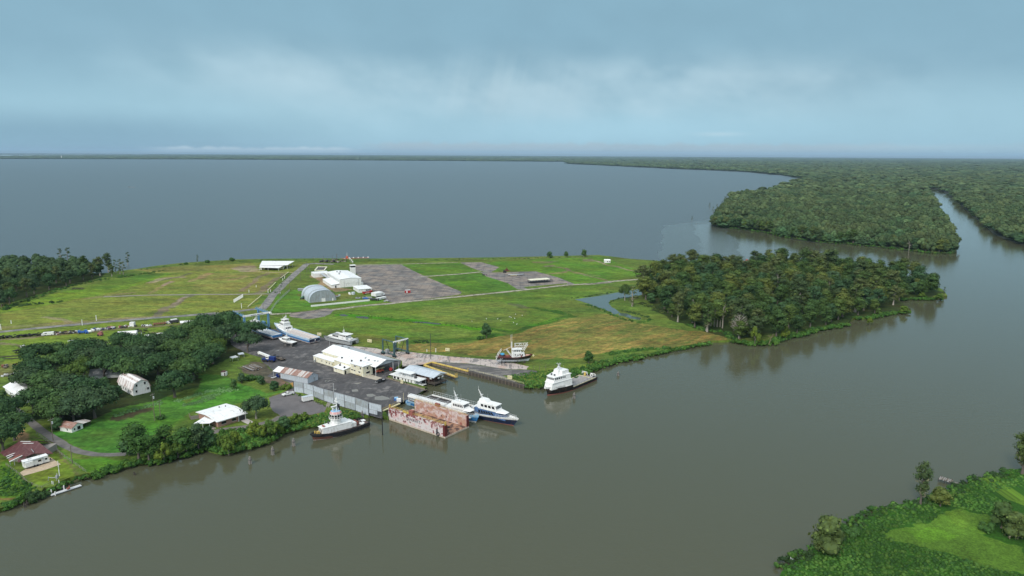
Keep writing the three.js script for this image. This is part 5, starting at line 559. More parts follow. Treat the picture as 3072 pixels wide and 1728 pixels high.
{ // tall grey sheet wall along the yard
  const P = pts2([-109.6,-339.1, -104.1,-337.3, -97.8,-332.5, -91.1,-326.6, -85.2,-322.1, -79.0,-317.7, -72.9,-313.4, -65.4,-307.1, -58.7,-303.3]), tops = [5.6, 5.4, 5.4, 5.8, 6, 6.1, 6.2, 6.3, 6.3], o = thing('sheet_wall', 'tall grey corrugated sheet wall between the gravel lot and the shipyard', 'wall', [P[0][0], LAND, P[0][1]]), l = (p, y) => [p[0] - P[0][0], y, p[1] - P[0][1]];
  P.forEach((p, i) => part(o, 'post', [box(0.32, tops[i] + 0.5, 0.32, ...[l(p, 0)[0], tops[i] / 2 - 0.2, l(p, 0)[2]])], M.dark));
  for (let i = 0; i + 1 < P.length; i++) {
    const [a, b] = [P[i], P[i + 1]], L = hypot(b[0] - a[0], b[1] - a[1]), t = [(b[0] - a[0]) / L, (b[1] - a[1]) / L];
    for (const [v0, v1] of [[i > 6 ? 0.2 : 0, 0.5], [0.52, 1]]) {
      const q0 = lerp(tops[i] * v0, tops[i + 1] * v0, 0.5), q1 = lerp(tops[i], tops[i + 1], 0.5) * v1, m = i === 7 && v0 < 0.3 ? 0.62 : 1, G = [], n = 14;
      for (let k = 0; k < n * m; k++) { const u = (k + 0.5) / n, c = [lerp(a[0], b[0], u), lerp(a[1], b[1], u)], w = (L / n) * 1.02; G.push(beam(l([c[0] - (t[0] * w) / 2, c[1] - (t[1] * w) / 2], (q0 + q1) / 2), l([c[0] + (t[0] * w) / 2, c[1] + (t[1] * w) / 2], (q0 + q1) / 2), k % 2 ? 0.1 : 0.18, q1 - q0)); }
      part(o, 'panel', G, [M.paleSteel, M.steel, M.paleSteel][(i * 2 + (v0 > 0.4)) % 3]);
    }
    part(o, 'rail', [beam(l(a, tops[i] * 0.51), l(b, tops[i + 1] * 0.51), 0.34, 0.14), beam(l(a, tops[i]), l(b, tops[i + 1]), 0.26, 0.12)], M.greyMetal);
  }
}
{ // shipyard office and workshop
  const f = frame(-114.57, -392.7, -79.83, -363.99), o = ground('shipyard_workshop', 'cream shipyard office and workshop with long pale roofs and an open end', 'building', f);
  const x0 = 1.5, x1 = 50, zl = -4.5, zr = -21.8, e = 5.2, r = 7.6, zm = -12.6;
  part(o, 'wall', [gableWalls(x0 + 0.6, 35, zr + 0.6, zl - 0.4, e, r)], M.cream);
  part(o, 'roof', slab([[x0, e, zl], [x1, e, zl], [x1 - 0.6, r, zm], [x0 + 0.3, r, zm]]), M.whiteRoof); part(o, 'roof', slab([[x0 + 0.3, r, zm], [x1 - 0.6, r, zm], [x1, e, zr], [x0, e, zr]]), M.greyRoof);
  part(o, 'gable_sheet', faces([[[x1 - 0.7, e, zl + 0.3], [x1 - 0.7, e, zr - 0.3], [x1 - 0.9, r - 0.2, zm]]]), M.steel); part(o, 'truss', [beam([x1 - 0.9, e - 0.25, zl], [x1 - 0.9, e - 0.25, zr], 0.2, 0.3)], M.dark);
  many(o, 'column', [cyl(0.16, 0.16, 5, x1 - 0.6, 0, zl - 0.5, 8), cyl(0.16, 0.16, 5, x1 - 0.6, 0, -17.2, 8), cyl(0.16, 0.16, 5, x1 - 0.6, 0, zr + 0.5, 8), cyl(0.16, 0.16, 5, 42, 0, zr + 0.5, 8)], M.rail);
  part(o, 'low_wing', rect(0, 19, 0, 3.1, -5.4, 0), M.cream); part(o, 'low_wing_roof', slab([[-0.3, 3.25, 0.3], [19.2, 3.25, 0.3], [19.2, 3.7, -4.2], [-0.3, 3.7, -4.2]]), M.whiteRoof); part(o, 'gutter', slab([[-0.2, 3.45, -4.2], [19.4, 3.45, -4.2], [19.4, 3.55, -5.9], [-0.2, 3.55, -5.9]]), M.greyRoof);
  for (const x of [2, 8, 12.4, 15, 17.6]) window_(o, x, 1.6, 0.5, 0.9, 0); part(o, 'downpipe_stain', rect(18, 18.9, 0.2, 2.8, -0.02, 0.03), M.paleYellow);
  part(o, 'middle_wing', rect(19, 34, 0, 4.5, -6, -0.4), M.cream); part(o, 'middle_wing_roof', slab([[18.8, 4.6, 0], [34, 4.6, 0], [34, 5.7, -7], [18.8, 5.7, -7]]), M.whiteRoof); window_(o, 25, 3.3, 0.9, 0.7, -0.4); window_(o, 21.5, 1.5, 0.8, 0.9, -0.4);
  part(o, 'front_wing', rect(25, 34, 0, 2.5, -0.4, 4.4), M.cream); part(o, 'front_wing_roof', slab([[24.7, 2.6, 4.8], [34.2, 2.6, 4.8], [34.2, 3.3, -0.4], [24.7, 3.3, -0.4]]), M.whiteRoof); window_(o, 27, 1.9, 1.3, 0.5, 4.4); part(o, 'doorway', onSide(3.4, 1, 0.9, 1.9, 34.02), M.glass);
  part(o, 'two_storey_block', rect(34, 45, 0, 5.6, -6.4, 0), M.cream); part(o, 'two_storey_roof', slab([[33.8, 5.75, 0.5], [45.4, 5.75, 0.5], [45.4, 6.1, -6.8], [33.8, 6.1, -6.8]], 0.25), M.whiteRoof);
  for (const [x, y, w, h] of [[35.4, 2.1, 1.2, 0.7], [37.6, 2.1, 1.4, 0.6], [41.8, 2.0, 1.5, 0.7], [38, 4.6, 1.6, 0.7], [42.8, 4.3, 0.9, 1.1]]) window_(o, x, y, w, h, 0); for (const [z, y, w, h] of [[-3, 4.2, 0.9, 1.2], [-3.2, 1.7, 2.3, 1.1]]) window_(o, 45.02, y, w, h, z, true);
  many(o, 'roof_vent', [[22, 5.1, -3.6], [31, 5.1, -3.4], [37, 6.1, -5], [27, 3.1, 1.6], [32, 3, 2.4]].map(([x, y, z]) => cyl(0.55, 0.4, 0.75, x, y, z, 10)), M.black); many(o, 'skylight', [[8, -14.5], [14, -14.5]].map(([x, z]) => cyl(0.7, 0.6, 0.35, x, r - 0.5, z, 10)), M.dark);
  part(o, 'air_unit', [[36, -9], [40, -8], [44, -9], [46, -9.5]].map(([x, z]) => box(0.9, 0.7, 0.8, x, e + 1.45, z)), M.greyMetal); part(o, 'tank', [cyl(0.5, 0.5, 1.2, 2.2, 0, 0.8, 10)], M.greyMetal); part(o, 'bollard_rail', rails([[40, 0, 0.8], [43.8, 0, 0.8]], 1, 2, 0.06), M.yellow);
}
{ // boathouse
  const f = frame(-58.9,-365.5, -40.6,-351.8), o = thing('boathouse', 'brown boathouse on pilings under a pale blue grey metal roof', 'boathouse', f.at(0), f.turn), L = f.len, D = 10.7;
  part(o, 'deck', rect(1, L + 0.2, 1.0, 1.35, -D + 0.6, -0.6), M.darkWood); part(o, 'wall', rect(1.4, L - 4.4, 1.35, 4.5, -D + 1.4, -1.5), M.brownWall); many(o, 'roof', roofX(0.4, L - 0.4, -D + 0.4, -0.4, 4.9, 6.2, 0.5), M.paleSteel); part(o, 'gable_sheet', faces([[[L - 0.3, 5, -0.2], [L - 0.3, 5, -D + 0.2], [L - 0.3, 6.2, -D / 2]]]), M.white);
  part(o, 'post', Array.from({ length: 6 }, (_, i) => box(0.16, 3.4, 0.16, L - 0.4 - (i % 2) * 3.8, 3, -1 - floor(i / 2) * (D - 2) / 2)), M.darkWood); part(o, 'piling', Array.from({ length: 18 }, (_, i) => cyl(0.17, 0.17, 3.2, 1.4 + (i % 6) * (L - 1.8) / 5, -2, -1 - floor(i / 6) * (D - 2) / 2, 7)), M.darkWood);
  window_(o, 9.6, 3.1, 1, 1.3, -1.5); window_(o, 13, 3.0, 1, 1.2, -1.5); part(o, 'railing', rails([[1, 1.35, -0.7], [L, 1.35, -0.7], [L, 1.35, -D + 0.7]], 0.9, 2, 0.05), M.wood); many(o, 'hanging_sign', [box(1.4, 0.8, 0.08, L - 2.8, 4.0, -0.7), box(0.08, 0.8, 1.5, L - 0.1, 4.0, -4), box(0.08, 0.8, 1.1, L - 0.1, 4.1, -7)], M.white);
}
{ // white hangar group
  const f = frame(-154.04, -618.8, -136.56, -628.08), o = ground('white_hangar', 'big white hangar with a flat white roof beside the stained apron', 'hangar', f), L = f.len;
  part(o, 'wall', gableWalls(0, L, -46, 0, 7.2, 8.2, false), M.white); many(o, 'roof', roofZ(0, L, -46, 0, 7.2, 8.2, 0.3), M.whiteRoof); part(o, 'hangar_door', [onFront(L * 0.54, 3.2, 12.6, 6.2, 0.05)], M.white); part(o, 'door_seam', [onFront(L * 0.54, 3.3, 12.6, 0.12, 0.1), onFront(L * 0.21, 3.2, 0.14, 6.4, 0.1), onFront(L * 0.87, 3.2, 0.14, 6.4, 0.1)], M.greyMetal);
  part(o, 'lean_to', rect(-7, 0, 0, 2.9, -34, -0.4), M.white); part(o, 'lean_to_roof', slab([[-7.3, 3.0, 0], [0, 3.8, 0], [0, 3.8, -34.4], [-7.3, 3.0, -34.4]]), M.whiteRoof); part(o, 'window', Array.from({ length: 9 }, (_, i) => box(0.1, 1.6, 2.2, -0.02, 5.6, -4 - i * 4.6)), M.steel); part(o, 'doorway', onFront(-3.4, 1.1, 1.2, 2.2, -0.38), M.dark);
  part(o, 'rear_block', rect(-9, 6, 0, 4, -74, -62), M.white); part(o, 'link_canopy', slab([[-3, 3.6, -34], [-0.4, 3.9, -34], [-0.4, 3.9, -62], [-3, 3.6, -62]]), M.greyRoof); part(o, 'rear_roof', rect(0, L, 4.5, 5, -60, -46), M.whiteRoof);
  many(o, 'roof_vent', [cyl(0.7, 0.7, 2, 6, 7.6, -24, 8), cyl(0.6, 0.6, 1.8, 9, 8, -32, 8), cyl(0.6, 0.6, 1.6, 7, 7.8, -36, 8)], M.greyMetal); part(o, 'side_box', rect(L, L + 2, 0, 3, -4, -1), M.white);
  const t = ground('control_tower', 'small square white tower with a dark glazed top behind the white hangar', 'tower', f), tx = 28, tz = -64; part(t, 'shaft', rect(tx, tx + 4.4, 0, 7, tz - 4.4, tz), M.white); part(t, 'window', rect(tx + 0.1, tx + 4.3, 7, 8.7, tz - 4.3, tz - 0.1), M.glass); part(t, 'roof', rect(tx - 0.4, tx + 4.8, 8.7, 9.2, tz - 4.8, tz + 0.4), M.white); t.userData.category = 'tower';
  const a = ground('flat_annex', 'low flat white block in front of the hangar with a red truck before it', 'building', f); part(a, 'wall', rect(8.4, 20, 0, 2.9, 14, 31), M.white); part(a, 'roof', rect(8, 20.4, 2.9, 3.2, 13.6, 31.4), M.whiteRoof); part(a, 'door', onFront(17, 1.2, 4.5, 2.1, 31), M.dark);
}
{ // quonset hut
  const f = frame(-162.3, -553, -143.5, -563.6), o = ground('quonset_hut', 'round arched grey corrugated steel hangar with a white door', 'hangar', f), W = f.len, D = 28, H = 9.4, n = 20, arc = (i, k = 1) => { const a = PI * (1 - i / n); return [W / 2 + (W / 2) * k * Math.sign(cos(a)) * Math.pow(abs(cos(a)), 0.8), H * k * Math.pow(sin(a), 0.8)]; };
  for (let j = 0; j < 7; j++) { const F = [], z0 = -(D * j) / 7, z1 = -(D * (j + 1)) / 7 + 0.12; for (let i = 0; i < n; i++) { const a = arc(i), b = arc(i + 1); F.push([[a[0], a[1], z0], [b[0], b[1], z0], [b[0], b[1], z1], [a[0], a[1], z1]]); } part(o, 'roof_panel', faces(F), [M.paleSteel, M.steel, M.paleSteel, M.paleSteel][j % 4]); }
  part(o, 'inner_shell', faces(Array.from({ length: n }, (_, i) => { const a = arc(i, 0.985), b = arc(i + 1, 0.985); return [[a[0], a[1], -0.1], [b[0], b[1], -0.1], [b[0], b[1], -D + 0.1], [a[0], a[1], -D + 0.1]]; })), M.steel);
  const end = (z) => faces([Array.from({ length: n + 1 }, (_, i) => [...arc(i, 0.985), z])]); many(o, 'end_wall', [end(-0.25), end(-D + 0.25)], M.steel);
  part(o, 'wall_rib', Array.from({ length: 27 }, (_, i) => { const x = 0.8 + (i * (W - 1.6)) / 26, y = H * 0.97 * Math.pow(max(0.02, 1 - Math.pow(abs(x - W / 2) / (W / 2), 2.5)), 0.4); return box(0.09, y, 0.07, x, y / 2, -0.2); }), M.greyMetal);
  part(o, 'door', onFront(W * 0.5 + 0.4, 1.4, 3, 2.8, -0.18), M.white); many(o, 'door_post', [box(0.2, 8.6, 0.12, W * 0.5 - 1.5, 4.3, -0.14), box(0.2, 8.6, 0.12, W * 0.5 + 2, 4.3, -0.14)], M.rail); part(o, 'side_door', onFront(W - 2.8, 1.2, 0.9, 2.2, -0.18), M.white);
}
{ const f = frame(-258.44, -714.17, -235.69, -720.2), o = ground('open_shed', 'wide white roofed open shed near the lake shore at the end of the road', 'shed', f); part(o, 'wall', rect(0, 23, 0, 3.6, -20, 0), M.white); part(o, 'roof', slab([[-0.5, 4.6, 1], [27, 4.6, 3], [33, 5.4, -18], [0, 5.6, -25]], 0.3), M.whiteRoof); part(o, 'front_roof', slab([[-1, 3.2, 4], [19, 3.0, 11], [23.5, 4.1, 0.5], [0, 4.1, 0]], 0.2), M.whiteRoof); many(o, 'post', [[18.5, 10.3], [8, 6.8], [-0.6, 3.8], [28, -4], [31, -14], [26.4, 2.4]].map(([x, z]) => box(0.3, 4, 0.3, x, 1.6, z)), M.rail); part(o, 'dark_opening', onFront(9, 1.2, 15, 2.2, 0.02), M.dark); many(o, 'door', [onFront(3.4, 1.2, 2, 2.2, 0.06), onFront(20.5, 1.4, 3.6, 2.6, 0.06)], M.paleYellow); }
{ const f = frame(102.5,-773.5, 108.9,-773.7), o = ground('white_hut', 'small white hut with dark windows on the grass near the lake', 'hut', f); part(o, 'wall', gableWalls(0, 6.5, -5, 0, 2.6, 3.6), M.white); many(o, 'roof', roofX(0, 6.5, -5, 0, 2.6, 3.6, 0.2), M.whiteRoof); many(o, 'window', [onFront(3.2, 1.5, 0.8, 1.2, 0.02), onFront(5.2, 1.5, 0.8, 1.2, 0.02)], M.glass); part(o, 'chimney', box(1, 1.4, 1, 1, 3.3, -2), M.white); }
{ const f = frame(-157.2, -538.5, -115.9, -562.3), o = ground('low_white_wall', 'long low white wall on the lawn in front of the arched hangar', 'wall', f); for (let i = 0; i < 8; i++) part(o, 'panel', box(f.len / 8 - 0.04, 1.35, 0.25, (f.len * (i + 0.5)) / 8, 0.67, 0), M.white); }

// ---------- vessels ----------
// x runs from the stern (0) to the bow (L), y up, z to the sides
function hullShape({ L, B, keel = -0.8, D = 2.4, sheer = 1.2, rake = 2, stern = 0.12, full = 2.3, fine = 1.5, mid = 0.5, sternSheer = 0, flat: fl = 0.72, N = 22 }) {
  const yd = (t) => D + sheer * Math.pow(max(0, (t - 0.35) / 0.65), 2) + sternSheer * Math.pow(max(0, (0.3 - t) / 0.3), 2);
  const bd = (t) => (B / 2) * (t < mid ? 1 - stern * ((mid - t) / mid) ** 2 : Math.pow(max(0, 1 - Math.pow((t - mid) / (1 - mid), full)), 0.9)), bw = (t) => (B / 2) * fl * (t < mid ? 1 - stern * 1.2 * ((mid - t) / mid) ** 2 : Math.pow(max(0, 1 - Math.pow((t - mid) / (1 - mid), fine)), 1));
  const at = (t, v, s) => [t * L - rake * (1 - v) * sm(0.55, 1, t), lerp(keel, yd(t), v), s * lerp(bw(t), bd(t), Math.pow(v, 0.7))];
  const band = (v0, v1, t0 = 0, t1 = 1, out = 0) => { const F = [], q = (t, v, s) => { const p = at(t, v, s); p[2] += s * out; return p; }; for (const s of [1, -1]) for (let i = 0; i < N; i++) { const a = lerp(t0, t1, i / N), b = lerp(t0, t1, (i + 1) / N); F.push(s > 0 ? [q(a, v0, s), q(b, v0, s), q(b, v1, s), q(a, v1, s)] : [q(b, v0, s), q(a, v0, s), q(a, v1, s), q(b, v1, s)]); } if (!t0) F.push([q(0, v0, -1), q(0, v0, 1), q(0, v1, 1), q(0, v1, -1)]); return faces(F); };
  const deck = (v, t0 = 0, t1 = 1, inset = 0.12) => { const F = []; for (let i = 0; i < N; i++) { const a = lerp(t0, t1, i / N), b = lerp(t0, t1, (i + 1) / N), A = at(a, v, 1), C = at(b, v, 1); F.push([[A[0], A[1], max(0, A[2] - inset)], [C[0], C[1], max(0, C[2] - inset)], [C[0], C[1], -max(0, C[2] - inset)], [A[0], A[1], -max(0, A[2] - inset)]]); } return faces(F); };
  const cap = (t0, t1, w = 0.16) => { const G = []; for (const s of [1, -1]) for (let i = 0; i < N; i++) { const a = at(lerp(t0, t1, i / N), 1, s), b = at(lerp(t0, t1, (i + 1) / N), 1, s); if (hypot(a[0] - b[0], a[2] - b[2]) > 0.01) G.push(beam(a, b, w, w)); } return G; };
  const edge = (t0, t1, s, n = 8, v = 1, inset = 0.15) => Array.from({ length: n + 1 }, (_, i) => { const p = at(lerp(t0, t1, i / n), v, s); p[2] -= s * inset; return p; });
  return { L, B, yd, bd, at, band, deck, cap, edge };
}
const vessel = (name, label, cat, sx, sz, bx, bz, y = 0) => { const L = hypot(bx - sx, bz - sz); const o = thing(name, label, cat, [sx, y, sz], atan2(-(bz - sz), bx - sx)); o.userData.len = undefined; delete o.userData.len; return [o, L]; };
const glaze = (o, ring, spec, v0 = 0.35, v1 = 0.8) => { const w = wallsOf(ring); for (const [side, n, a = 0.06, b = 0.94, gap = 0.3] of spec) for (const g of panes(...w[side], n, v0, v1, a, b, gap)) part(o, 'window', g, M.glass); };
const tyreGeo = (x, y, z, r, ry = 0) => { const g = new THREE.TorusGeometry(r, r * 0.34, 6, 12); if (ry) g.rotateY(ry); return g.translate(x, y, z); };
const mast = (x, y, h, lean = 0, w = 0.5) => { const G = [bar([x - w, y, 0.4], [x - lean, y + h, 0], 0.09), bar([x - w, y, -0.4], [x - lean, y + h, 0], 0.09), bar([x + w, y, 0], [x - lean, y + h, 0], 0.1)]; for (let i = 1; i < 4; i++) { const k = i / 4, X = x - lean * k; G.push(bar([X, y + h * k, -1.1 * (1 - k * 0.4)], [X, y + h * k, 1.1 * (1 - k * 0.4)], 0.07)); } G.push(box(0.25, 0.18, 1.8, x - lean * 0.55 + 0.5, y + h * 0.55, 0), bar([x - lean, y + h, 0], [x - lean, y + h + 1.6, 0], 0.04)); return G; };
const antennas = (L) => L.map(([x, y, z, h]) => bar([x, y, z], [x - h * 0.08, y + h, z], 0.045, 4, 0.02));

// the four long crew boats share a plan: cargo deck aft, cabin and wheelhouse forward
function crewBoat(o, L, s) {
  const h = hullShape({ L, ...s.hull }), d = (x) => lerp(s.hull.keel, h.yd(x / L), s.deckV ?? 0.9), w = s.cabW ?? s.hull.B * 0.37;
  for (const [n, v0, v1, m, out] of s.bands) part(o, n, h.band(v0, v1, 0, 1, out ?? 0), m);
  part(o, 'cargo_deck', h.deck(s.deckV ?? 0.9, 0, 0.6, 0.05), s.deckMat); part(o, 'foredeck', h.deck((s.deckV ?? 0.9) + 0.002, 0.6, 1, 0.05), s.foreMat ?? M.white); part(o, 'gunwale', h.cap(0, 0.985, 0.2), s.capMat ?? M.white);
  const x0 = L * (s.c0 ?? 0.6), x1 = L * (s.c1 ?? 0.86), y0 = d(x0) - 0.1, r1 = cabRings(x0, x1, y0, y0 + (s.h1 ?? 2.5), w, (x1 - x0) * 0.28, 0.2, 0.35, w * 0.62), y1 = y0 + (s.h1 ?? 2.5);
  part(o, 'cabin', hexa(...r1), s.cabMat ?? M.white); if (s.cabWin) glaze(o, r1, s.cabWin, 0.4, 0.78);
  const a = lerp(x0, x1, s.w0 ?? 0.14), b = lerp(x0, x1, s.w1 ?? 0.66), r2 = cabRings(a, b, y1, y1 + (s.h2 ?? 2.3), w * 0.8, 1.5, -0.1, 0.3, w * 0.66), y2 = y1 + (s.h2 ?? 2.3); part(o, 'wheelhouse', hexa(...r2), M.white); glaze(o, r2, [[0, s.side ?? 5, 0.12, 0.95], [1, 5, 0.04, 0.96], [2, s.side ?? 5, 0.05, 0.88]], 0.42, 0.8);
  part(o, 'visor', cab(b - 3.4, b - 0.6, y2, y2 + 0.18, w * 0.7, 0.2, 0, 0.05), M.white); part(o, 'wheelhouse_roof', cab(a - 0.6, b - 1.0, y2 + 0.0, y2 + 0.22, w * 0.68, 0.1, 0.1, 0.05), M.white);
  if (s.brow) part(o, 'brow', cab(b - 0.5, x1 - 0.3, y1 - 0.02, y1 + 0.55, w * 0.8, (x1 - b) * 0.7, 0, 0.4, w * 0.5), M.white);
  if (s.fly) { const r3 = cabRings(a + 0.4, a + 4.2, y2 + 0.2, y2 + 2.0, w * 0.52, 0.9, 0, 0.15); part(o, 'flybridge', hexa(...r3), M.white); glaze(o, r3, [[0, 3, 0.15, 0.9], [1, 3], [3, 3], [2, 3, 0.1, 0.85]], 0.45, 0.85); part(o, 'flybridge_roof', cab(a, a + 4.4, y2 + 2.0, y2 + 2.2, w * 0.6, 0.3), M.white); }
  const yt = y2 + (s.fly ? 2.2 : 0.2); part(o, 'mast', mast(a + 1.6, yt, s.mast ?? 4, s.lean ?? 1.6), M.white); part(o, 'antenna', antennas([[a + 2.6, yt, 1, 3], [a + 3.0, yt, -1, 3.4], [a + 0.8, yt, 0.6, 2.2]]), M.rail); part(o, 'radome', [new THREE.SphereGeometry(0.5, 10, 8).translate(a + 3, yt + 0.5, 0)], M.white);
  part(o, 'bow_rail', rails([...h.edge(0.8, 0.97, 1, 6), ...h.edge(0.8, 0.97, -1, 6).reverse()], 0.9, 1.8, 0.035), s.railMat ?? M.white);
  for (const sd of s.cargoRails ?? [1, -1]) part(o, 'cargo_rail', rails(h.edge(0.02, s.railTo ?? 0.55, sd, 7, 1, 0.2), s.railH ?? 1.6, 1.6, 0.06), s.railMat ?? M.rail);
  part(o, 'deck_locker', [box(1.4, 1, 1, x0 - 1.2, y0 + 0.5, w * 0.5), box(0.9, 1.3, 0.9, x0 - 0.9, y0 + 0.6, -w * 0.5)], M.white);
  return { h, d, y1, y2, x0, x1, a, b, w };
}
const deckPink = painted([0.5, 0.4, 0.36], [0.6, 0.56, 0.52], 0.2, 0.8, 6, 61), deckDark = painted([0.03, 0.027, 0.025], [0.07, 0.06, 0.055], 0.1, 0.85, 7, 63), deckPale = painted([0.52, 0.54, 0.54], [0.3, 0.33, 0.36], 0.15, 0.8, 5, 65), dullBottom = painted([0.42, 0.4, 0.4], [0.3, 0.14, 0.11], 0.14, 0.7, 8, 67), skyBlueHull = painted([0.4, 0.58, 0.76], [0.5, 0.57, 0.62], 0.16, 0.45, 8, 68);
const blocks = (o, list, top) => many(o, 'keel_block', list.map(([x, z]) => box(0.9, top, 1.2, x, top / 2 - 0.02, z)), M.darkWood);
{
  const [o, L] = vessel('crew_boat', 'long blue and white crew boat standing ashore on blocks, nearest the field', 'crew boat', -124.7, -431.5, -160.6, -463.1, LAND);
  const q = crewBoat(o, L, { hull: { L, B: 9, keel: 0.6, D: 3.4, sheer: 2.0, rake: 4, fine: 1.5, full: 2.4, mid: 0.45, flat: 0.97 }, bands: [['hull_bottom', 0, 0.22, dullBottom], ['hull_stripe', 0.22, 0.6, M.blue], ['hull_side', 0.6, 1, skyBlueHull]], deckMat: deckPink, foreMat: M.white, c0: 0.63, c1: 0.87, fly: true, cabWin: [[3, 3, 0.2, 0.8]], side: 5, cargoRails: [-1], railH: 2.2, railTo: 0.5, brow: true, mast: 3, lean: 1, capMat: skyBlueHull, railMat: M.rail });
  part(o, 'transom_panel', [box(0.08, 1.7, 7.4, -0.06, 2.1, 0)], M.navy); part(o, 'porthole', new THREE.SphereGeometry(0.45, 10, 8).scale(0.3, 1, 1).translate(-0.15, 2.1, 0.4), M.white); part(o, 'hatch', [box(1, 0.3, 1, 2, 3.1, -1.5)], M.dark); part(o, 'bow_stripe', q.h.band(0.72, 0.8, 0.68, 0.93, 0.05), M.black); blocks(o, [[3, 0], [10, 1.6], [10, -1.6], [18, 0], [26, 0], [34, 0]], 1.0);
}
{
  const [o, L] = vessel('crew_boat', 'weathered light blue crew boat hung under the blue travel lift', 'crew boat', -151, -440, -182.5, -467.7, LAND);
  crewBoat(o, L, { hull: { L, B: 8.2, keel: 1.1, D: 3.2, sheer: 1.6, rake: 3.5, fine: 1.4, mid: 0.45, flat: 0.92 }, bands: [['hull_bottom', 0, 0.45, dullBottom], ['hull_side', 0.45, 1, M.paleBlue]], deckMat: deckPale, c0: 0.56, c1: 0.86, cabWin: [[0, 4, 0.1, 0.6]], side: 5, railTo: 0.45, cargoRails: [-1], railH: 1.8, mast: 3.5, capMat: M.blue, foreMat: M.white });
  part(o, 'transom_panel', [box(0.08, 1.5, 7, -0.06, 2.5, 0)], M.blue); blocks(o, [[3, 0], [10, 0], [17, 0], [26, 0]], 1.2);
}
{
  const [o, L] = vessel('ferry_boat', 'white crew boat with a sky blue bow moored between dry dock and dark decked boat', 'boat', -48.6, -327.8, -14.4, -301.4, 0);
  crewBoat(o, L, { hull: { L, B: 8, keel: -0.7, D: 2.5, sheer: 1.5, rake: 2.5, fine: 1.5, full: 2.0, mid: 0.55 }, bands: [['hull_bottom', 0, 0.3, M.white], ['hull_side', 0.3, 0.76, M.blue], ['upper_side', 0.76, 1, M.paleBlue]], deckMat: deckDark, foreMat: deckPale, h1: 2.9, h2: 2.6, cabW: 3.2, c0: 0.55, c1: 0.91, w0: 0.3, w1: 0.8, brow: true, cabWin: [[2, 4, 0.1, 0.6]], side: 6, cargoRails: [-1, 1], railTo: 0.5, railH: 1.3, mast: 4.6, lean: 2.2, capMat: M.paleBlue });
  part(o, 'side_house', [hexa([[1, 4.6, 4.0], [25, 4.6, 4.0], [25, 4.6, 1.6], [1, 4.6, 1.6]], [[1.4, 5.7, 3.9], [25, 6.0, 3.9], [25, 6.0, 1.7], [1.4, 5.7, 1.7]]), ...[2, 7, 12, 17, 22].flatMap((x) => [box(0.25, 2.4, 0.25, x, 3.4, 3.8), box(0.25, 2.4, 0.25, x, 3.4, 1.8)]), rect(0.9, 25, 2.3, 4.6, 1.7, 1.8)], M.white); part(o, 'side_house_rail', rails([[1.5, 5.8, 3.7], [24, 6.0, 3.7]], 0.8, 2.2, 0.05), M.rail); part(o, 'bow_band', cab(36.2, 39.2, 3.6, 4.0, 2.6, 0.8, 0, 0.1, 1.6), M.black);
}
{
  const [o, L] = vessel('crew_boat', 'navy blue hulled crew boat with a long dark cargo deck, outermost at the yard berth', 'crew boat', -41.5, -330.2, 3.4, -297.2, 0);
  const q = crewBoat(o, L, { hull: { L, B: 8.4, keel: -0.7, D: 2.6, sheer: 1.6, rake: 3.6, fine: 1.35, full: 2.1, mid: 0.5 }, bands: [['hull_bottom', 0, 0.24, M.redLead], ['hull_side', 0.24, 0.8, M.navy], ['bulwark', 0.8, 1, M.white]], deckV: 0.84, deckMat: deckDark, foreMat: deckPale, h1: 3.0, h2: 2.8, c0: 0.58, c1: 0.89, w0: 0.12, w1: 0.74, cabW: 3.2, cabMat: painted([0.06, 0.12, 0.25], [0.12, 0.2, 0.33], 0.1, 0.4, 6, 71), cabWin: [[0, 6, 0.15, 0.72], [2, 6, 0.25, 0.85]], brow: true, side: 4, cargoRails: [-1], railTo: 0.58, railH: 1.9, mast: 5, lean: 3.4 });
  part(o, 'cargo_bulwark', [q.h.band(0.82, 1, 0.02, 0.6, 0.02)], M.rail); part(o, 'top_deck', [cab(q.a - 0.4, q.a + 4.6, q.y2 + 0.2, q.y2 + 1.5, 1.5, 1.2, 0.3, 0.2), cab(q.a - 1.6, q.a, q.y1, q.y2, 1.8, 0, 0.6, 0.2)], M.white); part(o, 'funnel', [cab(q.x0 - 2.6, q.x0 - 0.6, q.d(q.x0) + 0.1, q.d(q.x0) + 2.6, 2.6, 0, 0.5, 0.2)], M.white);
  part(o, 'deck_beam', [0.1, 0.22, 0.34, 0.46, 0.57].map((t) => { const a = q.h.at(t, 0.86, 1), b = q.h.at(t, 0.86, -1); return beam(a, b, 0.2, 0.12); }), M.rail); part(o, 'bow_letter', Array.from({ length: 14 }, (_, i) => box(0.42, 0.35, 0.06, 34.6 + i * 0.55 + (i > 6 ? 0.4 : 0), 3.2 + i * 0.035, 3.62 - i * 0.13, 0.24)), M.dark);
}
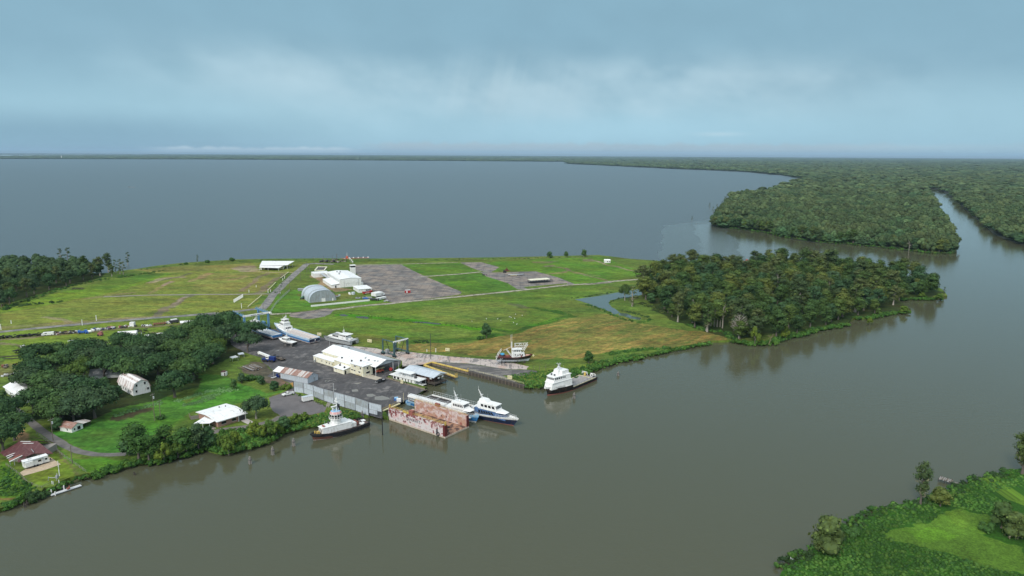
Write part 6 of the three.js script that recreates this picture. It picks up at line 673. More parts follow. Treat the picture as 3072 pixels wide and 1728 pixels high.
{ // tug
  const [o, L] = vessel('tug_boat', 'harbour tug with black hull, white deckhouse and a faded red wheelhouse top', 'tug', -65.5, -299.4, -84.6, -280.8, 0), h = hullShape({ L, B: 8.6, keel: -0.8, D: 2.0, sheer: 1.3, rake: 1.2, full: 2.6, fine: 1.9, mid: 0.45, stern: 0.2, flat: 0.86, sternSheer: 0.3 });
  part(o, 'hull_bottom', h.band(0, 0.36), painted([0.34, 0.3, 0.27], [0.16, 0.06, 0.04], 0.16, 0.8, 5, 75)); part(o, 'rust_patch', h.band(0.3, 0.62, 0.7, 1, 0.02), painted([0.16, 0.06, 0.035], [0.02, 0.02, 0.025], 0.1, 0.8, 3, 72)); part(o, 'hull_side', h.band(0.36, 1), painted([0.014, 0.018, 0.032], [0.06, 0.035, 0.03], 0.06, 0.5, 5, 73)); part(o, 'deck', h.deck(0.9, 0, 1, 0.1), painted([0.09, 0.06, 0.05], [0.2, 0.18, 0.17], 0.1, 0.85, 5, 74)); part(o, 'gunwale', h.cap(0, 0.98, 0.24), M.black);
  const T = []; for (let i = 0; i < 13; i++) { const t = 0.02 + i * 0.052; for (const s of [1, -1]) { const p = h.at(t, 0.68, s); T.push(tyreGeo(p[0], p[1] - 0.1, p[2] + s * 0.22, 0.52)); } } many(o, 'tyre_fender', T, M.tyre); part(o, 'bow_fender', h.cap(0.86, 0.995, 0.75).map((g) => g.translate(0.1, -0.35, 0)), M.tyre); part(o, 'stern_fender', [1, -1].map((s) => bar([0, 1.4, 0], h.at(0, 0.75, s), 0.45, 8)), M.tyre);
  const r1 = cabRings(L * 0.33, L * 0.83, 2.1, 4.8, 3.2, 0.3, 0, 0.05, 1.9), r1b = cabRings(L * 0.24, L * 0.34, 2.1, 3.9, 3.0); part(o, 'deckhouse', hexa(...r1), M.white); part(o, 'deckhouse_step', hexa(...r1b), M.white); part(o, 'deckhouse_roof', cab(L * 0.32, L * 0.84, 4.8, 4.95, 3.25, 0.1, 0, 0, 1.95), M.white); for (const g of panes(...wallsOf(r1)[0], 6, 0.45, 0.58, 0.1, 0.92, 0.75).concat(panes(...wallsOf(r1)[1], 2, 0.3, 0.75, 0.1, 0.9, 0.6))) part(o, 'porthole', g, M.dark);
  const wx = L * 0.55, ring = (n, r, y, dx = 0) => Array.from({ length: n }, (_, i) => [wx + dx + cos((i / n) * 2 * PI + 0.26) * r, y, sin((i / n) * 2 * PI + 0.26) * r]), N = 12, drum = (ra, ya, rb, yb) => { const A = ring(N, ra, ya), B = ring(N, rb, yb), F = [[...B].reverse()]; for (let i = 0; i < N; i++) F.push([A[(i + 1) % N], A[i], B[i], B[(i + 1) % N]]); return faces(F); };
  part(o, 'tower', drum(2.5, 4.8, 2.2, 7.2), M.white); part(o, 'wheelhouse', drum(2.25, 7.2, 2.5, 9.6), M.white); const A = ring(N, 2.26, 7.2), B = ring(N, 2.5, 9.6); for (let i = 0; i < N; i++) { const f = [A[(i + 1) % N], A[i], B[i], B[(i + 1) % N]]; for (const g of [...panes(...f, 1, 0.42, 0.82, 0.08, 0.92, 0.12), ...panes(...f, 1, 0.12, 0.34, 0.1, 0.9, 0.2)]) part(o, 'window', g, M.glass); }
  part(o, 'wheelhouse_walkway', new THREE.TorusGeometry(2.7, 0.16, 5, 20).rotateX(PI / 2).translate(wx, 7.2, 0), M.white); part(o, 'red_band', drum(2.62, 9.6, 2.05, 10.5), M.pink); part(o, 'roof', drum(2.05, 10.5, 1.9, 10.62), M.paleBlue); part(o, 'walkway_rail', rails(ring(16, 3.0, 7.25), 0.9, 3, 0.04, true), M.white);
  part(o, 'mast', [bar([wx - 0.6, 10.6, 0], [wx - 0.6, 16.4, 0], 0.34, 8, 0.22), box(2.6, 0.35, 0.8, wx + 0.7, 12.6, 0.0), box(0.3, 0.3, 2.8, wx - 0.4, 14.6, 0), box(1.8, 0.25, 0.3, wx + 0.2, 13.8, 0), ...[15.2, 15.8].map((y) => box(0.5, 0.3, 0.9, wx - 0.5, y, 0))], M.white); part(o, 'funnel', [cyl(0.4, 0.4, 3, wx - 1.4, 10.2, 0.5, 8), cyl(0.4, 0.4, 3, wx - 1.4, 10.2, -0.5, 8)], M.black); part(o, 'roof_gear', [...Array.from({ length: 7 }, (_, i) => bar([wx + cos(i) * 1.4, 10.6, sin(i) * 1.4], [wx + cos(i) * 1.4, 11.8, sin(i) * 1.4], 0.09)), box(0.7, 0.8, 0.6, wx + 0.7, 11.2, 0.8)], M.white);
  part(o, 'winch', [cyl(0.8, 0.8, 2.2, 0, -1.1, 0, 12).rotateX(PI / 2).translate(L * 0.2, 2.9, 0), box(1.8, 1.4, 0.3, L * 0.2, 2.6, 1.2), box(1.8, 1.4, 0.3, L * 0.2, 2.6, -1.2)], M.redLead); part(o, 'towing_gear', [bar([L * 0.1, 2, -2], [L * 0.14, 4.2, 0], 0.2), bar([L * 0.1, 2, 2], [L * 0.14, 4.2, 0], 0.2), box(3, 1.8, 3.4, L * 0.28, 2.9, -0.6)], M.black); part(o, 'hatch_cover', [cyl(1.2, 1.2, 0.4, L * 0.12, 2.1, -2.2, 12), box(2.4, 0.3, 2.0, L * 0.045, 2.2, 0.5)], M.white);
  part(o, 'bow_winch', [box(1.2, 1, 1.6, L * 0.88, 3, 0), cyl(0.3, 0.3, 1, L * 0.92, 2.8, 0.6, 8)], M.yellow); part(o, 'liferaft', [bar([L * 0.78, 5.2, 0.6], [L * 0.78, 5.2, -0.9], 0.4, 8)], M.redLead); part(o, 'vent', [cyl(0.3, 0.35, 1.1, L * 0.66, 4.9, 1.4, 8)], M.dark); part(o, 'deck_antenna', antennas([[L * 0.74, 4.9, 0.9, 2], [L * 0.75, 4.9, 0.4, 2.3], [L * 0.7, 4.9, -1, 1.8]]), M.rail); part(o, 'name_board', [box(5.4, 0.5, 0.1, L * 0.6, 2.75, 3.55, -0.22)], M.navy); part(o, 'name_letter', Array.from({ length: 12 }, (_, i) => box(0.3, 0.34, 0.06, L * 0.6 - 2.4 + i * 0.42 + (i > 5 ? 0.3 : 0), 2.75, 3.64 - (i - 6) * -0.09 * -1, -0.22)), M.white);
}
{ // offshore supply ship
  const [o, L] = vessel('supply_ship', 'black hulled offshore supply ship with a tall white bridge and open cargo deck', 'ship', 42.4, -368, 17.3, -338.6, 0), h = hullShape({ L, B: 10.8, keel: -0.8, D: 1.9, sheer: 0, rake: 1.6, full: 2.6, fine: 1.9, mid: 0.5, stern: 0.03, flat: 0.9 }), hf = hullShape({ L, B: 10.8, keel: -0.8, D: 3.4, sheer: 0.6, rake: 2.0, full: 2.6, fine: 1.7, mid: 0.5, stern: 0.03, flat: 0.86 });
  part(o, 'hull_bottom', h.band(0, 0.42), painted([0.42, 0.16, 0.13], [0.3, 0.1, 0.08], 0.1, 0.7, 6, 81)); part(o, 'hull_side', h.band(0.42, 1, 0, 0.6), M.blackHull); part(o, 'bow_side', hf.band(0.27, 0.98, 0.58, 1), M.blackHull); part(o, 'bow_bottom', hf.band(0, 0.28, 0.58, 1), painted([0.42, 0.16, 0.13], [0.3, 0.1, 0.08], 0.1, 0.7, 6, 82)); part(o, 'cargo_deck', h.deck(0.86, 0.005, 0.62, 0.3), painted([0.24, 0.22, 0.21], [0.4, 0.39, 0.38], 0.12, 0.85, 4, 83)); part(o, 'forecastle_deck', hf.deck(0.97, 0.58, 1, 0.1), M.white); part(o, 'forecastle_front', faces([[[L * 0.58, 1.2, 5.2], [L * 0.58, 1.2, -5.2], [L * 0.58, 3.3, -5.2], [L * 0.58, 3.3, 5.2]]]), M.blackHull);
  part(o, 'bulwark', hf.band(1, 1.18, 0.74, 1), M.white); part(o, 'fender_bar', [...[0.62, 0.86].flatMap((v) => [1, -1].flatMap((s) => { const e = h.edge(0, 0.58, s, 8, v, -0.12); return e.slice(1).map((p, i) => beam(e[i], p, 0.22, 0.2)); }))], M.black); part(o, 'tyre_fender', Array.from({ length: 7 }, (_, i) => { const p = h.at(0.02 + i * 0.085, 0.7, 1); return tyreGeo(p[0], p[1], p[2] + 0.26, 0.5); }), M.tyre);
  const r1 = cabRings(L * 0.6, L * 0.96, 3.2, 6.6, 5.2, 1.0, 0, 0.15, 2.4), r2 = cabRings(L * 0.62, L * 0.92, 6.6, 9.3, 4.8, 1.1, 0, 0.35, 2.6), r3 = cabRings(L * 0.62, L * 0.75, 9.3, 11.4, 3.4, 0.4, 0, 0.2, 2.9);
  part(o, 'deckhouse', hexa(...r1), M.white); part(o, 'bridge', hexa(...r2), M.white); glaze(o, r2, [[0, 6, 0.3, 0.97], [1, 8, 0.03, 0.97], [2, 6, 0.03, 0.7]], 0.5, 0.8); part(o, 'bridge_deck', cab(L * 0.6, L * 0.94, 6.55, 6.75, 5.2, 0.6, 0, 0, 2.7), M.white); part(o, 'bridge_rail', rails([[L * 0.62, 6.75, 5], [L * 0.8, 6.75, 4.2]], 0.9, 1.5, 0.04), M.white); part(o, 'bridge_roof', cab(L * 0.6, L * 0.91, 9.3, 9.5, 4.7, 0.9, 0, 0, 2.6), M.white); part(o, 'aft_tower', hexa(...r3), M.white); for (const g of panes(...wallsOf(r3)[3], 2, 0.3, 0.6, 0.2, 0.8, 0.5).concat(panes(...wallsOf(r3)[0], 2, 0.35, 0.65, 0.1, 0.6, 0.5))) part(o, 'window', g, M.dark);
  for (const g of panes(...wallsOf(r1)[0], 3, 0.35, 0.6, 0.05, 0.5, 0.7)) part(o, 'porthole', g, M.dark); part(o, 'mast_base', cab(L * 0.7, L * 0.79, 9.5, 11.6, 1.4, 0.8, 0.5, 0.35), M.white); part(o, 'mast', [cyl(0.42, 0.34, 3, L * 0.73, 11.2, 0, 10), ...[0, 1, 2, 3, 4, 5].map((i) => bar([L * 0.73, 14.1, 0], [L * 0.73 + cos(i) * 1.2, 14.9, sin(i) * 1.2], 0.09)), cyl(0.8, 0.2, 0.5, L * 0.73, 13.2, 0, 8)], M.rail); part(o, 'searchlight', [new THREE.SphereGeometry(0.5, 8, 6).translate(L * 0.85, 10.1, 1), new THREE.SphereGeometry(0.5, 8, 6).translate(L * 0.85, 10.1, -1)], M.dark); part(o, 'antenna', antennas([[L * 0.66, 11.4, 1, 3], [L * 0.67, 11.4, -1.4, 2.2], [L * 0.84, 9.5, 0, 2]]), M.rail);
  part(o, 'cargo_rail', rails(h.edge(0.03, 0.57, -1, 8, 1, 0.5), 1.2, 2, 0.09), M.greyMetal); part(o, 'deck_edge', [...[1, -1].map((s) => { const a = h.at(0.02, 0.9, s), b = h.at(0.56, 0.9, s); a[2] -= s * 0.7; b[2] -= s * 0.7; return beam(a, b, 0.35, 0.12); }), box(0.4, 0.12, 9, 3.2, 1.7, 0)], M.paleYellow); part(o, 'stern_frame', [...[[-4.6, -0.9], [0.9, 4.6]].flatMap(([a, b]) => [bar([0.6, 1.8, a], [0.6, 3.3, a + 0.3], 0.16), bar([0.6, 1.8, b], [0.6, 3.3, b - 0.3], 0.16), bar([0.6, 3.3, a + 0.3], [0.6, 3.3, b - 0.3], 0.2), bar([0.6, 2.5, a], [0.6, 2.5, b], 0.14)])], M.white); part(o, 'stern_winch', [cyl(0.6, 0.6, 1.8, 1.7, 1.6, 1.8, 10)], M.yellow); part(o, 'reel', [new THREE.TorusGeometry(0.7, 0.22, 6, 12).rotateY(PI / 2).translate(1.4, 2.6, -2.2)], M.white); part(o, 'deck_plate', [box(2.6, 0.1, 1.8, L * 0.42, 1.68, 0.6)], M.dark); part(o, 'hull_mark', [box(0.9, 0.9, 0.08, 10.4, 1.35, 5.47)], M.paleYellow);
}
{ // shrimp boat
  const [o, L] = vessel('shrimp_boat', 'maroon and black shrimp boat with white rigging propped up on the concrete', 'fishing boat', -8.6, -391, 12.2, -391.4, LAND), h = hullShape({ L, B: 5.8, keel: 1.3, D: 3.9, sheer: 1.4, rake: 2.6, full: 2.3, fine: 1.7, mid: 0.45, sternSheer: 0.5, flat: 0.55 });
  part(o, 'hull_bottom', h.band(0, 0.4), M.paleSteel); part(o, 'hull_side', h.band(0.4, 0.9), M.blackHull); part(o, 'bulwark', h.band(0.9, 1), M.maroon); part(o, 'deck', h.deck(0.82, 0, 1, 0.1), painted([0.13, 0.05, 0.045], [0.2, 0.1, 0.09], 0.1, 0.85, 3, 91)); part(o, 'gunwale', h.cap(0, 0.98, 0.14), M.maroon);
  const r = cabRings(L * 0.42, L * 0.8, 3.6, 6.1, 1.9, 0.8, 0, 0.1, 1.4); part(o, 'deckhouse', hexa(...r), M.white); glaze(o, r, [[0, 4, 0.2, 0.9, 0.5], [1, 3]], 0.45, 0.8); part(o, 'house_door', box(0.8, 1.7, 0.1, L * 0.68, 4.6, 1.82), M.redLead); const r2 = cabRings(L * 0.44, L * 0.68, 6.1, 8.2, 1.7, 0.5, 0, 0.1); part(o, 'wheelhouse', hexa(...r2), M.white); glaze(o, r2, [[0, 4], [1, 4], [2, 4]], 0.5, 0.85); part(o, 'wheelhouse_roof', cab(L * 0.42, L * 0.7, 8.2, 8.4, 1.9), M.white);
  part(o, 'mast', [bar([L * 0.42, 3.6, 0.3], [L * 0.42, 12.6, 0.3], 0.24, 8, 0.16), bar([L * 0.42, 3.6, -0.5], [L * 0.41, 12.4, -0.2], 0.18), bar([L * 0.42, 12, 0], [L * 0.42, 17.2, 0.3], 0.07), bar([L * 0.39, 9, -0.3], [L * 0.39, 16.6, -0.4], 0.07)], M.white);
  const fr = []; for (const z of [2.3, -2.3]) { fr.push(bar([L * 0.5, 8.4, z], [L * 0.5, 11, z], 0.1), bar([L * 0.5, 11, z], [L * 0.84, 11.2, z], 0.12), bar([L * 0.5, 8.6, z], [L * 0.78, 8.6, z], 0.1), bar([L * 0.46, 3.6, z], [L * 0.46, 8.6, z], 0.1), bar([L * 0.62, 3.6, z], [L * 0.86, 11.6, z], 0.13)); for (let i = 0; i < 4; i++) fr.push(bar([L * (0.5 + i * 0.08), i % 2 ? 8.6 : 11, z], [L * (0.58 + i * 0.08), i % 2 ? 11.1 : 8.6, z], 0.08)); fr.push(bar([L * 0.46, 6, z], [L * 0.62, 3.8, z], 0.08), bar([L * 0.46, 3.8, z], [L * 0.62, 6.2, z], 0.08)); } for (const x of [0.5, 0.62, 0.74, 0.84]) fr.push(bar([L * x, 11.1, 2.3], [L * x, 11.1, -2.3], 0.09)); part(o, 'rigging_frame', fr, M.white);
  part(o, 'boom', [bar([L * 0.4, 9.5, 0], [L * 0.18, 7.4, 0], 0.08), bar([L * 0.28, 7.8, 1.6], [L * 0.42, 4, 1.6], 0.16), bar([L * 0.28, 7.8, -1.6], [L * 0.42, 4, -1.6], 0.16), bar([L * 0.28, 7.8, 1.6], [L * 0.28, 7.8, -1.6], 0.12), bar([L * 0.3, 7.3, 0], [L * 0.4, 4.2, 0], 0.1)], M.white); part(o, 'stern_arch', [1, -1].flatMap((z) => [bar([-0.4, 2.6, z * 2.4], [L * 0.05, 5.6, z * 2.3], 0.22), bar([L * 0.05, 5.6, z * 2.3], [L * 0.13, 8, z * 1.6], 0.14)]), M.white); part(o, 'net', [new THREE.SphereGeometry(1, 8, 6).scale(1.3, 0.7, 1.5).translate(L * 0.16, 5.3, 0.4), new THREE.SphereGeometry(0.8, 8, 6).scale(1.1, 0.7, 1).translate(L * 0.13, 5.0, -1)], mat(0.06, 0.3, 0.5, 0.9)); part(o, 'stern_rail', rails(h.edge(0.02, 0.4, 1, 5), 0.9, 1.4, 0.05), M.maroon); part(o, 'deck_gear', [box(1.6, 1, 1.4, L * 0.28, 4.2, 0), cyl(0.4, 0.4, 1.2, L * 0.34, 3.8, 1, 8)], M.redLead); part(o, 'bow_wedge', cab(L * 0.8, L * 0.95, 4.4, 5.0, 1.3, 1, 0, 0.3, 0.5), mat(0.55, 0.34, 0.24, 0.8)); part(o, 'anchor', [box(0.9, 0.8, 0.5, L + 0.3, 4.4, 0, 0, 0.6)], M.paleYellow); part(o, 'outrigger_ladder', [bar([L * 0.12, 3.6, 2.9], [-1.6, 0.1, 5.4], 0.07), bar([L * 0.17, 3.6, 2.9], [-0.9, 0.1, 5.7], 0.07), bar([L * 0.1, 3.4, 3], [L * 0.1, 0, 3.6], 0.09)], M.rail); blocks(o, [[5, 0], [10.5, 0], [16, 0]], 1.45); part(o, 'prop_stand', [[3, 2.2], [3, -2.2], [12, 2.2], [12, -2.2]].map(([x, z]) => bar([x, 0, z * 1.1], [x, 2, z * 0.8], 0.12)), M.darkWood);
}
{ // grey catamaran
  const [o, L] = vessel('survey_catamaran', 'grey and white catamaran on the yard asphalt beside the big blue crew boat', 'catamaran', -98.7, -427.8, -119.4, -440.4, LAND);
  for (const s of [1, -1]) { const h = hullShape({ L, B: 2.6, keel: 0.7, D: 2.9, sheer: 0.7, rake: 2.2, fine: 1.6, full: 2.2, mid: 0.55, flat: 0.7 }); part(o, 'hull', [h.band(0, 0.94).translate(0, 0, s * 2.9)], painted([0.38, 0.4, 0.41], [0.3, 0.3, 0.29], 0.12, 0.5, 6, 95)); part(o, 'rub_rail', h.cap(0, 0.98, 0.2).map((g) => g.translate(0, -0.1, s * 2.9)), M.dark); }
  part(o, 'bridge_deck', [cab(0.6, L * 0.92, 2.3, 2.9, 3.2, 2, 0, 0, 2.6)], M.greyMetal); part(o, 'deck', cab(0.3, L * 0.95, 2.9, 3.0, 3.9, 0.5, 0, 0, 2.4), deckPale); const r = cabRings(L * 0.3, L * 0.72, 3, 5.2, 2.9, 0.8, 0, 0.15, 2.4); part(o, 'cabin', hexa(...r), M.white); glaze(o, r, [[0, 4, 0.35, 0.97, 0.2], [1, 4], [2, 4, 0.05, 0.6, 0.2]], 0.45, 0.85); const r2 = cabRings(L * 0.2, L * 0.44, 3, 6.1, 2.5, 0.2, 0.3, 0.1); part(o, 'pilothouse', hexa(...r2), M.white); glaze(o, r2, [[0, 4, 0.05, 0.95], [3, 5, 0.04, 0.96], [2, 4, 0.05, 0.95], [1, 4]], 0.62, 0.88); part(o, 'pilothouse_roof', cab(L * 0.14, L * 0.46, 6.1, 6.3, 2.8, 0.3, 0.2), M.white); part(o, 'upper_deck', cab(L * 0.46, L * 0.72, 5.2, 5.5, 2.6, 0.5), M.greyMetal); part(o, 'tender', [new THREE.SphereGeometry(1, 10, 6).scale(2.4, 0.5, 0.9).translate(L * 0.56, 6.0, 0)], M.rail); part(o, 'foredeck_hatch', [cab(L * 0.74, L * 0.9, 3, 4.0, 1.5, 1.2, 0, 0.3)], M.white); part(o, 'mast', mast(L * 0.36, 6.3, 2.8, 0, 0.4), M.white); part(o, 'raft_canister', [bar([L * 0.1, 3.6, 1], [L * 0.2, 3.6, 1.6], 0.5, 8), bar([L * 0.06, 3.6, -1.4], [L * 0.15, 3.6, -1], 0.5, 8)], M.white); part(o, 'stern_rail', rails([[0.4, 3, 3.8], [0.4, 3, -3.8]], 1, 1.5, 0.05), M.rail); blocks(o, [[3, 2.9], [3, -2.9], [10, 2.9], [10, -2.9], [17, 2.9]], 0.8);
}
{ // small workboat on stands
  const [o, L] = vessel('work_boat', 'small white workboat on timber stands in front of the blue crew boats', 'boat', -134.4, -422.4, -146.8, -430, LAND), h = hullShape({ L, B: 4.6, keel: 1.5, D: 3.0, sheer: 0.9, rake: 1.8, full: 2.2, fine: 1.5, flat: 0.6 }); part(o, 'hull_bottom', h.band(0, 0.45), M.dark); part(o, 'hull_side', h.band(0.45, 1), M.white); part(o, 'stripe', h.band(0.86, 0.95, 0, 1, 0.03), M.redLead); part(o, 'deck', h.deck(0.92), M.white); const r = cabRings(L * 0.42, L * 0.76, 2.8, 4.9, 1.5, 0.8, 0, 0.15, 1.2); part(o, 'cabin', hexa(...r), M.white); glaze(o, r, [[0, 3], [1, 3], [2, 3], [3, 2]], 0.45, 0.8); part(o, 'roof', cab(L * 0.38, L * 0.72, 4.9, 5.05, 1.6, 0.2), M.white); part(o, 'mast', mast(L * 0.5, 5, 2.6, 0.2, 0.3), M.white); part(o, 'transom', box(0.1, 1.6, 3.8, -0.08, 2.2, 0), M.black); part(o, 'stand', [[2, 1.4], [2, -1.4], [7, 1.4], [7, -1.4], [10, 1.3]].flatMap(([x, z]) => [bar([x - 0.8, 0, z * 1.2], [x, 2.0, z * 0.8], 0.13), bar([x + 0.8, 0, z * 1.2], [x, 2.0, z * 0.8], 0.13), bar([x - 0.6, 0.5, z * 1.15], [x + 0.6, 0.5, z * 1.15], 0.1)]), M.greyWood);
}
{ // houseboat
  const f = frame(-65.1, -362, -49.7, -351.7), o = thing('house_boat', 'long white houseboat with a roof deck and canopy moored at the yard edge', 'houseboat', f.at(0), f.turn), L = 21.5, D = 5.4; part(o, 'hull', [hexa([[0.6, -0.4, -0.3], [L - 2, -0.4, -0.3], [L - 2, -0.4, -D + 0.3], [0.6, -0.4, -D + 0.3]], [[0, 0.9, 0], [L, 0.9, -0.4], [L, 0.9, -D + 0.4], [0, 0.9, -D]])], M.white); part(o, 'cabin', rect(1.8, L - 3.4, 0.9, 3.4, -D + 0.4, -0.3), M.white); part(o, 'roof_deck', [slab([[-0.4, 3.65, 0.3], [L - 0.6, 3.65, 0.1], [L - 0.6, 3.65, -D - 0.1], [-0.4, 3.65, -D - 0.3]], 0.25)], M.white); part(o, 'canopy', slab([[2.4, 5.9, -1], [14.2, 5.9, -0.6], [14.2, 5.9, -D + 0.1], [2.0, 5.9, -D + 0.4]], 0.2), M.white); part(o, 'canopy_post', [[3, -1.3], [8, -1.1], [13.8, -1], [13.8, -D + 0.6], [8, -D + 0.6], [3, -D + 0.6]].map(([x, z]) => bar([x, 3.6, z], [x, 5.8, z], 0.07)), M.rail); part(o, 'roof_rail', rails([[3.4, 3.65, 0], [L - 1, 3.65, -0.2], [L - 1, 3.65, -D + 0.2]], 0.9, 1.6, 0.04), M.white); for (const [x, w, y, hh] of [[3.2, 1.4, 2.4, 1.2], [5.6, 1.4, 2.3, 1.2], [8.8, 0.5, 2.2, 1.5], [10.8, 0.5, 2.2, 1.6], [12.8, 0.5, 2.2, 1.6], [14.8, 0.5, 2.2, 1.6]]) part(o, 'window', onFront(x, y, w, hh, -0.28), M.glass); part(o, 'front_glass', [box(0.1, 2, 4.2, L - 3.36, 2.3, -D / 2)], M.steel); part(o, 'deck_post', [[L - 0.8, -0.6], [L - 0.8, -D + 0.6], [0.4, -0.4]].map(([x, z]) => bar([x, 0.9, z], [x, 3.5, z], 0.07)), M.rail); part(o, 'side_fin', faces([[[L - 5, 3.4, -0.22], [L - 3.2, 3.4, -0.22], [L - 3.6, 1, -0.22]]]), M.steel); part(o, 'roof_seats', [box(3.4, 0.8, 1.6, 11, 4.1, -3.4), box(2, 0.9, 1.2, 6, 4.1, -3)], deckPale); part(o, 'mast', [bar([14.6, 3.7, -2.4], [15, 6.6, -2.4], 0.06), bar([15.3, 3.7, -2.4], [15, 6.6, -2.4], 0.06)], M.rail); part(o, 'helm', [box(1, 1.1, 1.2, 16, 4.2, -2.4)], M.dark);
}
{ // floating dry dock
  const f = frame(-56.3, -305.7, -28.3, -284.3), o = thing('dry_dock', 'rust streaked floating dry dock with two wing walls, white outside and raw rust inside', 'floating dock', f.at(0), f.turn), L = f.len, D = 15.6, H = 5.7, tk = 1.5;
  const outer = tex(512, 128, 36, (u, v) => { const a = fbm(u * 30, v * 10, 5, 32), b = fbm(u * 60, v * 5, 4, 64), edge = clamp(v * 6.3), k = sm(0.54, 0.62, a * 0.55 + b * 0.45 + 0.14 * sm(0.3, 0.62, v) - 0.05), p = sm(0.5, 0.64, fbm(u * 18 + 5, v * 9 + 2, 4, 32)); return mul3(mix3(mix3([0.62, 0.56, 0.55], [0.62, 0.43, 0.42], p), [0.2, 0.055, 0.055], k), 0.85 + 0.25 * b + 0 * edge); });
  const inner = tex(512, 128, 36, (u, v) => { const a = fbm(u * 36, v * 12, 5, 64), b = fbm(u * 70, v * 5, 4, 128), p = sm(0.42, 0.62, fbm(u * 14 + 5, v * 7 + 2, 4, 16)), k = sm(0.45, 0.62, a * 0.5 + b * 0.5); return mul3(mix3(mix3([0.6, 0.5, 0.47], [0.46, 0.28, 0.2], p), [0.34, 0.15, 0.12], k * 0.75), 0.8 + 0.35 * b); });
  const deckT = tex(256, 256, 18, (u, v) => { const a = fbm(u * 12, v * 12, 5, 16), b = fbm(u * 50, v * 30, 3, 64); return mul3(mix3([0.34, 0.19, 0.12], [0.09, 0.05, 0.04], sm(0.42, 0.62, a)), 0.75 + 0.45 * b); });
  const MO = new THREE.MeshStandardMaterial({ map: outer, roughness: 0.7 }), MI = new THREE.MeshStandardMaterial({ map: inner, roughness: 0.8 }), MD = new THREE.MeshStandardMaterial({ map: deckT, roughness: 0.85 });
  part(o, 'pontoon', [rect(0, L, -0.6, 0.75, -D, 0)], painted([0.5, 0.42, 0.34], [0.25, 0.15, 0.1], 0.1, 0.8, 7, 101)); part(o, 'pontoon_deck', [rect(0.15, L - 0.15, 0.75, 0.8, -D + tk, -tk)], MD);
  part(o, 'wing_wall', [rect(0.2, L - 1.3, 0.75, H, -tk, 0)], MO); part(o, 'wing_wall', [rect(3, L - 0.2, 0.75, H + 0.3, -D, -D + tk)], MI); part(o, 'wall_end', [rect(L - 1.3, L - 0.05, 0.75, H, -tk - 0.05, 0.02)], M.maroon); part(o, 'wall_end', [rect(L - 0.2, L - 0.05, 0.75, H + 0.2, -D - 0.02, -D + tk + 0.02)], M.maroon); part(o, 'wall_end', [rect(2.8, 3, 0.75, H + 0.4, -D - 0.02, -D + tk + 0.03)], M.yellow);
  part(o, 'catwalk_rail', rails([[0.4, H, -0.15], [L - 0.4, H, -0.15]], 1, 2.2, 0.06), M.yellow); part(o, 'catwalk_rail', rails([[0.4, H, -tk + 0.1], [L - 0.4, H, -tk + 0.1]], 1, 2.2, 0.06), M.yellow); part(o, 'catwalk_rail', rails([[3.2, H + 0.3, -D + tk - 0.15], [L - 0.4, H + 0.3, -D + tk - 0.15]], 0.9, 2.4, 0.06), M.yellow); part(o, 'catwalk_rail', rails([[3.2, H + 0.3, -D + 0.15], [L - 0.4, H + 0.3, -D + 0.15]], 0.9, 2.4, 0.05), M.greyMetal);
  part(o, 'corner_post', [box(0.5, 1.8, 0.5, L - 0.4, H + 0.7, -tk / 2), box(0.5, 1.8, 0.5, 0.5, H + 0.7, -tk / 2)], M.yellow); part(o, 'yellow_panel', [box(3.6, 0.9, 0.1, 11.4, H + 0.55, 0.0)], M.yellow); part(o, 'control_box', [box(2.3, 2.2, 1.6, 14.6, H + 0.9, -tk / 2)], M.redLead); part(o, 'keel_block', [...Array.from({ length: 7 }, (_, i) => box(1.2, 0.7, 2.2, 4 + i * 4.2, 1.15, -D / 2)), box(2.4, 0.5, 0.4, L - 4, 1, -5), box(2.4, 0.5, 0.4, L - 4.6, 1, -6)], M.darkWood); part(o, 'wall_hole', [[11, 2.6], [20, 2.4], [26, 1.9], [29.5, 1.7], [23, 2.6]].map(([x, y]) => cyl(0.3, 0.3, 0.08, 0, 0, 0, 10).rotateX(PI / 2).translate(x, y, -D + tk + 0.02)), M.black); part(o, 'rust_box', [box(2.6, 1.6, 1, 17, H + 1, -D + 0.8)], M.redLead); part(o, 'fender', [box(0.7, 2.2, 0.3, L - 4.6, 2.2, 0.16), tyreGeo(L - 4.1, 1.2, 0.2, 0.8)], M.dark); part(o, 'end_plate', [rect(0.1, 6.2, 0.8, 1.0, -D + 2.4, -2.2)], painted([0.2, 0.16, 0.14], [0.12, 0.08, 0.07], 0.12, 0.85, 5, 103)); part(o, 'red_circle', cyl(0.6, 0.6, 0.06, 0, 0, 0, 14).rotateX(PI / 2).translate(L - 3.4, 1.6, -D + tk + 0.01), M.redLead);
  const font = await new FontLoader().loadAsync('fonts/droid/droid_sans_bold.typeface.json'); part(o, 'lettering', new TextGeometry('SEACRAFT', { font, size: 1.35, depth: 0.04, curveSegments: 3 }).translate(11.6, 3.0, 0.0), mat(0.14, 0.15, 0.17, 0.8));
  globalThis.__font = font;
}
{ const [o, L] = vessel('aluminium_skiff', 'pale blue boat half hidden behind the inner wall of the dry dock', 'boat', ...[-51.4,-328.7, -49.2,-324.6], 0), h = hullShape({ L: 6, B: 2.4, keel: -0.3, D: 1.3, sheer: 0.4, rake: 0.8 }); part(o, 'hull', h.band(0, 1), M.paleBlue); part(o, 'deck', h.deck(0.8), M.paleBlue); part(o, 'console', box(1, 0.9, 0.9, 2.6, 1.6, 0), M.blue); }

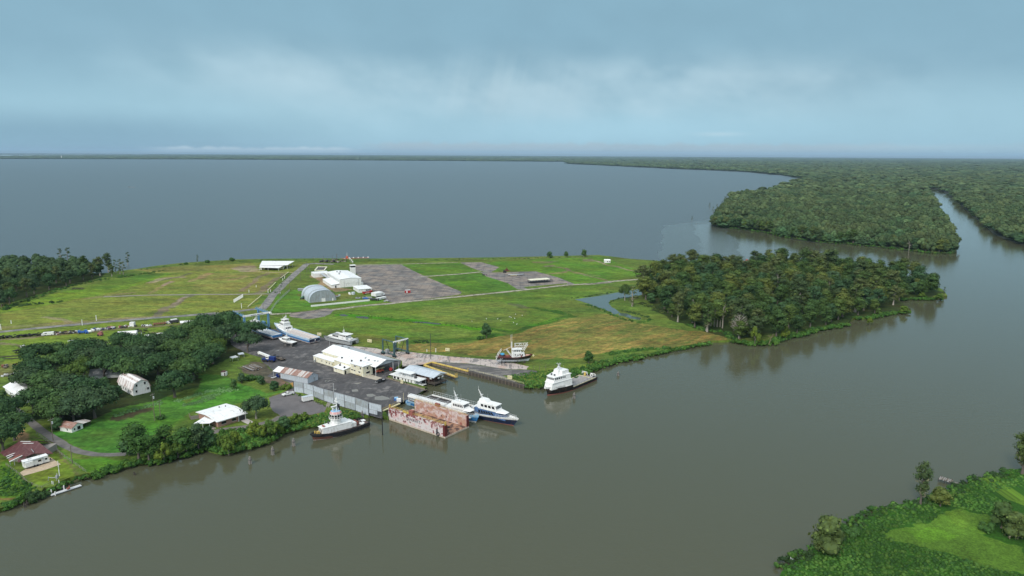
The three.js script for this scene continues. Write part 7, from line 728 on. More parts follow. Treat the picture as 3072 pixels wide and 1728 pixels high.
// ---------- lifts, vehicles, docks, poles and the rest ----------
const wheel = (x, z, r = 0.42, w = 0.28) => cyl(r, r, w, 0, 0, 0, 12).rotateX(PI / 2).translate(x, r, z - w / 2);
const wheels = (o, L, m = M.tyre) => many(o, 'wheel', L.map(([x, z, r, w]) => wheel(x, z, r, w)), m);
const at2 = (name, label, cat, a, turn = 0, group, y = LAND) => thing(name, label, cat, [a[0], y, a[1]], turn, group);
const seg = (name, label, cat, a, group, y = LAND) => { const f = frame(...a), o = thing(name, label, cat, f.at(y), f.turn, group); return [o, f.len]; };
{ // blue travel lift
  const [o, W] = seg('travel_lift', 'tall blue travel lift with a white lettered cross beam, over the second crew boat', 'boat lift', [-177.5,-455.2, -165.5,-466.6]), D = 20, H = 11.6;
  part(o, 'cross_beam', [box(W + 1.6, 1.15, 0.9, W / 2, H, 0)], M.white); many(o, 'beam_end', [cyl(0.75, 0.75, 1.5, 0, 0, 0, 12).rotateX(PI / 2).translate(W + 0.9, H, 0.75)], M.white);
  for (const x of [0, W]) { part(o, 'side_beam', [box(0.75, 0.85, D, x, H - 0.15, -D / 2), ...Array.from({ length: 6 }, (_, i) => box(1.15, 0.2, 0.5, x, H + 0.4, -2 - i * 3.2))], M.liftBlue); part(o, 'base_beam', [box(0.8, 0.9, D * 0.8, x, 1.9, -D * 0.42)], M.liftBlue); for (const z of [-0.2, -D * 0.78]) { part(o, 'leg', [box(1.15, H - 1.6, 1.3, x, (H - 1.6) / 2 + 1.4, z)], M.liftBlue); wheels(o, [[x, z - 0.7, 0.9, 0.6], [x, z + 1.1, 0.9, 0.6]]); } part(o, 'walkway_rail', rails([[x + 0.5, H + 0.3, -1], [x + 0.5, H + 0.3, -D]], 0.8, 2.6, 0.04), M.paleBlue); }
  part(o, 'engine_box', [box(1.4, 1.8, 3.4, W + 0.4, 3.2, -D * 0.45)], M.liftBlue); part(o, 'sling', [-4, -13].flatMap((z) => [bar([0.8, H - 0.6, z], [W * 0.32, 2, z], 0.12), bar([W - 0.8, H - 0.6, z], [W * 0.68, 2, z], 0.12)]), M.dark); const font = await new FontLoader().loadAsync('fonts/droid/droid_sans_bold.typeface.json'); part(o, 'lettering', [new TextGeometry('MARINE', { font, size: 0.62, depth: 0.03, curveSegments: 2 }).translate(W * 0.26, H - 0.3, 0.46), new TextGeometry('TRAVELIFT', { font, size: 0.62, depth: 0.03, curveSegments: 2 }).translate(W * 0.52, H - 0.3, 0.46)], M.dark);
}
{ // green travel lift
  const [o, W] = seg('travel_lift', 'green travel lift with hanging dark slings and a white top beam, behind the workshop', 'boat lift', [-69.1,-400.6, -62.5,-408.3]), D = 10.5, H = 9.4;
  part(o, 'cross_beam', [box(W + 1.2, 0.75, 0.6, W / 2, H, 0)], M.white); for (const x of [0, W]) { part(o, 'side_beam', [box(0.45, 0.5, D, x, H - 0.1, -D / 2)], M.liftGreen); for (const z of [0, -D]) { part(o, 'leg', [box(z ? 0.6 : 0.95, H - 1, z ? 0.6 : 1, x, (H - 1) / 2 + 0.9, z)], M.liftGreen); wheels(o, [[x, z - 0.8, 0.75, 0.6], [x, z + 0.8, 0.75, 0.6]]); part(o, 'bogie', box(0.9, 0.8, 2.6, x, 1.2, z), M.liftGreen); } part(o, 'base_beam', box(0.5, 0.6, D, x, 1.7, -D / 2), M.liftGreen); }
  many(o, 'sling', [-2, -8].flatMap((z) => [bar([0.6, H - 0.5, z], [W * 0.34, 1.0, z], 0.16), bar([W - 0.6, H - 0.5, z], [W * 0.66, 1.0, z], 0.16), bar([W * 0.34, 1, z], [W * 0.66, 1, z], 0.16)]), M.black); part(o, 'cab', box(1.6, 1.9, 2, -0.6, 3.2, -D * 0.55), M.greyMetal); part(o, 'winch_drum', [cyl(0.8, 0.8, 0.4, 0, 0, 0, 12).rotateX(PI / 2).translate(W * 0.62, H - 2, -3)], M.paleYellow);
}
const slip = [[-49.7,-386.2], [-46.0,-391.1], [-23.7,-374.2]];
{ const [a, b, c] = slip; for (const [p, q, l] of [[b, c, 'yellow edged concrete kerb along the far side of the travel lift slip'], [a, b, 'short yellow edged kerb across the head of the travel lift slip']]) { const [o, L] = seg('slip_kerb', l, 'kerb', [...p, ...q]); part(o, 'kerb_beam', box(L, 0.45, 1.4, L / 2, 0.2, 0), M.yellow); part(o, 'pile', Array.from({ length: floor(L / 3) }, (_, i) => cyl(0.2, 0.2, 2.6, 1.5 + i * 3, -2.6, 0.75, 7)), M.darkWood); part(o, 'fender_board', box(L, 1.1, 0.15, L / 2, -0.7, 0.78), M.wood); if (L > 10) part(o, 'end_post', cyl(0.25, 0.25, 1.6, L - 0.5, 0.2, 0, 8), M.yellow); } }
{ const [o, L] = seg('finger_pier', 'yellow topped finger pier running out beside the boathouse', 'pier', [-49.5,-385.6, -29.6,-364.4], null, 0); part(o, 'pier_deck', box(L, 0.5, 1.7, L / 2, 1.4, 0), M.yellow); part(o, 'pile', Array.from({ length: 10 }, (_, i) => cyl(0.22, 0.22, 3, 1 + (i * (L - 2)) / 9, -1.8, 0.6, 7)), M.darkWood); part(o, 'side_board', box(L, 1, 0.12, L / 2, 0.7, 0.9), M.darkWood); many(o, 'end_post', [cyl(0.28, 0.28, 1.6, L - 1.2, 1.5, 0, 8), cyl(0.22, 0.22, 2.4, L - 0.2, 1.2, -0.4, 8)], M.yellow); }
{ const [o, L] = seg('timber_bulkhead', 'long dark timber bulkhead with pale rails on the far side of the basin', 'bulkhead', [-23.7,-373.5, 6.9,-349.6]); part(o, 'cap_board', box(L, 0.3, 2.2, L / 2, 0.1, -0.6), M.darkWood); part(o, 'sheeting', box(L, 1.9, 0.2, L / 2, -0.9, 0.5), M.darkWood); part(o, 'pile', Array.from({ length: 17 }, (_, i) => cyl(0.2, 0.2, 3, 0.6 + (i * (L - 1)) / 16, -2.4, 0.72, 7)), M.wood); part(o, 'rail', rails([[0, 0.2, -1.8], [L * 0.95, 0.2, -1.8]], 0.9, 3, 0.05), M.paleYellow); }
{ const [o, L] = seg('yard_bulkhead', 'stained bulkhead and bollards along the yard edge below the houseboat', 'bulkhead', [-67.0,-362.6, -43.3,-343.1]); part(o, 'cap_board', box(L, 0.3, 1.4, L / 2, 0.05, 0.3), painted([0.2, 0.16, 0.11], [0.09, 0.07, 0.05], 0.1, 0.9, 4, 111)); part(o, 'sheeting', box(L, 2, 0.15, L / 2, -1, -0.5), M.darkWood); many(o, 'bollard', [0.5, 6, 11, 16, L - 0.6].map((x) => cyl(0.2, 0.2, 1.3, x, 0, 0.2, 8)), M.black); }
for (const [a, l] of [[[-127.9,-449.5, -125.1,-449.0], 'cream panel box standing between the big crew boat and the catamaran'], [[-91.7,-433.7, -88.8,-432.7], 'cream panel box in the grass right of the catamaran'], [[-40.3,-414.1, -37.7,-413.5], 'cream panel box at the edge of the hay field behind the slab'], [[-2.1,-360.8, 0.3,-360.1], 'white panel box on the timber bulkhead'], [[-57.9,-352.6, -56.5,-351.7], 'cream panel box on the yard edge in front of the houseboat']]) { const [o, L] = seg('utility_box', l, 'utility box', a); part(o, 'cabinet', box(L, 1.8, 0.5, L / 2, 1.3, 0), M.paleYellow); part(o, 'door', [box(L * 0.28, 0.8, 0.05, L * 0.3, 1.5, 0.27), box(L * 0.2, 0.5, 0.05, L * 0.72, 1.2, 0.27)], painted([0.5, 0.46, 0.36], [0.3, 0.27, 0.2], 0.15, 0.8, 2, 113)); many(o, 'post', [box(0.1, 1.2, 0.1, 0.15, 0.5, -0.1), box(0.1, 1.2, 0.1, L - 0.15, 0.5, -0.1)], M.greyMetal); }
{ // mobile crane and flatbed
  const [o, L] = seg('mobile_crane', 'blue mobile crane with a long white boom lying over its front', 'crane truck', [-143.4,-390.6, -136.5,-389.1]); part(o, 'carrier', [rect(-0.6, L + 0.2, 0.9, 1.9, -2.6, 0), rect(L - 2.2, L + 0.2, 1.9, 3.1, -2.4, -0.2)], M.truckBlue); part(o, 'turntable', [rect(L * 0.3, L * 0.75, 1.9, 3.2, -2.4, -0.3)], M.truckBlue); wheels(o, [0.6, 2.2, L - 2.6, L - 1].flatMap((x) => [[x, 0, 0.75, 0.5], [x, -2.6, 0.75, 0.5]])); part(o, 'boom', [beam([L * 0.55, 3.0, -1.3], [-4.6, 4.1, -4.2], 1.0, 1.2)], M.white); part(o, 'boom_head', [beam([-4.4, 4.1, -4.1], [-5.2, 3.4, -4.6], 1.1, 1.5)], M.white); part(o, 'operator_cab', rect(L * 0.3, L * 0.3 + 1.7, 1.9, 3.4, -0.8, 0.1), M.white); part(o, 'window', rect(L * 0.32, L * 0.3 + 1.4, 2.6, 3.2, 0.1, 0.14), M.glass);
  const [t, K] = seg('flatbed_trailer', 'dark loaded flatbed trailer behind the blue crane', 'trailer', [-140.7,-398.2, -132.5,-391.6]); part(t, 'bed', rect(0, K, 0.9, 1.2, -2.4, 0), M.wood); wheels(t, [K - 1, K - 2.2].flatMap((x) => [[x, 0, 0.5, 0.4], [x, -2.4, 0.5, 0.4]])); part(t, 'load', [box(1.2, 1, 1.4, 1.2, 1.7, -1.2), box(2.4, 0.7, 1.8, 3.6, 1.5, -1.3), bar([0.4, 1.5, -0.4], [K, 2.2, -1.8], 0.14), bar([2, 1.4, -0.3], [K + 0.4, 1.5, -0.6], 0.12), tyreGeo(K - 0.8, 1.6, -1.2, 0.5)], M.dark);
}
{ const r = rng(31), P = [-144.5,-372.9], e = [-137.8,-380.6], ux = e[0] - P[0], uz = e[1] - P[1], b = [-149.2,-391.7]; let n = 0; for (const [l, s, t, k] of [['large stack of old grey timbers and pipes left of the rusty roofed shed', 0.15, 0.2, 26], ['low spread of loose timbers on the ground left of the large stack', -0.12, 0.38, 9]]) { const o = at2('timber_stack', l, 'timber', [P[0] + ux * s + (b[0] - P[0]) * t, P[1] + uz * s + (b[1] - P[1]) * t]); for (let i = 0; i < k; i++) { const L = 6 + 5 * r(), y = 0.15 + (k > 12 ? floor(i / 9) * 0.42 : 0), off = ((i % 9) - 4) * (k > 12 ? 0.72 : 0.9), j = (r() - 0.5) * 0.12, g = i % 3 ? box(L, 0.32, 0.34, 0, 0, 0) : cyl(0.2, 0.2, L, 0, -L / 2, 0, 7).rotateZ(PI / 2); g.rotateY(-0.72 + j); g.translate(off * 0.66 + (r() - 0.5) * 1.4, y, off * -0.75 + (r() - 0.5) * 1.4); part(o, 'timber', g, [M.greyWood, M.wood, M.greyMetal, M.darkWood][floor(r() * 4)]); } n++; } }
function pickup(o, L, m, { bed = true, crew = 0.56 } = {}) { const W = 1.9; part(o, 'body', [rect(0, L, 0.5, 1.05, -W, 0), rect(L * 0.02, L * 0.3, 1.0, 1.2, -W + 0.08, -0.08)], m); part(o, 'cab', hexa([[L * 0.28, 1.05, -0.05], [L * (crew + 0.04), 1.05, -0.05], [L * (crew + 0.04), 1.05, -W + 0.05], [L * 0.28, 1.05, -W + 0.05]], [[L * 0.38, 1.75, -0.22], [L * crew, 1.75, -0.22], [L * crew, 1.75, -W + 0.22], [L * 0.38, 1.75, -W + 0.22]]), m); part(o, 'window', [faces([[[L * 0.285, 1.12, -0.2], [L * 0.285, 1.12, -W + 0.2], [L * 0.365, 1.68, -W + 0.3], [L * 0.365, 1.68, -0.3]].map(([x, y, z]) => [x - 0.03, y, z])]), box(L * 0.17, 0.45, 0.04, L * 0.47, 1.4, -0.1), box(L * 0.17, 0.45, 0.04, L * 0.47, 1.4, -W + 0.1)], M.glass); if (bed) { part(o, 'bed', [rect(L * (crew + 0.05), L, 1.05, 1.25, -0.12, 0), rect(L * (crew + 0.05), L, 1.05, 1.25, -W, -W + 0.12), rect(L - 0.1, L, 1.05, 1.25, -W, 0)], m); part(o, 'bed_floor', rect(L * (crew + 0.05), L - 0.1, 1.06, 1.09, -W + 0.12, -0.12), M.greyMetal); } wheels(o, [[L * 0.17, -0.05], [L * 0.17, -W + 0.05], [L * 0.8, -0.05], [L * 0.8, -W + 0.05]]); part(o, 'bumper', [rect(-0.08, 0.05, 0.45, 0.75, -W + 0.05, -0.05)], M.greyMetal); part(o, 'headlight', [box(0.06, 0.18, 0.3, -0.02, 0.88, -0.3), box(0.06, 0.18, 0.3, -0.02, 0.88, -W + 0.3)], M.rail); }
pickup(seg('pickup_truck', 'white pickup truck parked on the gravel lot by the grey wall', 'pickup truck', [-112.5,-331.3, -107.9,-335.6])[0], 5.8, M.white); pickup(seg('pickup_truck', 'black pickup truck parked on the yard asphalt near the houseboat', 'pickup truck', [-70.0,-352.4, -66.0,-356.9])[0], 5.7, M.black); pickup(seg('parked_car', 'dark blue car half hidden behind the spreading oak by the brick house', 'car', [-123.7,-322.8, -120.3,-325.2])[0], 5, mat(0.02, 0.025, 0.045, 0.35), { bed: false, crew: 0.75 });
{ const [o] = seg('cargo_trailer', 'white enclosed cargo trailer on the gravel lot', 'trailer', [-100.4,-323.2, -96.1,-326.2]), L = 5.2; part(o, 'box_body', [rect(0, L, 0.55, 2.6, -2.1, 0)], M.white); part(o, 'roof', [rect(-0.05, L + 0.05, 2.6, 2.66, -2.15, 0.05)], M.paleSteel); wheels(o, [[L * 0.66, 0.05, 0.36, 0.24], [L * 0.82, 0.05, 0.36, 0.24], [L * 0.66, -2.1, 0.36, 0.24], [L * 0.82, -2.1, 0.36, 0.24]]); part(o, 'hitch', [bar([0, 0.6, -0.4], [-1.5, 0.6, -1], 0.06), bar([0, 0.6, -1.7], [-1.5, 0.6, -1], 0.06), rect(-0.05, 0.05, 0.5, 0.6, -2.1, 0)], M.dark); }
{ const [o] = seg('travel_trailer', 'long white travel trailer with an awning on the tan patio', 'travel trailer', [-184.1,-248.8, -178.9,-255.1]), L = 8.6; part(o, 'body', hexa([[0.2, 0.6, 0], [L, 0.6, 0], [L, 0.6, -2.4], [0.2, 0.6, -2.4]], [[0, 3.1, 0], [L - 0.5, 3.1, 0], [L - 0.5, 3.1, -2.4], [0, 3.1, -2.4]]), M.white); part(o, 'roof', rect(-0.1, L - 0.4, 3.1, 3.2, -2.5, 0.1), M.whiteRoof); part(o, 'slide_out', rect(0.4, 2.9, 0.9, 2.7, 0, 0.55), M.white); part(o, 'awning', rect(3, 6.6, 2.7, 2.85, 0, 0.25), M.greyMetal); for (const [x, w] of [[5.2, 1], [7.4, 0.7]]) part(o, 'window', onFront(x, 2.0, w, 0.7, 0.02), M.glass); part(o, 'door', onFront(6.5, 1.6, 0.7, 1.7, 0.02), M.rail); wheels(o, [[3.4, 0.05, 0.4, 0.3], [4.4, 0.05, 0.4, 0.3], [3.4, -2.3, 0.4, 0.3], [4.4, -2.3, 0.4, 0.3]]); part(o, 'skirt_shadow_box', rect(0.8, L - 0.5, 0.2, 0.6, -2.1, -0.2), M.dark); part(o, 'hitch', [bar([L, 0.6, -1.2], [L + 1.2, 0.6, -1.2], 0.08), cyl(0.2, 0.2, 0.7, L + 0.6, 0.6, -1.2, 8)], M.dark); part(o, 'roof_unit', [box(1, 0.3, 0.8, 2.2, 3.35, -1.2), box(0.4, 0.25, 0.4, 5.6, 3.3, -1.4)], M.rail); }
{ const [o] = seg('telehandler', 'orange telehandler parked under the open end of the workshop', 'forklift', [-73.7,-369.5, -70.3,-371.8]); part(o, 'chassis', [rect(0, 4.2, 0.7, 1.5, -2, 0), rect(1.6, 3, 1.5, 2.3, -1, -0.1)], M.orange); part(o, 'boom', beam([-0.3, 1.9, -1.2], [5, 2.5, -1.2], 0.5, 0.55), M.paleYellow); wheels(o, [[0.8, 0.1, 0.6, 0.4], [3.4, 0.1, 0.6, 0.4], [0.8, -2, 0.6, 0.4], [3.4, -2, 0.6, 0.4]]); part(o, 'window', rect(1.8, 2.8, 1.7, 2.2, -0.1, -0.05), M.glass); const q = at2('red_forklift', 'bright red machine in the shade at the back of the open workshop end', 'forklift', [-66.7,-374.5]); part(q, 'body', [box(2, 1.4, 1.5, 0, 1, 0), cyl(0.9, 0.9, 0.5, 0, 0, 0, 12).rotateX(PI / 2).translate(0, 1.5, 0.9)], M.red); wheels(q, [[-0.7, 0.8, 0.4, 0.3], [0.7, 0.8, 0.4, 0.3]]); part(q, 'mast', [bar([-1.1, 0.3, 0.4], [-1.2, 2.8, 0.4], 0.08), bar([-1.1, 0.3, -0.4], [-1.2, 2.8, -0.4], 0.08)], M.dark); }
{ const a = at2('pump_set', 'sky blue machine on the yard by the head of the dry dock', 'machine', [-56.2,-327.7], 0.3); part(a, 'body', [box(1.8, 1.3, 1.3, 0, 0.8, 0)], M.paleBlue); part(a, 'base', [box(2.2, 0.3, 1.5, 0, 0.15, 0), box(0.8, 0.6, 1.35, -0.7, 0.75, 0.02)], M.brightBlue); const b = at2('white_tank', 'white box tank beside the sky blue machine', 'tank', [-54.6,-325.4], 0.2); part(b, 'tank', box(2, 1.5, 1.4, 0, 0.9, 0), M.white); part(b, 'frame', [box(2.1, 0.15, 1.5, 0, 0.1, 0), box(0.1, 1.6, 1.5, 1.02, 0.8, 0)], M.greyMetal); const g = seg('gangway', 'yellow railed gangway from the yard to the corner of the dry dock', 'gangway', [-59.8,-311.7, -53.5,-321.5], null, 2)[0]; const f = frame(-59.8,-311.7, -53.5,-321.5); part(g, 'beam', [box(f.len, 0.4, 0.8, f.len / 2, 0, 0)], M.paleYellow); part(g, 'railing', rails([[0, 0.2, -0.4], [f.len, 0.2, -0.4]], 0.9, 2.4, 0.05), M.yellow); }
{ const o = at2('scrap_pile', 'blue drum and scrap beside the open canopy of the grey shed', 'scrap', [-125.9,-362.9]); part(o, 'drum', [cyl(0.6, 0.6, 1.7, 0, 0, 0, 10), cyl(0.45, 0.45, 1.1, 1, 0, 0.6, 10)], M.truckBlue); part(o, 'plate', [box(2, 0.1, 1, -1, 0.3, 1.2, 0.5, 0.2), box(1.4, 0.2, 0.8, -2, 0.2, 1.8, -0.3)], M.rail); part(o, 'red_crate', box(1, 1.2, 1, 1.8, 0.6, -0.8), M.redLead); const q = at2('plywood_sheet', 'orange plywood sheet leaning at the start of the grey wall', 'board', [-113.1,-347.3], 0.4); part(q, 'sheet', box(1.4, 2.2, 0.08, 0, 1, 0, 0, 0, -0.15), mat(0.5, 0.29, 0.09, 0.8)); const p = at2('wood_pallet', 'grey wooden pallet leaning in the weeds by the grey wall', 'pallet', [-87.0,-318.1], -0.5); for (let i = 0; i < 6; i++) part(p, 'slat', box(0.25, 2.4, 0.06, -0.9 + i * 0.36, 0.9, 0, 0, 0, -0.7), M.greyWood); part(p, 'bearer', [box(2.2, 0.12, 0.12, 0, 0.3, 0.4), box(2.2, 0.12, 0.12, 0, 1.5, -0.7)], M.wood); }
for (const [a, l, s] of [[[-161.0,-390.7, -158.6,-393.6], 'white roofed open carport at the edge of the grove', 1], [[-160.0,-398.2, -157.4,-400.0], 'pale tin roof among bushes beside the white carport', 0]]) { const [o, L] = seg('carport', l, 'carport', a); part(o, 'roof', slab([[0, 2, 0.4], [L, 2.1, 0.4], [L, 2.4, -2.6], [0, 2.3, -2.6]], 0.12), s ? M.white : M.paleSteel); many(o, 'post', [[0.2, 0.2], [L - 0.2, 0.2], [0.2, -2.4], [L - 0.2, -2.4]].map(([x, z]) => box(0.1, 2.1, 0.1, x, 1, z)), M.rail); }
// mooring dolphins and piles standing in the river
for (const [a, h, l] of [[[-102.3,-258.4], 4.6, 'leftmost of three clusters of mooring piles off the wooded bank'], [[-96.3,-267.0], 5, 'middle of three clusters of mooring piles off the wooded bank'], [[-90.5,-275.7], 5, 'third cluster of mooring piles, closest to the tug bow'], [[31.3,-335.6], 4.6, 'cluster of mooring piles in front of the black supply ship'], [[-68.5,-307.2], 5.5, 'cluster of mooring piles behind the tug at the grey wall'], [[58.8,-372.9], 3.4, 'lone pile cluster in the river right of the supply ship']]) { const o = thing('mooring_dolphin', l, 'mooring piles', [a[0], 0, a[1]], 0, 'mooring piles in the river'); many(o, 'pile', [[-0.45, 0, 0.75], [0.45, 0.1, 0.7], [0, -0.5, 0.85], [0.05, 0.4, 1]].map(([x, z, k]) => bar([x * 1.6, -2, z * 1.6], [x * 0.8, h * k * 0.72, z * 0.8], 0.22, 8)), M.greyWood); part(o, 'band', [new THREE.TorusGeometry(0.75, 0.1, 5, 12).rotateX(PI / 2).translate(0, h * 0.4, 0)], M.dark); }
for (const [a, h, l] of [[[-167.0,-223.3], 1.6, 'left of two rotten pile stumps in the water at bottom left'], [[-167.1,-224.7], 1.6, 'right of two rotten pile stumps in the water at bottom left'], [[-142.5,-248.2], 1.4, 'short piles in the water below the tall bank tree'], [[545.6,-853.9], 1.2, 'small snag in the water off the corner of the far wood']]) { const o = thing('pile_stump', l, 'pile', [a[0], 0, a[1]]); many(o, 'pile', [bar([0, -1, 0], [0.1, h, 0], 0.2, 7), bar([0.6, -1, 0.2], [0.7, h * 0.7, 0.2], 0.18, 7)], M.darkWood); }
for (const [a, h, l] of [[[-55.7,-287.8], 8, 'tall dark mooring post at the river corner of the grey wall'], [[-63.8,-299.3], 9.5, 'tall dark mooring post just behind the tug stern']]) { const o = thing('mooring_post', l, 'post', [a[0], 0, a[1]]); part(o, 'post', bar([0, -2, 0], [0, h, 0], 0.2, 8), M.black); part(o, 'cap', cyl(0.3, 0.3, 0.3, 0, h, 0, 8), M.dark); }
{ // floating dock at the maroon house
  const [o, L] = seg('floating_dock', 'pale floating dock with white piles and gangway at the maroon house', 'dock', [-162.9,-231.1, -156.8,-238.8], null, 0); for (let i = 0; i < 16; i++) part(o, 'plank', box(L / 16 - 0.04, 0.25, 1.5, (L * (i + 0.5)) / 16, 0.45, 0), M.rail); part(o, 'float', box(L, 0.5, 1.3, L / 2, 0.1, 0), M.dark); many(o, 'pile', [[0.6, -0.9, 2], [1.2, 0.8, 1.6], [4.6, -0.8, 2.1]].map(([x, z, h]) => cyl(0.18, 0.18, h + 1, x, -1, z, 8)), M.white); part(o, 'red_chair', [box(0.9, 0.4, 0.8, 5.6, 0.9, 0.2), box(0.2, 1, 0.8, 6, 1.2, 0.2)], M.redLead);
  const [g, K] = seg('dock_gangway', 'short wooden gangway with white posts leading down to the floating dock', 'gangway', [-167.4,-239.1, -161.7,-236.0], null, 0.9); for (let i = 0; i < 14; i++) part(g, 'plank', box(K / 14 - 0.04, 0.12, 1.6, (K * (i + 0.5)) / 14, 0.3 - i * 0.03, 0), M.greyWood); many(g, 'post', [[1.6, 0.9], [2.8, -0.9], [2.4, 0.9]].map(([x, z]) => cyl(0.14, 0.14, 1.5, x, 0.2, z, 7)), M.white); const b = at2('boat_hoist', 'grey boat hoist frame and bench at the top of the gangway', 'hoist', [-167.8,-240.1]); part(b, 'frame', [bar([-1.6, 0, 0], [-1.4, 1.6, 0], 0.1), bar([1.4, 0, 0], [1.6, 2.8, -0.4], 0.12), bar([1.6, 2.8, -0.4], [2, 1.2, 0.6], 0.1), bar([-1.4, 1.2, 0], [1.4, 1.2, 0], 0.12)], M.greyMetal); part(b, 'motor', box(0.8, 1.1, 0.8, 1.6, 1.5, -0.2), M.greyMetal);
  const [s, J] = seg('old_dock', 'old grey plank dock on piles near the mossy cypress, bottom right', 'dock', [166.9,-240.5, 163.9,-244.0], null, 0); part(s, 'walkway', [beam([0, 1.1, -0.3], [J, 1.0, -0.3], 0.16, 0.12), beam([0, 1.1, 0.5], [J, 1.0, 0.5], 0.16, 0.12)], M.greyWood); for (let i = 0; i < 9; i++) part(s, 'plank', box(0.36, 0.08, 3.4, J + 0.3 + i * 0.46, 1.15 + 0.03 * (i % 2), 0, 0.1 * (i % 3) - 0.1), i % 3 ? M.greyWood : M.wood); part(s, 'pile', [0.4, 2, 4].flatMap((x) => [bar([J + x, -1, -1.5], [J + x, 1.6, -1.5], 0.12), bar([J + x, -1, 1.5], [J + x, 1.5, 1.5], 0.12)]), M.darkWood);
}
// utility poles
function pole(a, h, label, { arm = true, can = 0, m = M.wood, group = 'utility poles', thick = 0.16, name = 'utility_pole', y = LAND } = {}) { const o = at2(name, label, 'pole', a, treeSeed * 0.7 % 1.5, group, y); part(o, 'shaft', bar([0, -0.4, 0], [0, h, 0], thick, 8, thick * 0.65), m); if (arm) part(o, 'crossarm', [box(2.4, 0.14, 0.14, 0, h - 0.6, 0), ...[-1, 0.2, 1].map((x) => cyl(0.06, 0.06, 0.25, x, h - 0.53, 0, 6))], M.greyWood); for (let i = 0; i < can; i++) part(o, 'transformer', cyl(0.34, 0.34, 1.05, i ? -0.5 : 0.48, h - 2.6, 0, 10), M.rail); return o; }
for (const [a, h, l, q] of [[[-191.1,-276.7], 9.7, 'pole with transformer beside the curving road', { can: 1 }], [[-231.8,-311.0], 8.7, 'pole with white box near the white warehouse', { can: 1 }], [[-159.9,-299.1], 12.9, 'left of the twin poles with a transformer in the lawn', { can: 1 }], [[-158.2,-301.1], 9.1, 'right of the twin poles in the lawn', {}], [[-169.6,-254.7], 7.3, 'thin pole at the end of the fence by the river', { arm: false }], [[-167.7,-243.9], 6.0, 'thin white pole in the lawn of the maroon house', { arm: false, m: M.white }], [[-236.7,-436.0], 6.5, 'pole behind the grove in the junk yard', { can: 1 }],
  [[-189.7,-525.0], 5.2, 'road pole just behind the blue travel lift', {}], [[-193.3,-575.5], 5.6, 'road pole with a white box, second along the road', { can: 1 }], [[-195.3,-608.2], 8.9, 'third pole along the airfield road', {}], [[-199.2,-653.4], 11.0, 'fourth pole along the airfield road', {}], [[-205.4,-695.4], 11.3, 'fifth pole along the airfield road', {}], [[-205.4,-705.5], 8.5, 'sixth pole along the airfield road, slimmer', { arm: false }], [[-209.6,-737.4], 11.1, 'seventh pole along the airfield road, with a white can', { can: 1 }], [[-201.8,-746.1], 9.8, 'pole standing alone near the lake end of the road', {}], [[-202.3,-785.1], 5.6, 'pole behind the debris heap at the lake', { arm: false }], [[-199.7,-794.7], 5.7, 'tallest pole at the lake edge by the jetty', { thick: 0.3 }], [[-237.3,-783.8], 3.3, 'short pole on the lake shore behind the open shed', { arm: false }],
  [[-140.7,-351.5], 6.9, 'dark pole on the lawn edge by the bushes', { arm: false, m: M.darkWood }], [[-47.3,-397.5], 15.5, 'tall dark light mast beside the travel lift slip', { m: M.dark, thick: 0.2, arm: false }], [[-84.8,-321.0], 10.7, 'tall white antenna mast standing at the grey wall', { m: M.rail, arm: false, thick: 0.12 }], [[-52.4,-326.0], 4.3, 'pale pole at the river edge of the yard', { m: M.paleYellow, arm: false, thick: 0.12 }], [[-113.1,-423.3], 4.2, 'thin pole at the back corner of the workshop', { arm: false, m: M.rail, thick: 0.1 }], [[-69.5,-416.9], 5, 'short pole with lamps on the concrete slab', { arm: false, m: M.rail, thick: 0.1 }]]) pole(a, h, l, q);
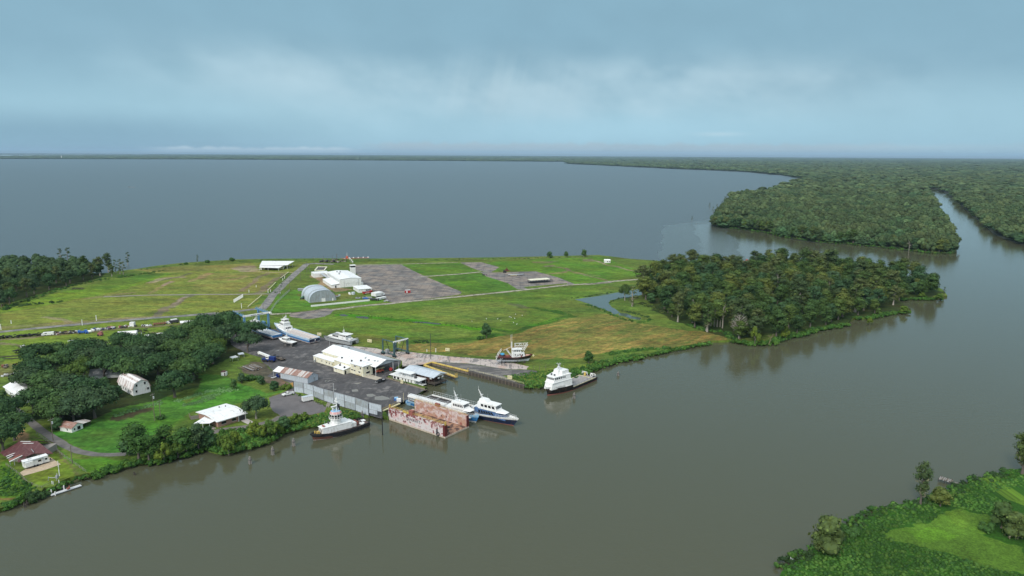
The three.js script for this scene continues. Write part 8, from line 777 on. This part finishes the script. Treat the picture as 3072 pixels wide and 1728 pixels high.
// by the hangars: trucks, boxes and scrap
{ const [o] = seg('fire_truck', 'dark red fire truck parked before the flat white annex', 'truck', [-126.2,-587.3, -118.8,-592.5]); part(o, 'body', [rect(0, 8, 0.8, 2.5, -2.5, 0), rect(6.2, 8.3, 0.8, 2.8, -2.5, 0)], M.red); part(o, 'stripe', rect(1.5, 5.5, 1.0, 1.35, 0, 0.04), M.white); wheels(o, [[1.6, 0.05, 0.5, 0.3], [6.6, 0.05, 0.5, 0.3], [1.6, -2.5, 0.5, 0.3], [6.6, -2.5, 0.5, 0.3]]); part(o, 'roof_rack', rect(0.6, 6, 2.5, 2.75, -2.1, -0.4), M.greyMetal);
  const [w] = seg('box_truck', 'white box truck beside the dark red fire truck', 'truck', [-113.4,-575.4, -107.0,-583.4]); part(w, 'box_body', rect(0, 8.4, 0.9, 3.6, -6, 0), M.white); part(w, 'cab', [rect(8.4, 10.2, 0.7, 2.4, -2.4, -0.2)], M.white); part(w, 'window', [rect(10.2, 10.24, 1.5, 2.2, -2.2, -0.4), rect(6.4, 7.6, 1.6, 2.3, 0, 0.03)], M.glass); wheels(w, [[1.6, 0.05, 0.5, 0.3], [9.2, 0.0, 0.5, 0.3], [1.6, -2.5, 0.5, 0.3]]);
  const [v] = seg('white_trailer', 'long white trailer lying in front of the white box truck', 'trailer', [-109.6,-562.4, -102.7,-571.4]); part(v, 'body', rect(0, 9.6, 0.6, 2.2, -2.4, 0), M.white); part(v, 'mark', [onFront(4.6, 1.5, 1.6, 0.5, 0.02)], M.greyMetal); wheels(v, [[7.4, 0.05], [8.4, 0.05]]);
  const [d] = seg('dump_trailer', 'rusty dark dump trailer at the end of the low white wall', 'trailer', [-115.5,-561.2, -108.8,-562.4]); part(d, 'bin', [hexa([[0.4, 0.7, -0.3], [7, 0.7, -0.3], [7, 0.7, -2.2], [0.4, 0.7, -2.2]], [[0, 2.0, 0], [7.4, 2.0, 0], [7.4, 2.0, -2.5], [0, 2.0, -2.5]])], M.dark); wheels(d, [[5.4, 0], [6.5, 0]]);
  const s = at2('scrap_pile', 'jumble of grey scrap at the corner of the stained apron', 'scrap', [-100.0,-560.6]), r = rng(77); for (let i = 0; i < 12; i++) part(s, 'scrap_piece', i % 3 ? box(1 + r() * 1.6, 0.2 + r() * 0.5, 0.4 + r() * 0.6, (r() - 0.5) * 8, 0.3 + r() * 0.7, (r() - 0.5) * 3, r() * 3, (r() - 0.5) * 0.7) : bar([(r() - 0.5) * 8, 0.2, (r() - 0.5) * 3], [(r() - 0.5) * 8, 1.6 * r(), (r() - 0.5) * 3], 0.1), [M.dark, M.greyMetal, M.rail][i % 3]);
  const bc = at2('blue_car', 'bright blue car body behind the low white wall', 'car', [-120.7,-569.0]); part(bc, 'body', [rect(-2.2, 2.2, 0.4, 1.0, -0.9, 0.9)], M.brightBlue); part(bc, 'cab', cab(-1, 1.3, 1, 1.5, 0.85, 0.5, 0.4, 0.15), M.brightBlue); wheels(bc, [[-1.4, 0.85, 0.34], [1.4, 0.85, 0.34]]); const ju = at2('car_wrecks', 'grey stripped car bodies behind the low white wall', 'car wreck', [-125.5,-571.4]); many(ju, 'shell', [box(4, 0.9, 1.7, -2, 0.6, 0, 0.2), box(3.8, 0.8, 1.6, 3, 0.6, -2, 0.4), box(4.4, 1, 1.8, 7, 0.6, -1.6)], M.greyMetal); part(ju, 'roof_shell', [cab(-3, -1, 1, 1.5, 0.7, 0.4, 0.4), cab(2, 4, 0.9, 1.4, 0.7, 0.4, 0.4).translate(0, 0, -2)], M.dark);
  const tk = at2('steel_tank', 'round grey tank and white crates at the left end of the flat annex', 'tank', [-136.2,-588.6]); part(tk, 'tank', cyl(1.6, 1.6, 2, 1, 0, 0, 14), M.paleSteel); part(tk, 'crate', [box(1.6, 1.5, 1.4, -2.6, 0.75, -1.6), box(1.2, 1, 1, -1.4, 0.5, 1)], M.white); const tr = at2('green_tractor', 'old green tractor parked left of the arched hangar', 'tractor', [-172.7,-568.1]); part(tr, 'body', [box(2.6, 0.9, 1, 0, 1.1, 0), box(1.1, 1.4, 1.3, 0.9, 1.9, 0)], mat(0.05, 0.14, 0.09, 0.6)); wheels(tr, [[1, 0.8, 0.75, 0.4], [1, -0.8, 0.75, 0.4], [-1, 0.7, 0.45, 0.3], [-1, -0.7, 0.45, 0.3]]); const ct = at2('container_stack', 'grey skip and crates at the far left corner of the arched hangar', 'skip', [-183.4,-602.3]); part(ct, 'skip', hexa([[-2.5, 0.2, 1.2], [2.5, 0.2, 1.2], [2.5, 0.2, -1.2], [-2.5, 0.2, -1.2]], [[-3, 2.2, 1.6], [3, 2.2, 1.6], [3, 2.2, -1.6], [-3, 2.2, -1.6]]), M.greyMetal); part(ct, 'pallet', box(2.2, 0.6, 2, 3.6, 0.3, 2), M.wood); const bt = at2('small_boat', 'white and rusty small boat lying at the right side of the arched hangar', 'boat', [-145.8,-577.3], 1.1); part(bt, 'hull', hexa([[-3, 0.4, 0.7], [2.6, 0.4, 0.5], [2.6, 0.4, -0.5], [-3, 0.4, -0.7]], [[-3.2, 1.4, 1.1], [3.6, 1.7, 0.1], [3.6, 1.7, -0.1], [-3.2, 1.4, -1.1]]), M.white); part(bt, 'cover', box(2.6, 0.5, 1.4, -1.2, 1.6, 0), M.redLead);
  const rb = seg('red_container', 'small red container standing alone on the big apron', 'container', [-91.4,-594.2, -87.6,-596.1])[0]; part(rb, 'box_body', rect(0, 4.4, 0.2, 2.5, -2.4, 0), M.red); part(rb, 'roof', rect(-0.05, 4.45, 2.5, 2.6, -2.45, 0.05), M.rail); part(rb, 'door', [onFront(1.2, 1.3, 0.9, 1.8, 0.02)], M.white);
  const [fr, FL] = seg('steel_frame_shed', 'low open black steel frame with a pale flat top on the concrete pad', 'open shed', [17.5,-644.6, 36.0,-652.4]); part(fr, 'roof', slab([[-0.2, 3.0, 0.2], [FL, 3.0, 0.2], [FL, 3.0, -7], [-0.2, 3.0, -7]].map(([x, y, z]) => [x, y, z]), 0.25), M.cream); part(fr, 'post', Array.from({ length: 16 }, (_, i) => box(0.2, 2.8, 0.2, (i % 8) * FL / 7, 1.4, i > 7 ? -6.8 : 0)), M.black); part(fr, 'brace', Array.from({ length: 7 }, (_, i) => bar([i * FL / 7, 0.2, 0], [(i + 1) * FL / 7, 2.8, 0], 0.09)), M.black); part(fr, 'base', rect(0, FL, 0, 0.7, -6.6, -0.2), M.black); part(fr, 'side_arm', [bar([FL, 2.8, 0], [FL + 2, 2.4, 0], 0.1), bar([FL + 2, 2.4, 0], [FL + 2, 0, 0], 0.1)], M.black);
  const [lt, TL] = seg('long_trailer', 'long low dark trailer with a row of wheels on the concrete pad', 'trailer', [-3.5,-682.2, 12.0,-686.5]); part(lt, 'bed', rect(0, TL, 1.0, 1.5, -2.5, 0), M.dark); part(lt, 'load', rect(2, TL * 0.55, 0.7, 1.2, 0, 0.05), M.paleYellow); wheels(lt, Array.from({ length: 5 }, (_, i) => [TL - 0.8 - i * 1.3, 0.1, 0.6, 0.4])); part(lt, 'hub', Array.from({ length: 5 }, (_, i) => cyl(0.25, 0.25, 0.1, 0, 0, 0, 8).rotateX(PI / 2).translate(TL - 0.8 - i * 1.3, 0.6, 0.32)), M.white); part(lt, 'deck_top', rect(0.2, TL - 0.2, 1.5, 1.54, -2.4, -0.1), M.rail);
  const bp = at2('brush_pile', 'dry red brown brush heap by the broken concrete strip', 'brush pile', [-5.4,-714.4]), B = []; for (let i = 0; i < 70; i++) { const a = r() * 6.28, q = 4 * r(); B.push(bar([cos(a) * q, 0, sin(a) * q * 0.6], [cos(a) * q * 0.4 + (r() - 0.5) * 2, 3.4 * (1 - q / 6) * r() + 0.8, (r() - 0.5) * 2], 0.14, 4, 0.05)); } part(bp, 'branch', B, mat(0.2, 0.07, 0.055, 0.95)); const bq = at2('tractor_wreck', 'dark machine half hidden below the red brown brush heap', 'machine', [-7.4,-704.1]); part(bq, 'body', [box(3.4, 1.4, 2, 0, 1, 0), box(1.2, 1.2, 1.6, -0.8, 2.1, 0)], M.black); wheels(bq, [[-1.1, 1, 0.7, 0.4], [1.1, 1, 0.5, 0.4]]); const bx = at2('scrap_pile', 'small dark scrap heap at the edge of the concrete pad', 'scrap', [-28.2,-688.6]); part(bx, 'scrap_piece', [box(2.6, 0.8, 1.6, 0, 0.4, 0, 0.2), box(1.6, 0.7, 1.2, 2.8, 0.35, 0.2)], M.black);
  const bl = at2('log_pile', 'tangled pile of cut grey branches on the grass below the left wood', 'brush pile', [-378.7,-603.2]), C = []; for (let i = 0; i < 60; i++) { const x = (r() - 0.5) * 11, z = (r() - 0.5) * 4; C.push(bar([x, 0.2 + r(), z], [x + (r() - 0.5) * 6, 0.3 + 1.6 * r(), z + (r() - 0.5) * 2], 0.14, 4, 0.06)); } part(bl, 'branch', C, M.darkWood);
  const rx = at2('red_excavator', 'pale red machine at the lake end of the wooded point', 'excavator', [260.5,-773.4]); part(rx, 'boom', [beam([-2.4, 1, 0], [-0.4, 5, 0], 0.6, 0.7), beam([-0.4, 5, 0], [3, 2.6, 0], 0.5, 0.6)], mat(0.5, 0.14, 0.1, 0.6)); part(rx, 'cab', [box(3, 1.8, 2.4, -2.4, 2, 0)], mat(0.5, 0.14, 0.1, 0.6)); part(rx, 'track', [box(3.8, 0.9, 0.6, -2.4, 0.45, 1.1), box(3.8, 0.9, 0.6, -2.4, 0.45, -1.1)], M.black); }
{ const o = at2('sunken_lot', 'rectangular grey walled basin beside the hangar road', 'basin', [-198.3,-720.9]); const f = [[-201.7,-711.0], [-204.8,-734.3], [-195.4,-733.6], [-192.2,-711.3]]; const c = [-198.3,-720.9], F = f.map(([x, z]) => [x - c[0], z - c[1]]); F.forEach((p, i) => { const q = F[(i + 1) % 4]; part(o, 'wall', beam([p[0], 0.25, p[1]], [q[0], 0.25, q[1]], 1.1, 0.6), M.cream); }); part(o, 'floor', flat(F, 0.08), paved(asphaltTex)); }
// lake shore: jetty, tug, heap
{ const [o, L] = seg('jetty', 'low rusty jetty running along the lake shore behind the apron', 'jetty', [-196.0,-797.7, -165.3,-805.3], null, 0); part(o, 'deck', box(L, 0.5, 3, L / 2, 1.2, 0), M.redLead); part(o, 'pile', Array.from({ length: 14 }, (_, i) => cyl(0.25, 0.25, 3, 2 + i * (L - 4) / 13, -1.6, 1.3, 6)), M.wood); many(o, 'white_block', [0.3, 0.45, 0.62, 0.8, 0.97].map((t) => box(1.4, 1, 1.2, L * t, 1.9, 0)), M.white); const t = thing('small_tug', 'small orange and white workboat moored at the rusty jetty', 'boat', [-187.5,-794.3].flatMap((v, i) => (i ? [0, v] : [v])).slice(0, 3)); part(t, 'hull', [hexa([[-3.6, -0.4, 1.4], [2.8, -0.4, 1.4], [2.8, -0.4, -1.4], [-3.6, -0.4, -1.4]], [[-4, 1.8, 2], [4.4, 2.2, 0.6], [4.4, 2.2, -0.6], [-4, 1.8, -2]])], mat(0.55, 0.3, 0.24, 0.7)); part(t, 'wheelhouse', [box(2.4, 2.6, 2.4, -0.4, 3.2, 0)], M.orange); part(t, 'mast', bar([-0.4, 4.4, 0], [-0.4, 8.6, 0], 0.16), M.white);
  const r = rng(12), h = at2('rubble_heap', 'dark heap of broken concrete and timber at the lake end of the road', 'rubble', [-196.1,-768.0]); for (let i = 0; i < 34; i++) part(h, 'rubble_piece', i % 3 ? box(1.4 + 2.6 * r(), 0.6 + r(), 0.8 + 1.4 * r(), (r() - 0.5) * 30, 0.4 + 2.6 * r(), (r() - 0.5) * 9, r() * 3, (r() - 0.5)) : bar([(r() - 0.5) * 30, 0.4, (r() - 0.5) * 8], [(r() - 0.5) * 30, 4 * r(), (r() - 0.5) * 8], 0.24), [M.darkWood, M.wood, M.dark, M.greyWood][i % 4]);
  for (const [a, k, l] of [[[-178.5,-768.6], 3, 'first of three white tanks on posts by the jetty'], [[-176.0,-764.5], 2, 'second, lower white tank by the jetty'], [[-173.5,-758.7], 1.4, 'third, lowest white tank by the jetty']]) { const q = at2('white_post', l, 'post', a); part(q, 'tank', cyl(0.6, 0.6, 1.6, 0, k, 0, 8), M.white); part(q, 'post', bar([0, 0, 0], [0, k, 0], 0.14), M.rail); }
  const bg = thing('barge', 'tiny dark barge far out on the lake', 'barge', [-1309.2,-2442.5].flatMap((v, i) => (i ? [0, v] : [v]))); part(bg, 'hull', box(22, 1.2, 5, 0, 0.3, 0), M.greyMetal); part(bg, 'house', box(3, 1.4, 3, -8, 1.4, 0), M.darkWood); const mk = thing('white_beacon', 'tiny white beacon tower on the far left shore', 'tower', [-7559,-11999].flatMap((v, i) => (i ? [1, v] : [v]))); part(mk, 'tower', cyl(7, 4, 40, 0, 0, 0, 10), M.white); part(mk, 'lantern', cyl(6, 3, 8, 0, 40, 0, 10), M.rail); }
// marker posts, rails and fences in the fields
for (let i = 0; i < 8; i++) { const a = [-223.1,-554.1], b = [-224.0,-574.0], o = at2('marker_post', 'short white concrete post in the row of eight in the field left of the road', 'post', [lerp(a[0], b[0], i / 7), lerp(a[1], b[1], i / 7)], 0, 'row of white posts in the field'); part(o, 'post', box(0.8, 2.4, 0.8, 0, 1.1, 0), M.white); part(o, 'cap', box(0.95, 0.16, 0.95, 0, 2.35, 0), M.white); }
for (const [a, h, l] of [[[-226.1,-594.3], 2.4, 'white post beside the dirt track'], [[-228.7,-619.0], 2, 'white post in a dark bush in the field'], [[-208.1,-595.8], 2.6, 'white post at the corner of the track and road'], [[-209.2,-592.9], 3.4, 'taller white post at the end of the yellowish rail'], [[-215.8,-652.9], 2.6, 'white post in the green verge, lower'], [[-217.7,-664.1], 2.6, 'white post in the green verge, upper'], [[-208.9,-531.9], 4, 'tall grey post by the road junction'], [[-296.0,-488.7], 4, 'white post beyond the road, right one'], [[-297.9,-475.1], 4, 'white post on the near side of the road'], [[-349.8,-478.8], 2.4, 'small white post in the field at far left'], [[-344.5,-461.3], 4, 'leaning white post at the left picture edge'], [[133.4,-708.5], 3, 'white marker post by the path near the wood'], [[-51.5,-413.2], 1.4, 'small white marker by the slab'], [[-46.0,-412.4], 2.4, 'pale barrel topped post by the slab']]) { const o = at2('white_post', l, 'post', a); part(o, 'post', box(0.35, h, 0.35, 0, h / 2 - 0.1, 0), M.white); part(o, 'cap', box(0.5, 0.2, 0.5, 0, h - 0.1, 0), M.rail); }
for (const [a, l] of [[[-205.1,-535.0, -210.3,-580.3], 'yellowish low rail beside the road, nearest the junction'], [[-212.5,-602.1, -218.2,-639.9], 'yellowish low rail beside the road, middle one'], [[-221.1,-663.1, -224.3,-697.3], 'yellowish low rail beside the road, farthest one']]) { const [o, L] = seg('guard_rail', l, 'rail', a, 'yellowish rails beside the road'); part(o, 'rail', box(L, 0.45, 0.4, L / 2, 0.8, 0), M.paleYellow); many(o, 'post', Array.from({ length: 8 }, (_, i) => box(0.25, 1, 0.25, (i * L) / 7, 0.4, 0)), M.rail); }
function wireFence(name, label, P, h, m, step = 3, wires = 3) { const o = at2(name, label, 'fence', P[0]), Q = P.map(([x, z]) => [x - P[0][0], z - P[0][1]]); for (let i = 0; i + 1 < Q.length; i++) { const [a, b] = [Q[i], Q[i + 1]], L = hypot(b[0] - a[0], b[1] - a[1]), n = max(1, round(L / step)), G = []; for (let k = 0; k < n; k++) part(o, 'post', bar([lerp(a[0], b[0], k / n), 0, lerp(a[1], b[1], k / n)], [lerp(a[0], b[0], k / n), h, lerp(a[1], b[1], k / n)], 0.09, 5), m); for (let w = 1; w <= wires; w++) G.push(beam([a[0], (h * w) / wires, a[1]], [b[0], (h * w) / wires, b[1]], 0.035, 0.045)); part(o, 'wire', G, m); } return o; }
wireFence('chain_link_fence', 'grey chain link fence running from the blue travel lift up along the road', pts2([-181.5,-517.0, -186.9,-544.5, -190.4,-570.8, -193.6,-603.2]), 2.0, M.greyMetal, 2.6, 6);
wireFence('field_fence', 'weedy wire fence right of the maroon roofed house down to the river', pts2([-202.4,-283.2, -191.6,-274.2, -178.0,-261.7, -169.6,-255.0, -159.2,-246.5]), 1.2, M.greyWood); wireFence('field_fence', 'tumbledown fence left of the maroon roofed house down to the river', pts2([-193.8,-252.8, -187.5,-247.9, -183.0,-244.5, -176.2,-238.5, -169.9,-234.7, -167.8,-234.1, -166.6,-237.1]), 1.0, M.greyWood, 3, 2);
wireFence('field_fence', 'wire fence with tall thin stakes in the grass behind the black supply ship', pts2([12.4,-377.0, 19.0,-377.6, 23.8,-378.2, 27.5,-381.5, 29.8,-384.8]), 3, M.wood, 3.4, 2);
// junk yard along the far road: every heap and vehicle by itself
{ const r = rng(404);
  const heap = (a, w, d, h, m, label, name = 'junk_heap', cat = 'scrap', tyres = false) => { const o = at2(name, label, cat, a, 0.35); const n = max(4, round(w * 1.4)); for (let i = 0; i < n; i++) { const x = (r() - 0.5) * w, z = (r() - 0.5) * d, y = h * 0.7 * r(); part(o, tyres ? 'tyre' : 'junk_piece', tyres ? tyreGeo(0, 0, 0, 0.62).rotateX(PI / 2 * (r() > 0.5 ? 1 : 0.7)).translate(x, 0.4 + y, z) : box(0.7 + r() * 1.6, 0.3 + r() * h * 0.7, 0.5 + r(), x, 0.3 + y * 0.6, z, r() * 3, (r() - 0.5) * 0.5), m[i % m.length]); } return o; };
  const T = [M.tyre, M.black], J = [M.dark, M.rail, M.white, M.wood], B = [M.brightBlue, M.truckBlue];
  heap([-326.5,-438.5], 12, 3, 2, T, 'pile of black tyres at the far left end of the junk row', 'tyre_pile', 'tyre pile', true); heap([-323.7,-440.1], 9, 3, 2, T, 'second pile of black tyres from the left in the junk row', 'tyre_pile', 'tyre pile', true); heap([-319.0,-442.1], 14, 3, 1.8, T, 'long pile of black tyres, third from the left', 'tyre_pile', 'tyre pile', true); heap([-315.1,-444.1], 14, 3, 1.8, T, 'long pile of black tyres, fourth from the left', 'tyre_pile', 'tyre pile', true); heap([-311.3,-446.2], 13, 3, 1.8, T, 'pile of black tyres just left of the white junk van', 'tyre_pile', 'tyre pile', true); heap([-302.0,-450.1], 7, 3, 2, T, 'dark junk heap right of the white junk van', 'tyre_pile', 'tyre pile', true); heap([-294.4,-453.1], 7, 3, 2, T, 'dark heap left of the blue junk', 'tyre_pile', 'tyre pile', true);
  heap([-298.0,-450.8], 8, 3, 1.2, [M.wood, M.pink, M.rail], 'low mixed junk between two dark heaps'); heap([-290.3,-453.6], 8, 3, 1.4, J, 'grey junk just left of the blue machinery'); heap([-279.4,-460.5], 6, 2, 1, [M.rail, M.white], 'scatter of white bits right of the blue machinery'); heap([-276.9,-463.5], 14, 3, 1.6, [M.truckBlue, M.rail, M.dark, M.white], 'blue and grey scrap along the junk row'); heap([-271.2,-467.6], 16, 3, 1.5, [M.redLead, M.dark, M.wood], 'rusty brown scrap along the junk row'); heap([-265.8,-470.2], 8, 2, 1, [M.white, M.rail], 'white scrap left of the standing white box'); heap([-255.0,-473.2], 10, 2, 1, [M.white, M.rail, M.dark], 'pale scrap between the white box and the red machine'); heap([-290.4,-418.8], 15, 7, 1.8, J, 'spread of white and grey junk above the big tyre pile'); heap([-296.8,-418.7], 9, 4, 1, [M.rail, M.wood, M.white], 'low pale junk left of the white and grey spread'); heap([-279.8,-419.0], 16, 6, 0.8, [M.white, M.paleSteel, M.rail], 'white sheets lying in the grass beside the grove'); heap([-288.2,-406.4], 17, 5, 2.6, T, 'big black tyre pile at the corner of the grove', 'tyre_pile', 'tyre pile', true); heap([-252.5,-454.7], 20, 6, 2, T, 'large black tyre pile beside the white sheds', 'tyre_pile', 'tyre pile', true); heap([-262.0,-419.3], 6, 4, 1.4, J, 'junk at the upper edge of the grove'); heap([-277.8,-379.1], 14, 5, 1.2, [M.wood, M.redLead, M.greyWood, M.darkWood], 'brown brick and timber rubble left of the grove'); heap([-270.2,-362.4], 12, 4, 0.7, [M.greyWood, M.rail], 'pale rubble above the road at the left edge'); heap([-267.2,-367.3], 4, 2.5, 1.2, [M.dark, M.rail], 'dark bit of junk with a white drum at the grove edge');
  const van = seg('junk_van', 'old white van body in the tyre row', 'van', [-305.8,-445.5, -302.5,-446.9])[0]; part(van, 'body', [rect(0, 6, 0.4, 2.2, -2, 0), cab(0, 1.2, 0.4, 1.4, 1).translate(-0.9, 0, -1)], M.white); part(van, 'window', [rect(1, 2.2, 1.4, 1.9, 0, 0.03)], M.glass); wheels(van, [[1.2, 0, 0.36], [4.8, 0, 0.36]]);
  const bm = seg('blue_machinery', 'bright blue machinery in the middle of the junk row', 'machinery', [-286.7,-451.6, -283.6,-452.8])[0]; part(bm, 'frame', [box(5, 1, 1.6, 2.4, 1, -0.8), box(1.4, 1.6, 1.4, 0.6, 1.4, -0.8), box(1.6, 1.2, 1.8, 4.4, 1.6, -0.8)], M.brightBlue); wheels(bm, [[1, 0.1, 0.5], [4, 0.1, 0.5]]); const bt = seg('blue_tanker', 'blue frame with a white drum right of the blue machinery', 'machinery', [-281.9,-451.7, -279.3,-452.5])[0]; part(bt, 'frame', box(2, 1.6, 1.6, 0.8, 1, -0.8), B[0]); part(bt, 'drum', cyl(0.8, 0.8, 2, 0, 0, 0, 10).rotateZ(PI / 2).translate(3.4, 1.4, -0.8), M.white); wheels(bt, [[0.8, 0.1, 0.5]]);
  const rm = at2('red_tractor', 'faded red tractor alone in the junk field', 'tractor', [-269.2,-447.1]); part(rm, 'body', [box(3, 1.6, 1.8, 0, 1.2, 0), box(1.6, 1, 1.6, 0.3, 2.3, 0)], mat(0.3, 0.11, 0.1, 0.8)); wheels(rm, [[-1.1, 1, 0.6, 0.4], [1.1, 1, 0.5, 0.4]]); const wb = at2('white_box', 'white box standing at the far end of the junk row', 'box', [-261.7,-472.6]); part(wb, 'cabinet', box(3, 3, 2.4, 0, 1.6, 0), M.white); part(wb, 'foot', box(2.6, 0.3, 2, 0, 0.1, 0), M.dark); const rw = seg('red_implement', 'rust red farm implement at the right end of the junk row', 'machinery', [-248.7,-475.0, -244.2,-477.5])[0]; part(rw, 'frame', [rect(0, 8, 0.8, 1.3, -1.6, 0), ...Array.from({ length: 7 }, (_, i) => box(0.3, 1.4, 1.8, 0.6 + i * 1.2, 1.2, -0.8))], M.redLead); wheels(rw, [[1, 0.1], [7, 0.1]]);
  const wt = at2('white_car', 'white car beside the dark truck above the grove', 'car', [-241.1,-481.2]); part(wt, 'body', [rect(-2, 2, 0.4, 1.1, -0.9, 0.9), cab(-1.2, 1, 1.1, 1.7, 0.85, 0.5, 0.4, 0.15)], M.white); part(wt, 'window', cab(-1.1, 0.9, 1.2, 1.6, 0.87, 0.4, 0.3, 0.12), M.glass); wheels(wt, [[-1.3, 0.85, 0.34], [1.3, 0.85, 0.34]]); const dt = seg('dark_truck', 'dark truck with a white roof above the grove', 'truck', [-239.4,-480.0, -236.5,-482.6])[0]; part(dt, 'body', [rect(0, 6, 0.8, 2.4, -2.2, 0)], M.dark); part(dt, 'roof', rect(1, 5, 2.4, 3.0, -2, -0.2), M.white); wheels(dt, [[1.2, 0.05, 0.5], [4.8, 0.05, 0.5]]);
  const s1 = seg('white_canopy', 'flat white canopy roof just above the grove', 'canopy', [-228.3,-474.2, -223.1,-475.5])[0]; part(s1, 'roof', slab([[-1, 2.6, 1], [9, 2.6, 1], [8, 2.9, -4], [-2, 2.9, -4]], 0.2), M.whiteRoof); many(s1, 'post', [[0, 0.6], [8.4, 0.6], [7.6, -3.6], [-1.4, -3.6]].map(([x, z]) => box(0.14, 2.5, 0.14, x, 1.25, z)), M.rail); const s2 = seg('white_shed', 'white tarp covered shed in the junk field', 'shed', [-256.2,-443.4, -250.6,-445.1])[0]; part(s2, 'wall', gableWalls(0, 11, -6, 0, 2, 3, true), M.white); many(s2, 'roof', roofX(0, 11, -6, 0, 2, 3, 0.2), M.whiteRoof); const s3 = seg('storage_container', 'pale blue white container at the upper edge of the grove', 'container', [-231.2,-431.6, -228.0,-433.9])[0]; part(s3, 'box_body', rect(0, 10, 0, 3.6, -5, 0), M.paleSteel); part(s3, 'roof', rect(-0.1, 10.1, 3.6, 3.8, -5.1, 0.1), M.whiteRoof); const s4 = at2('storage_dome', 'small pale round tank at the grove edge', 'tank', [-265.5,-405.5]); part(s4, 'tank', cyl(2.6, 2.4, 4, 0, 0, 0, 14), M.paleSteel); part(s4, 'lid', cyl(2.4, 0.4, 0.9, 0, 4, 0, 14), M.white); const sh = at2('white_sheet', 'white sheet lying crumpled in the junk field', 'sheet', [-278.3,-434.1]); part(sh, 'sheet', [box(5, 0.2, 2, -1.4, 0.3, 0, 0.2, 0.06), box(4, 0.2, 2, 2, 0.35, 0.4, 0.5, -0.08)], M.white); const b1 = at2('steel_beams', 'long dark beams lying in the grass at the left edge', 'beams', [-292.1,-396.6]); many(b1, 'beam', [beam([-7, 0.3, 0], [5, 0.3, -4], 0.5, 0.4), beam([-2, 0.3, 4], [8, 0.3, 1], 0.5, 0.4), beam([-18, 0.3, 5], [-7, 0.3, 4], 0.5, 0.4)], M.darkWood); }
// white egrets on the lawn
for (const [x, z] of [[-1.9,-505.8], [-1.2,-504.5], [-0.3,-503.2], [2.1,-500.6], [-7.9,-493.9], [1.2,-487.8], [3.5,-482.9], [-28.5,-490.9], [-18.4,-498.8], [7.6,-510.0], [-10.3,-499.0], [2.7,-514.0], [83.6,-190.8]].map((q) => q)) { const o = at2('egret', 'white egret standing on the long lawn near the lone tree', 'bird', [x, z], (x * 7) % 6, 'white egrets on the lawn'); part(o, 'body', [new THREE.SphereGeometry(0.22, 8, 6).scale(1.5, 0.9, 0.8).translate(0, 0.55, 0), bar([0.25, 0.6, 0], [0.38, 0.95, 0], 0.06, 6, 0.04), bar([0.38, 0.95, 0], [0.3, 1.1, 0], 0.045), new THREE.SphereGeometry(0.08, 6, 5).translate(0.34, 1.14, 0), bar([0.38, 1.14, 0], [0.58, 1.1, 0], 0.03, 5, 0.01), bar([-0.3, 0.55, 0], [-0.5, 0.48, 0], 0.08, 6, 0.03)], M.birdWhite); part(o, 'leg', [bar([0.02, 0, 0.06], [0, 0.4, 0.05], 0.02, 4), bar([-0.05, 0, -0.06], [0, 0.4, -0.05], 0.02, 4)], M.dark); if (z > -250) { o.userData.label = 'single white egret at the water edge, bottom right'; delete o.userData.group; } }
renderer.render(scene, camera);
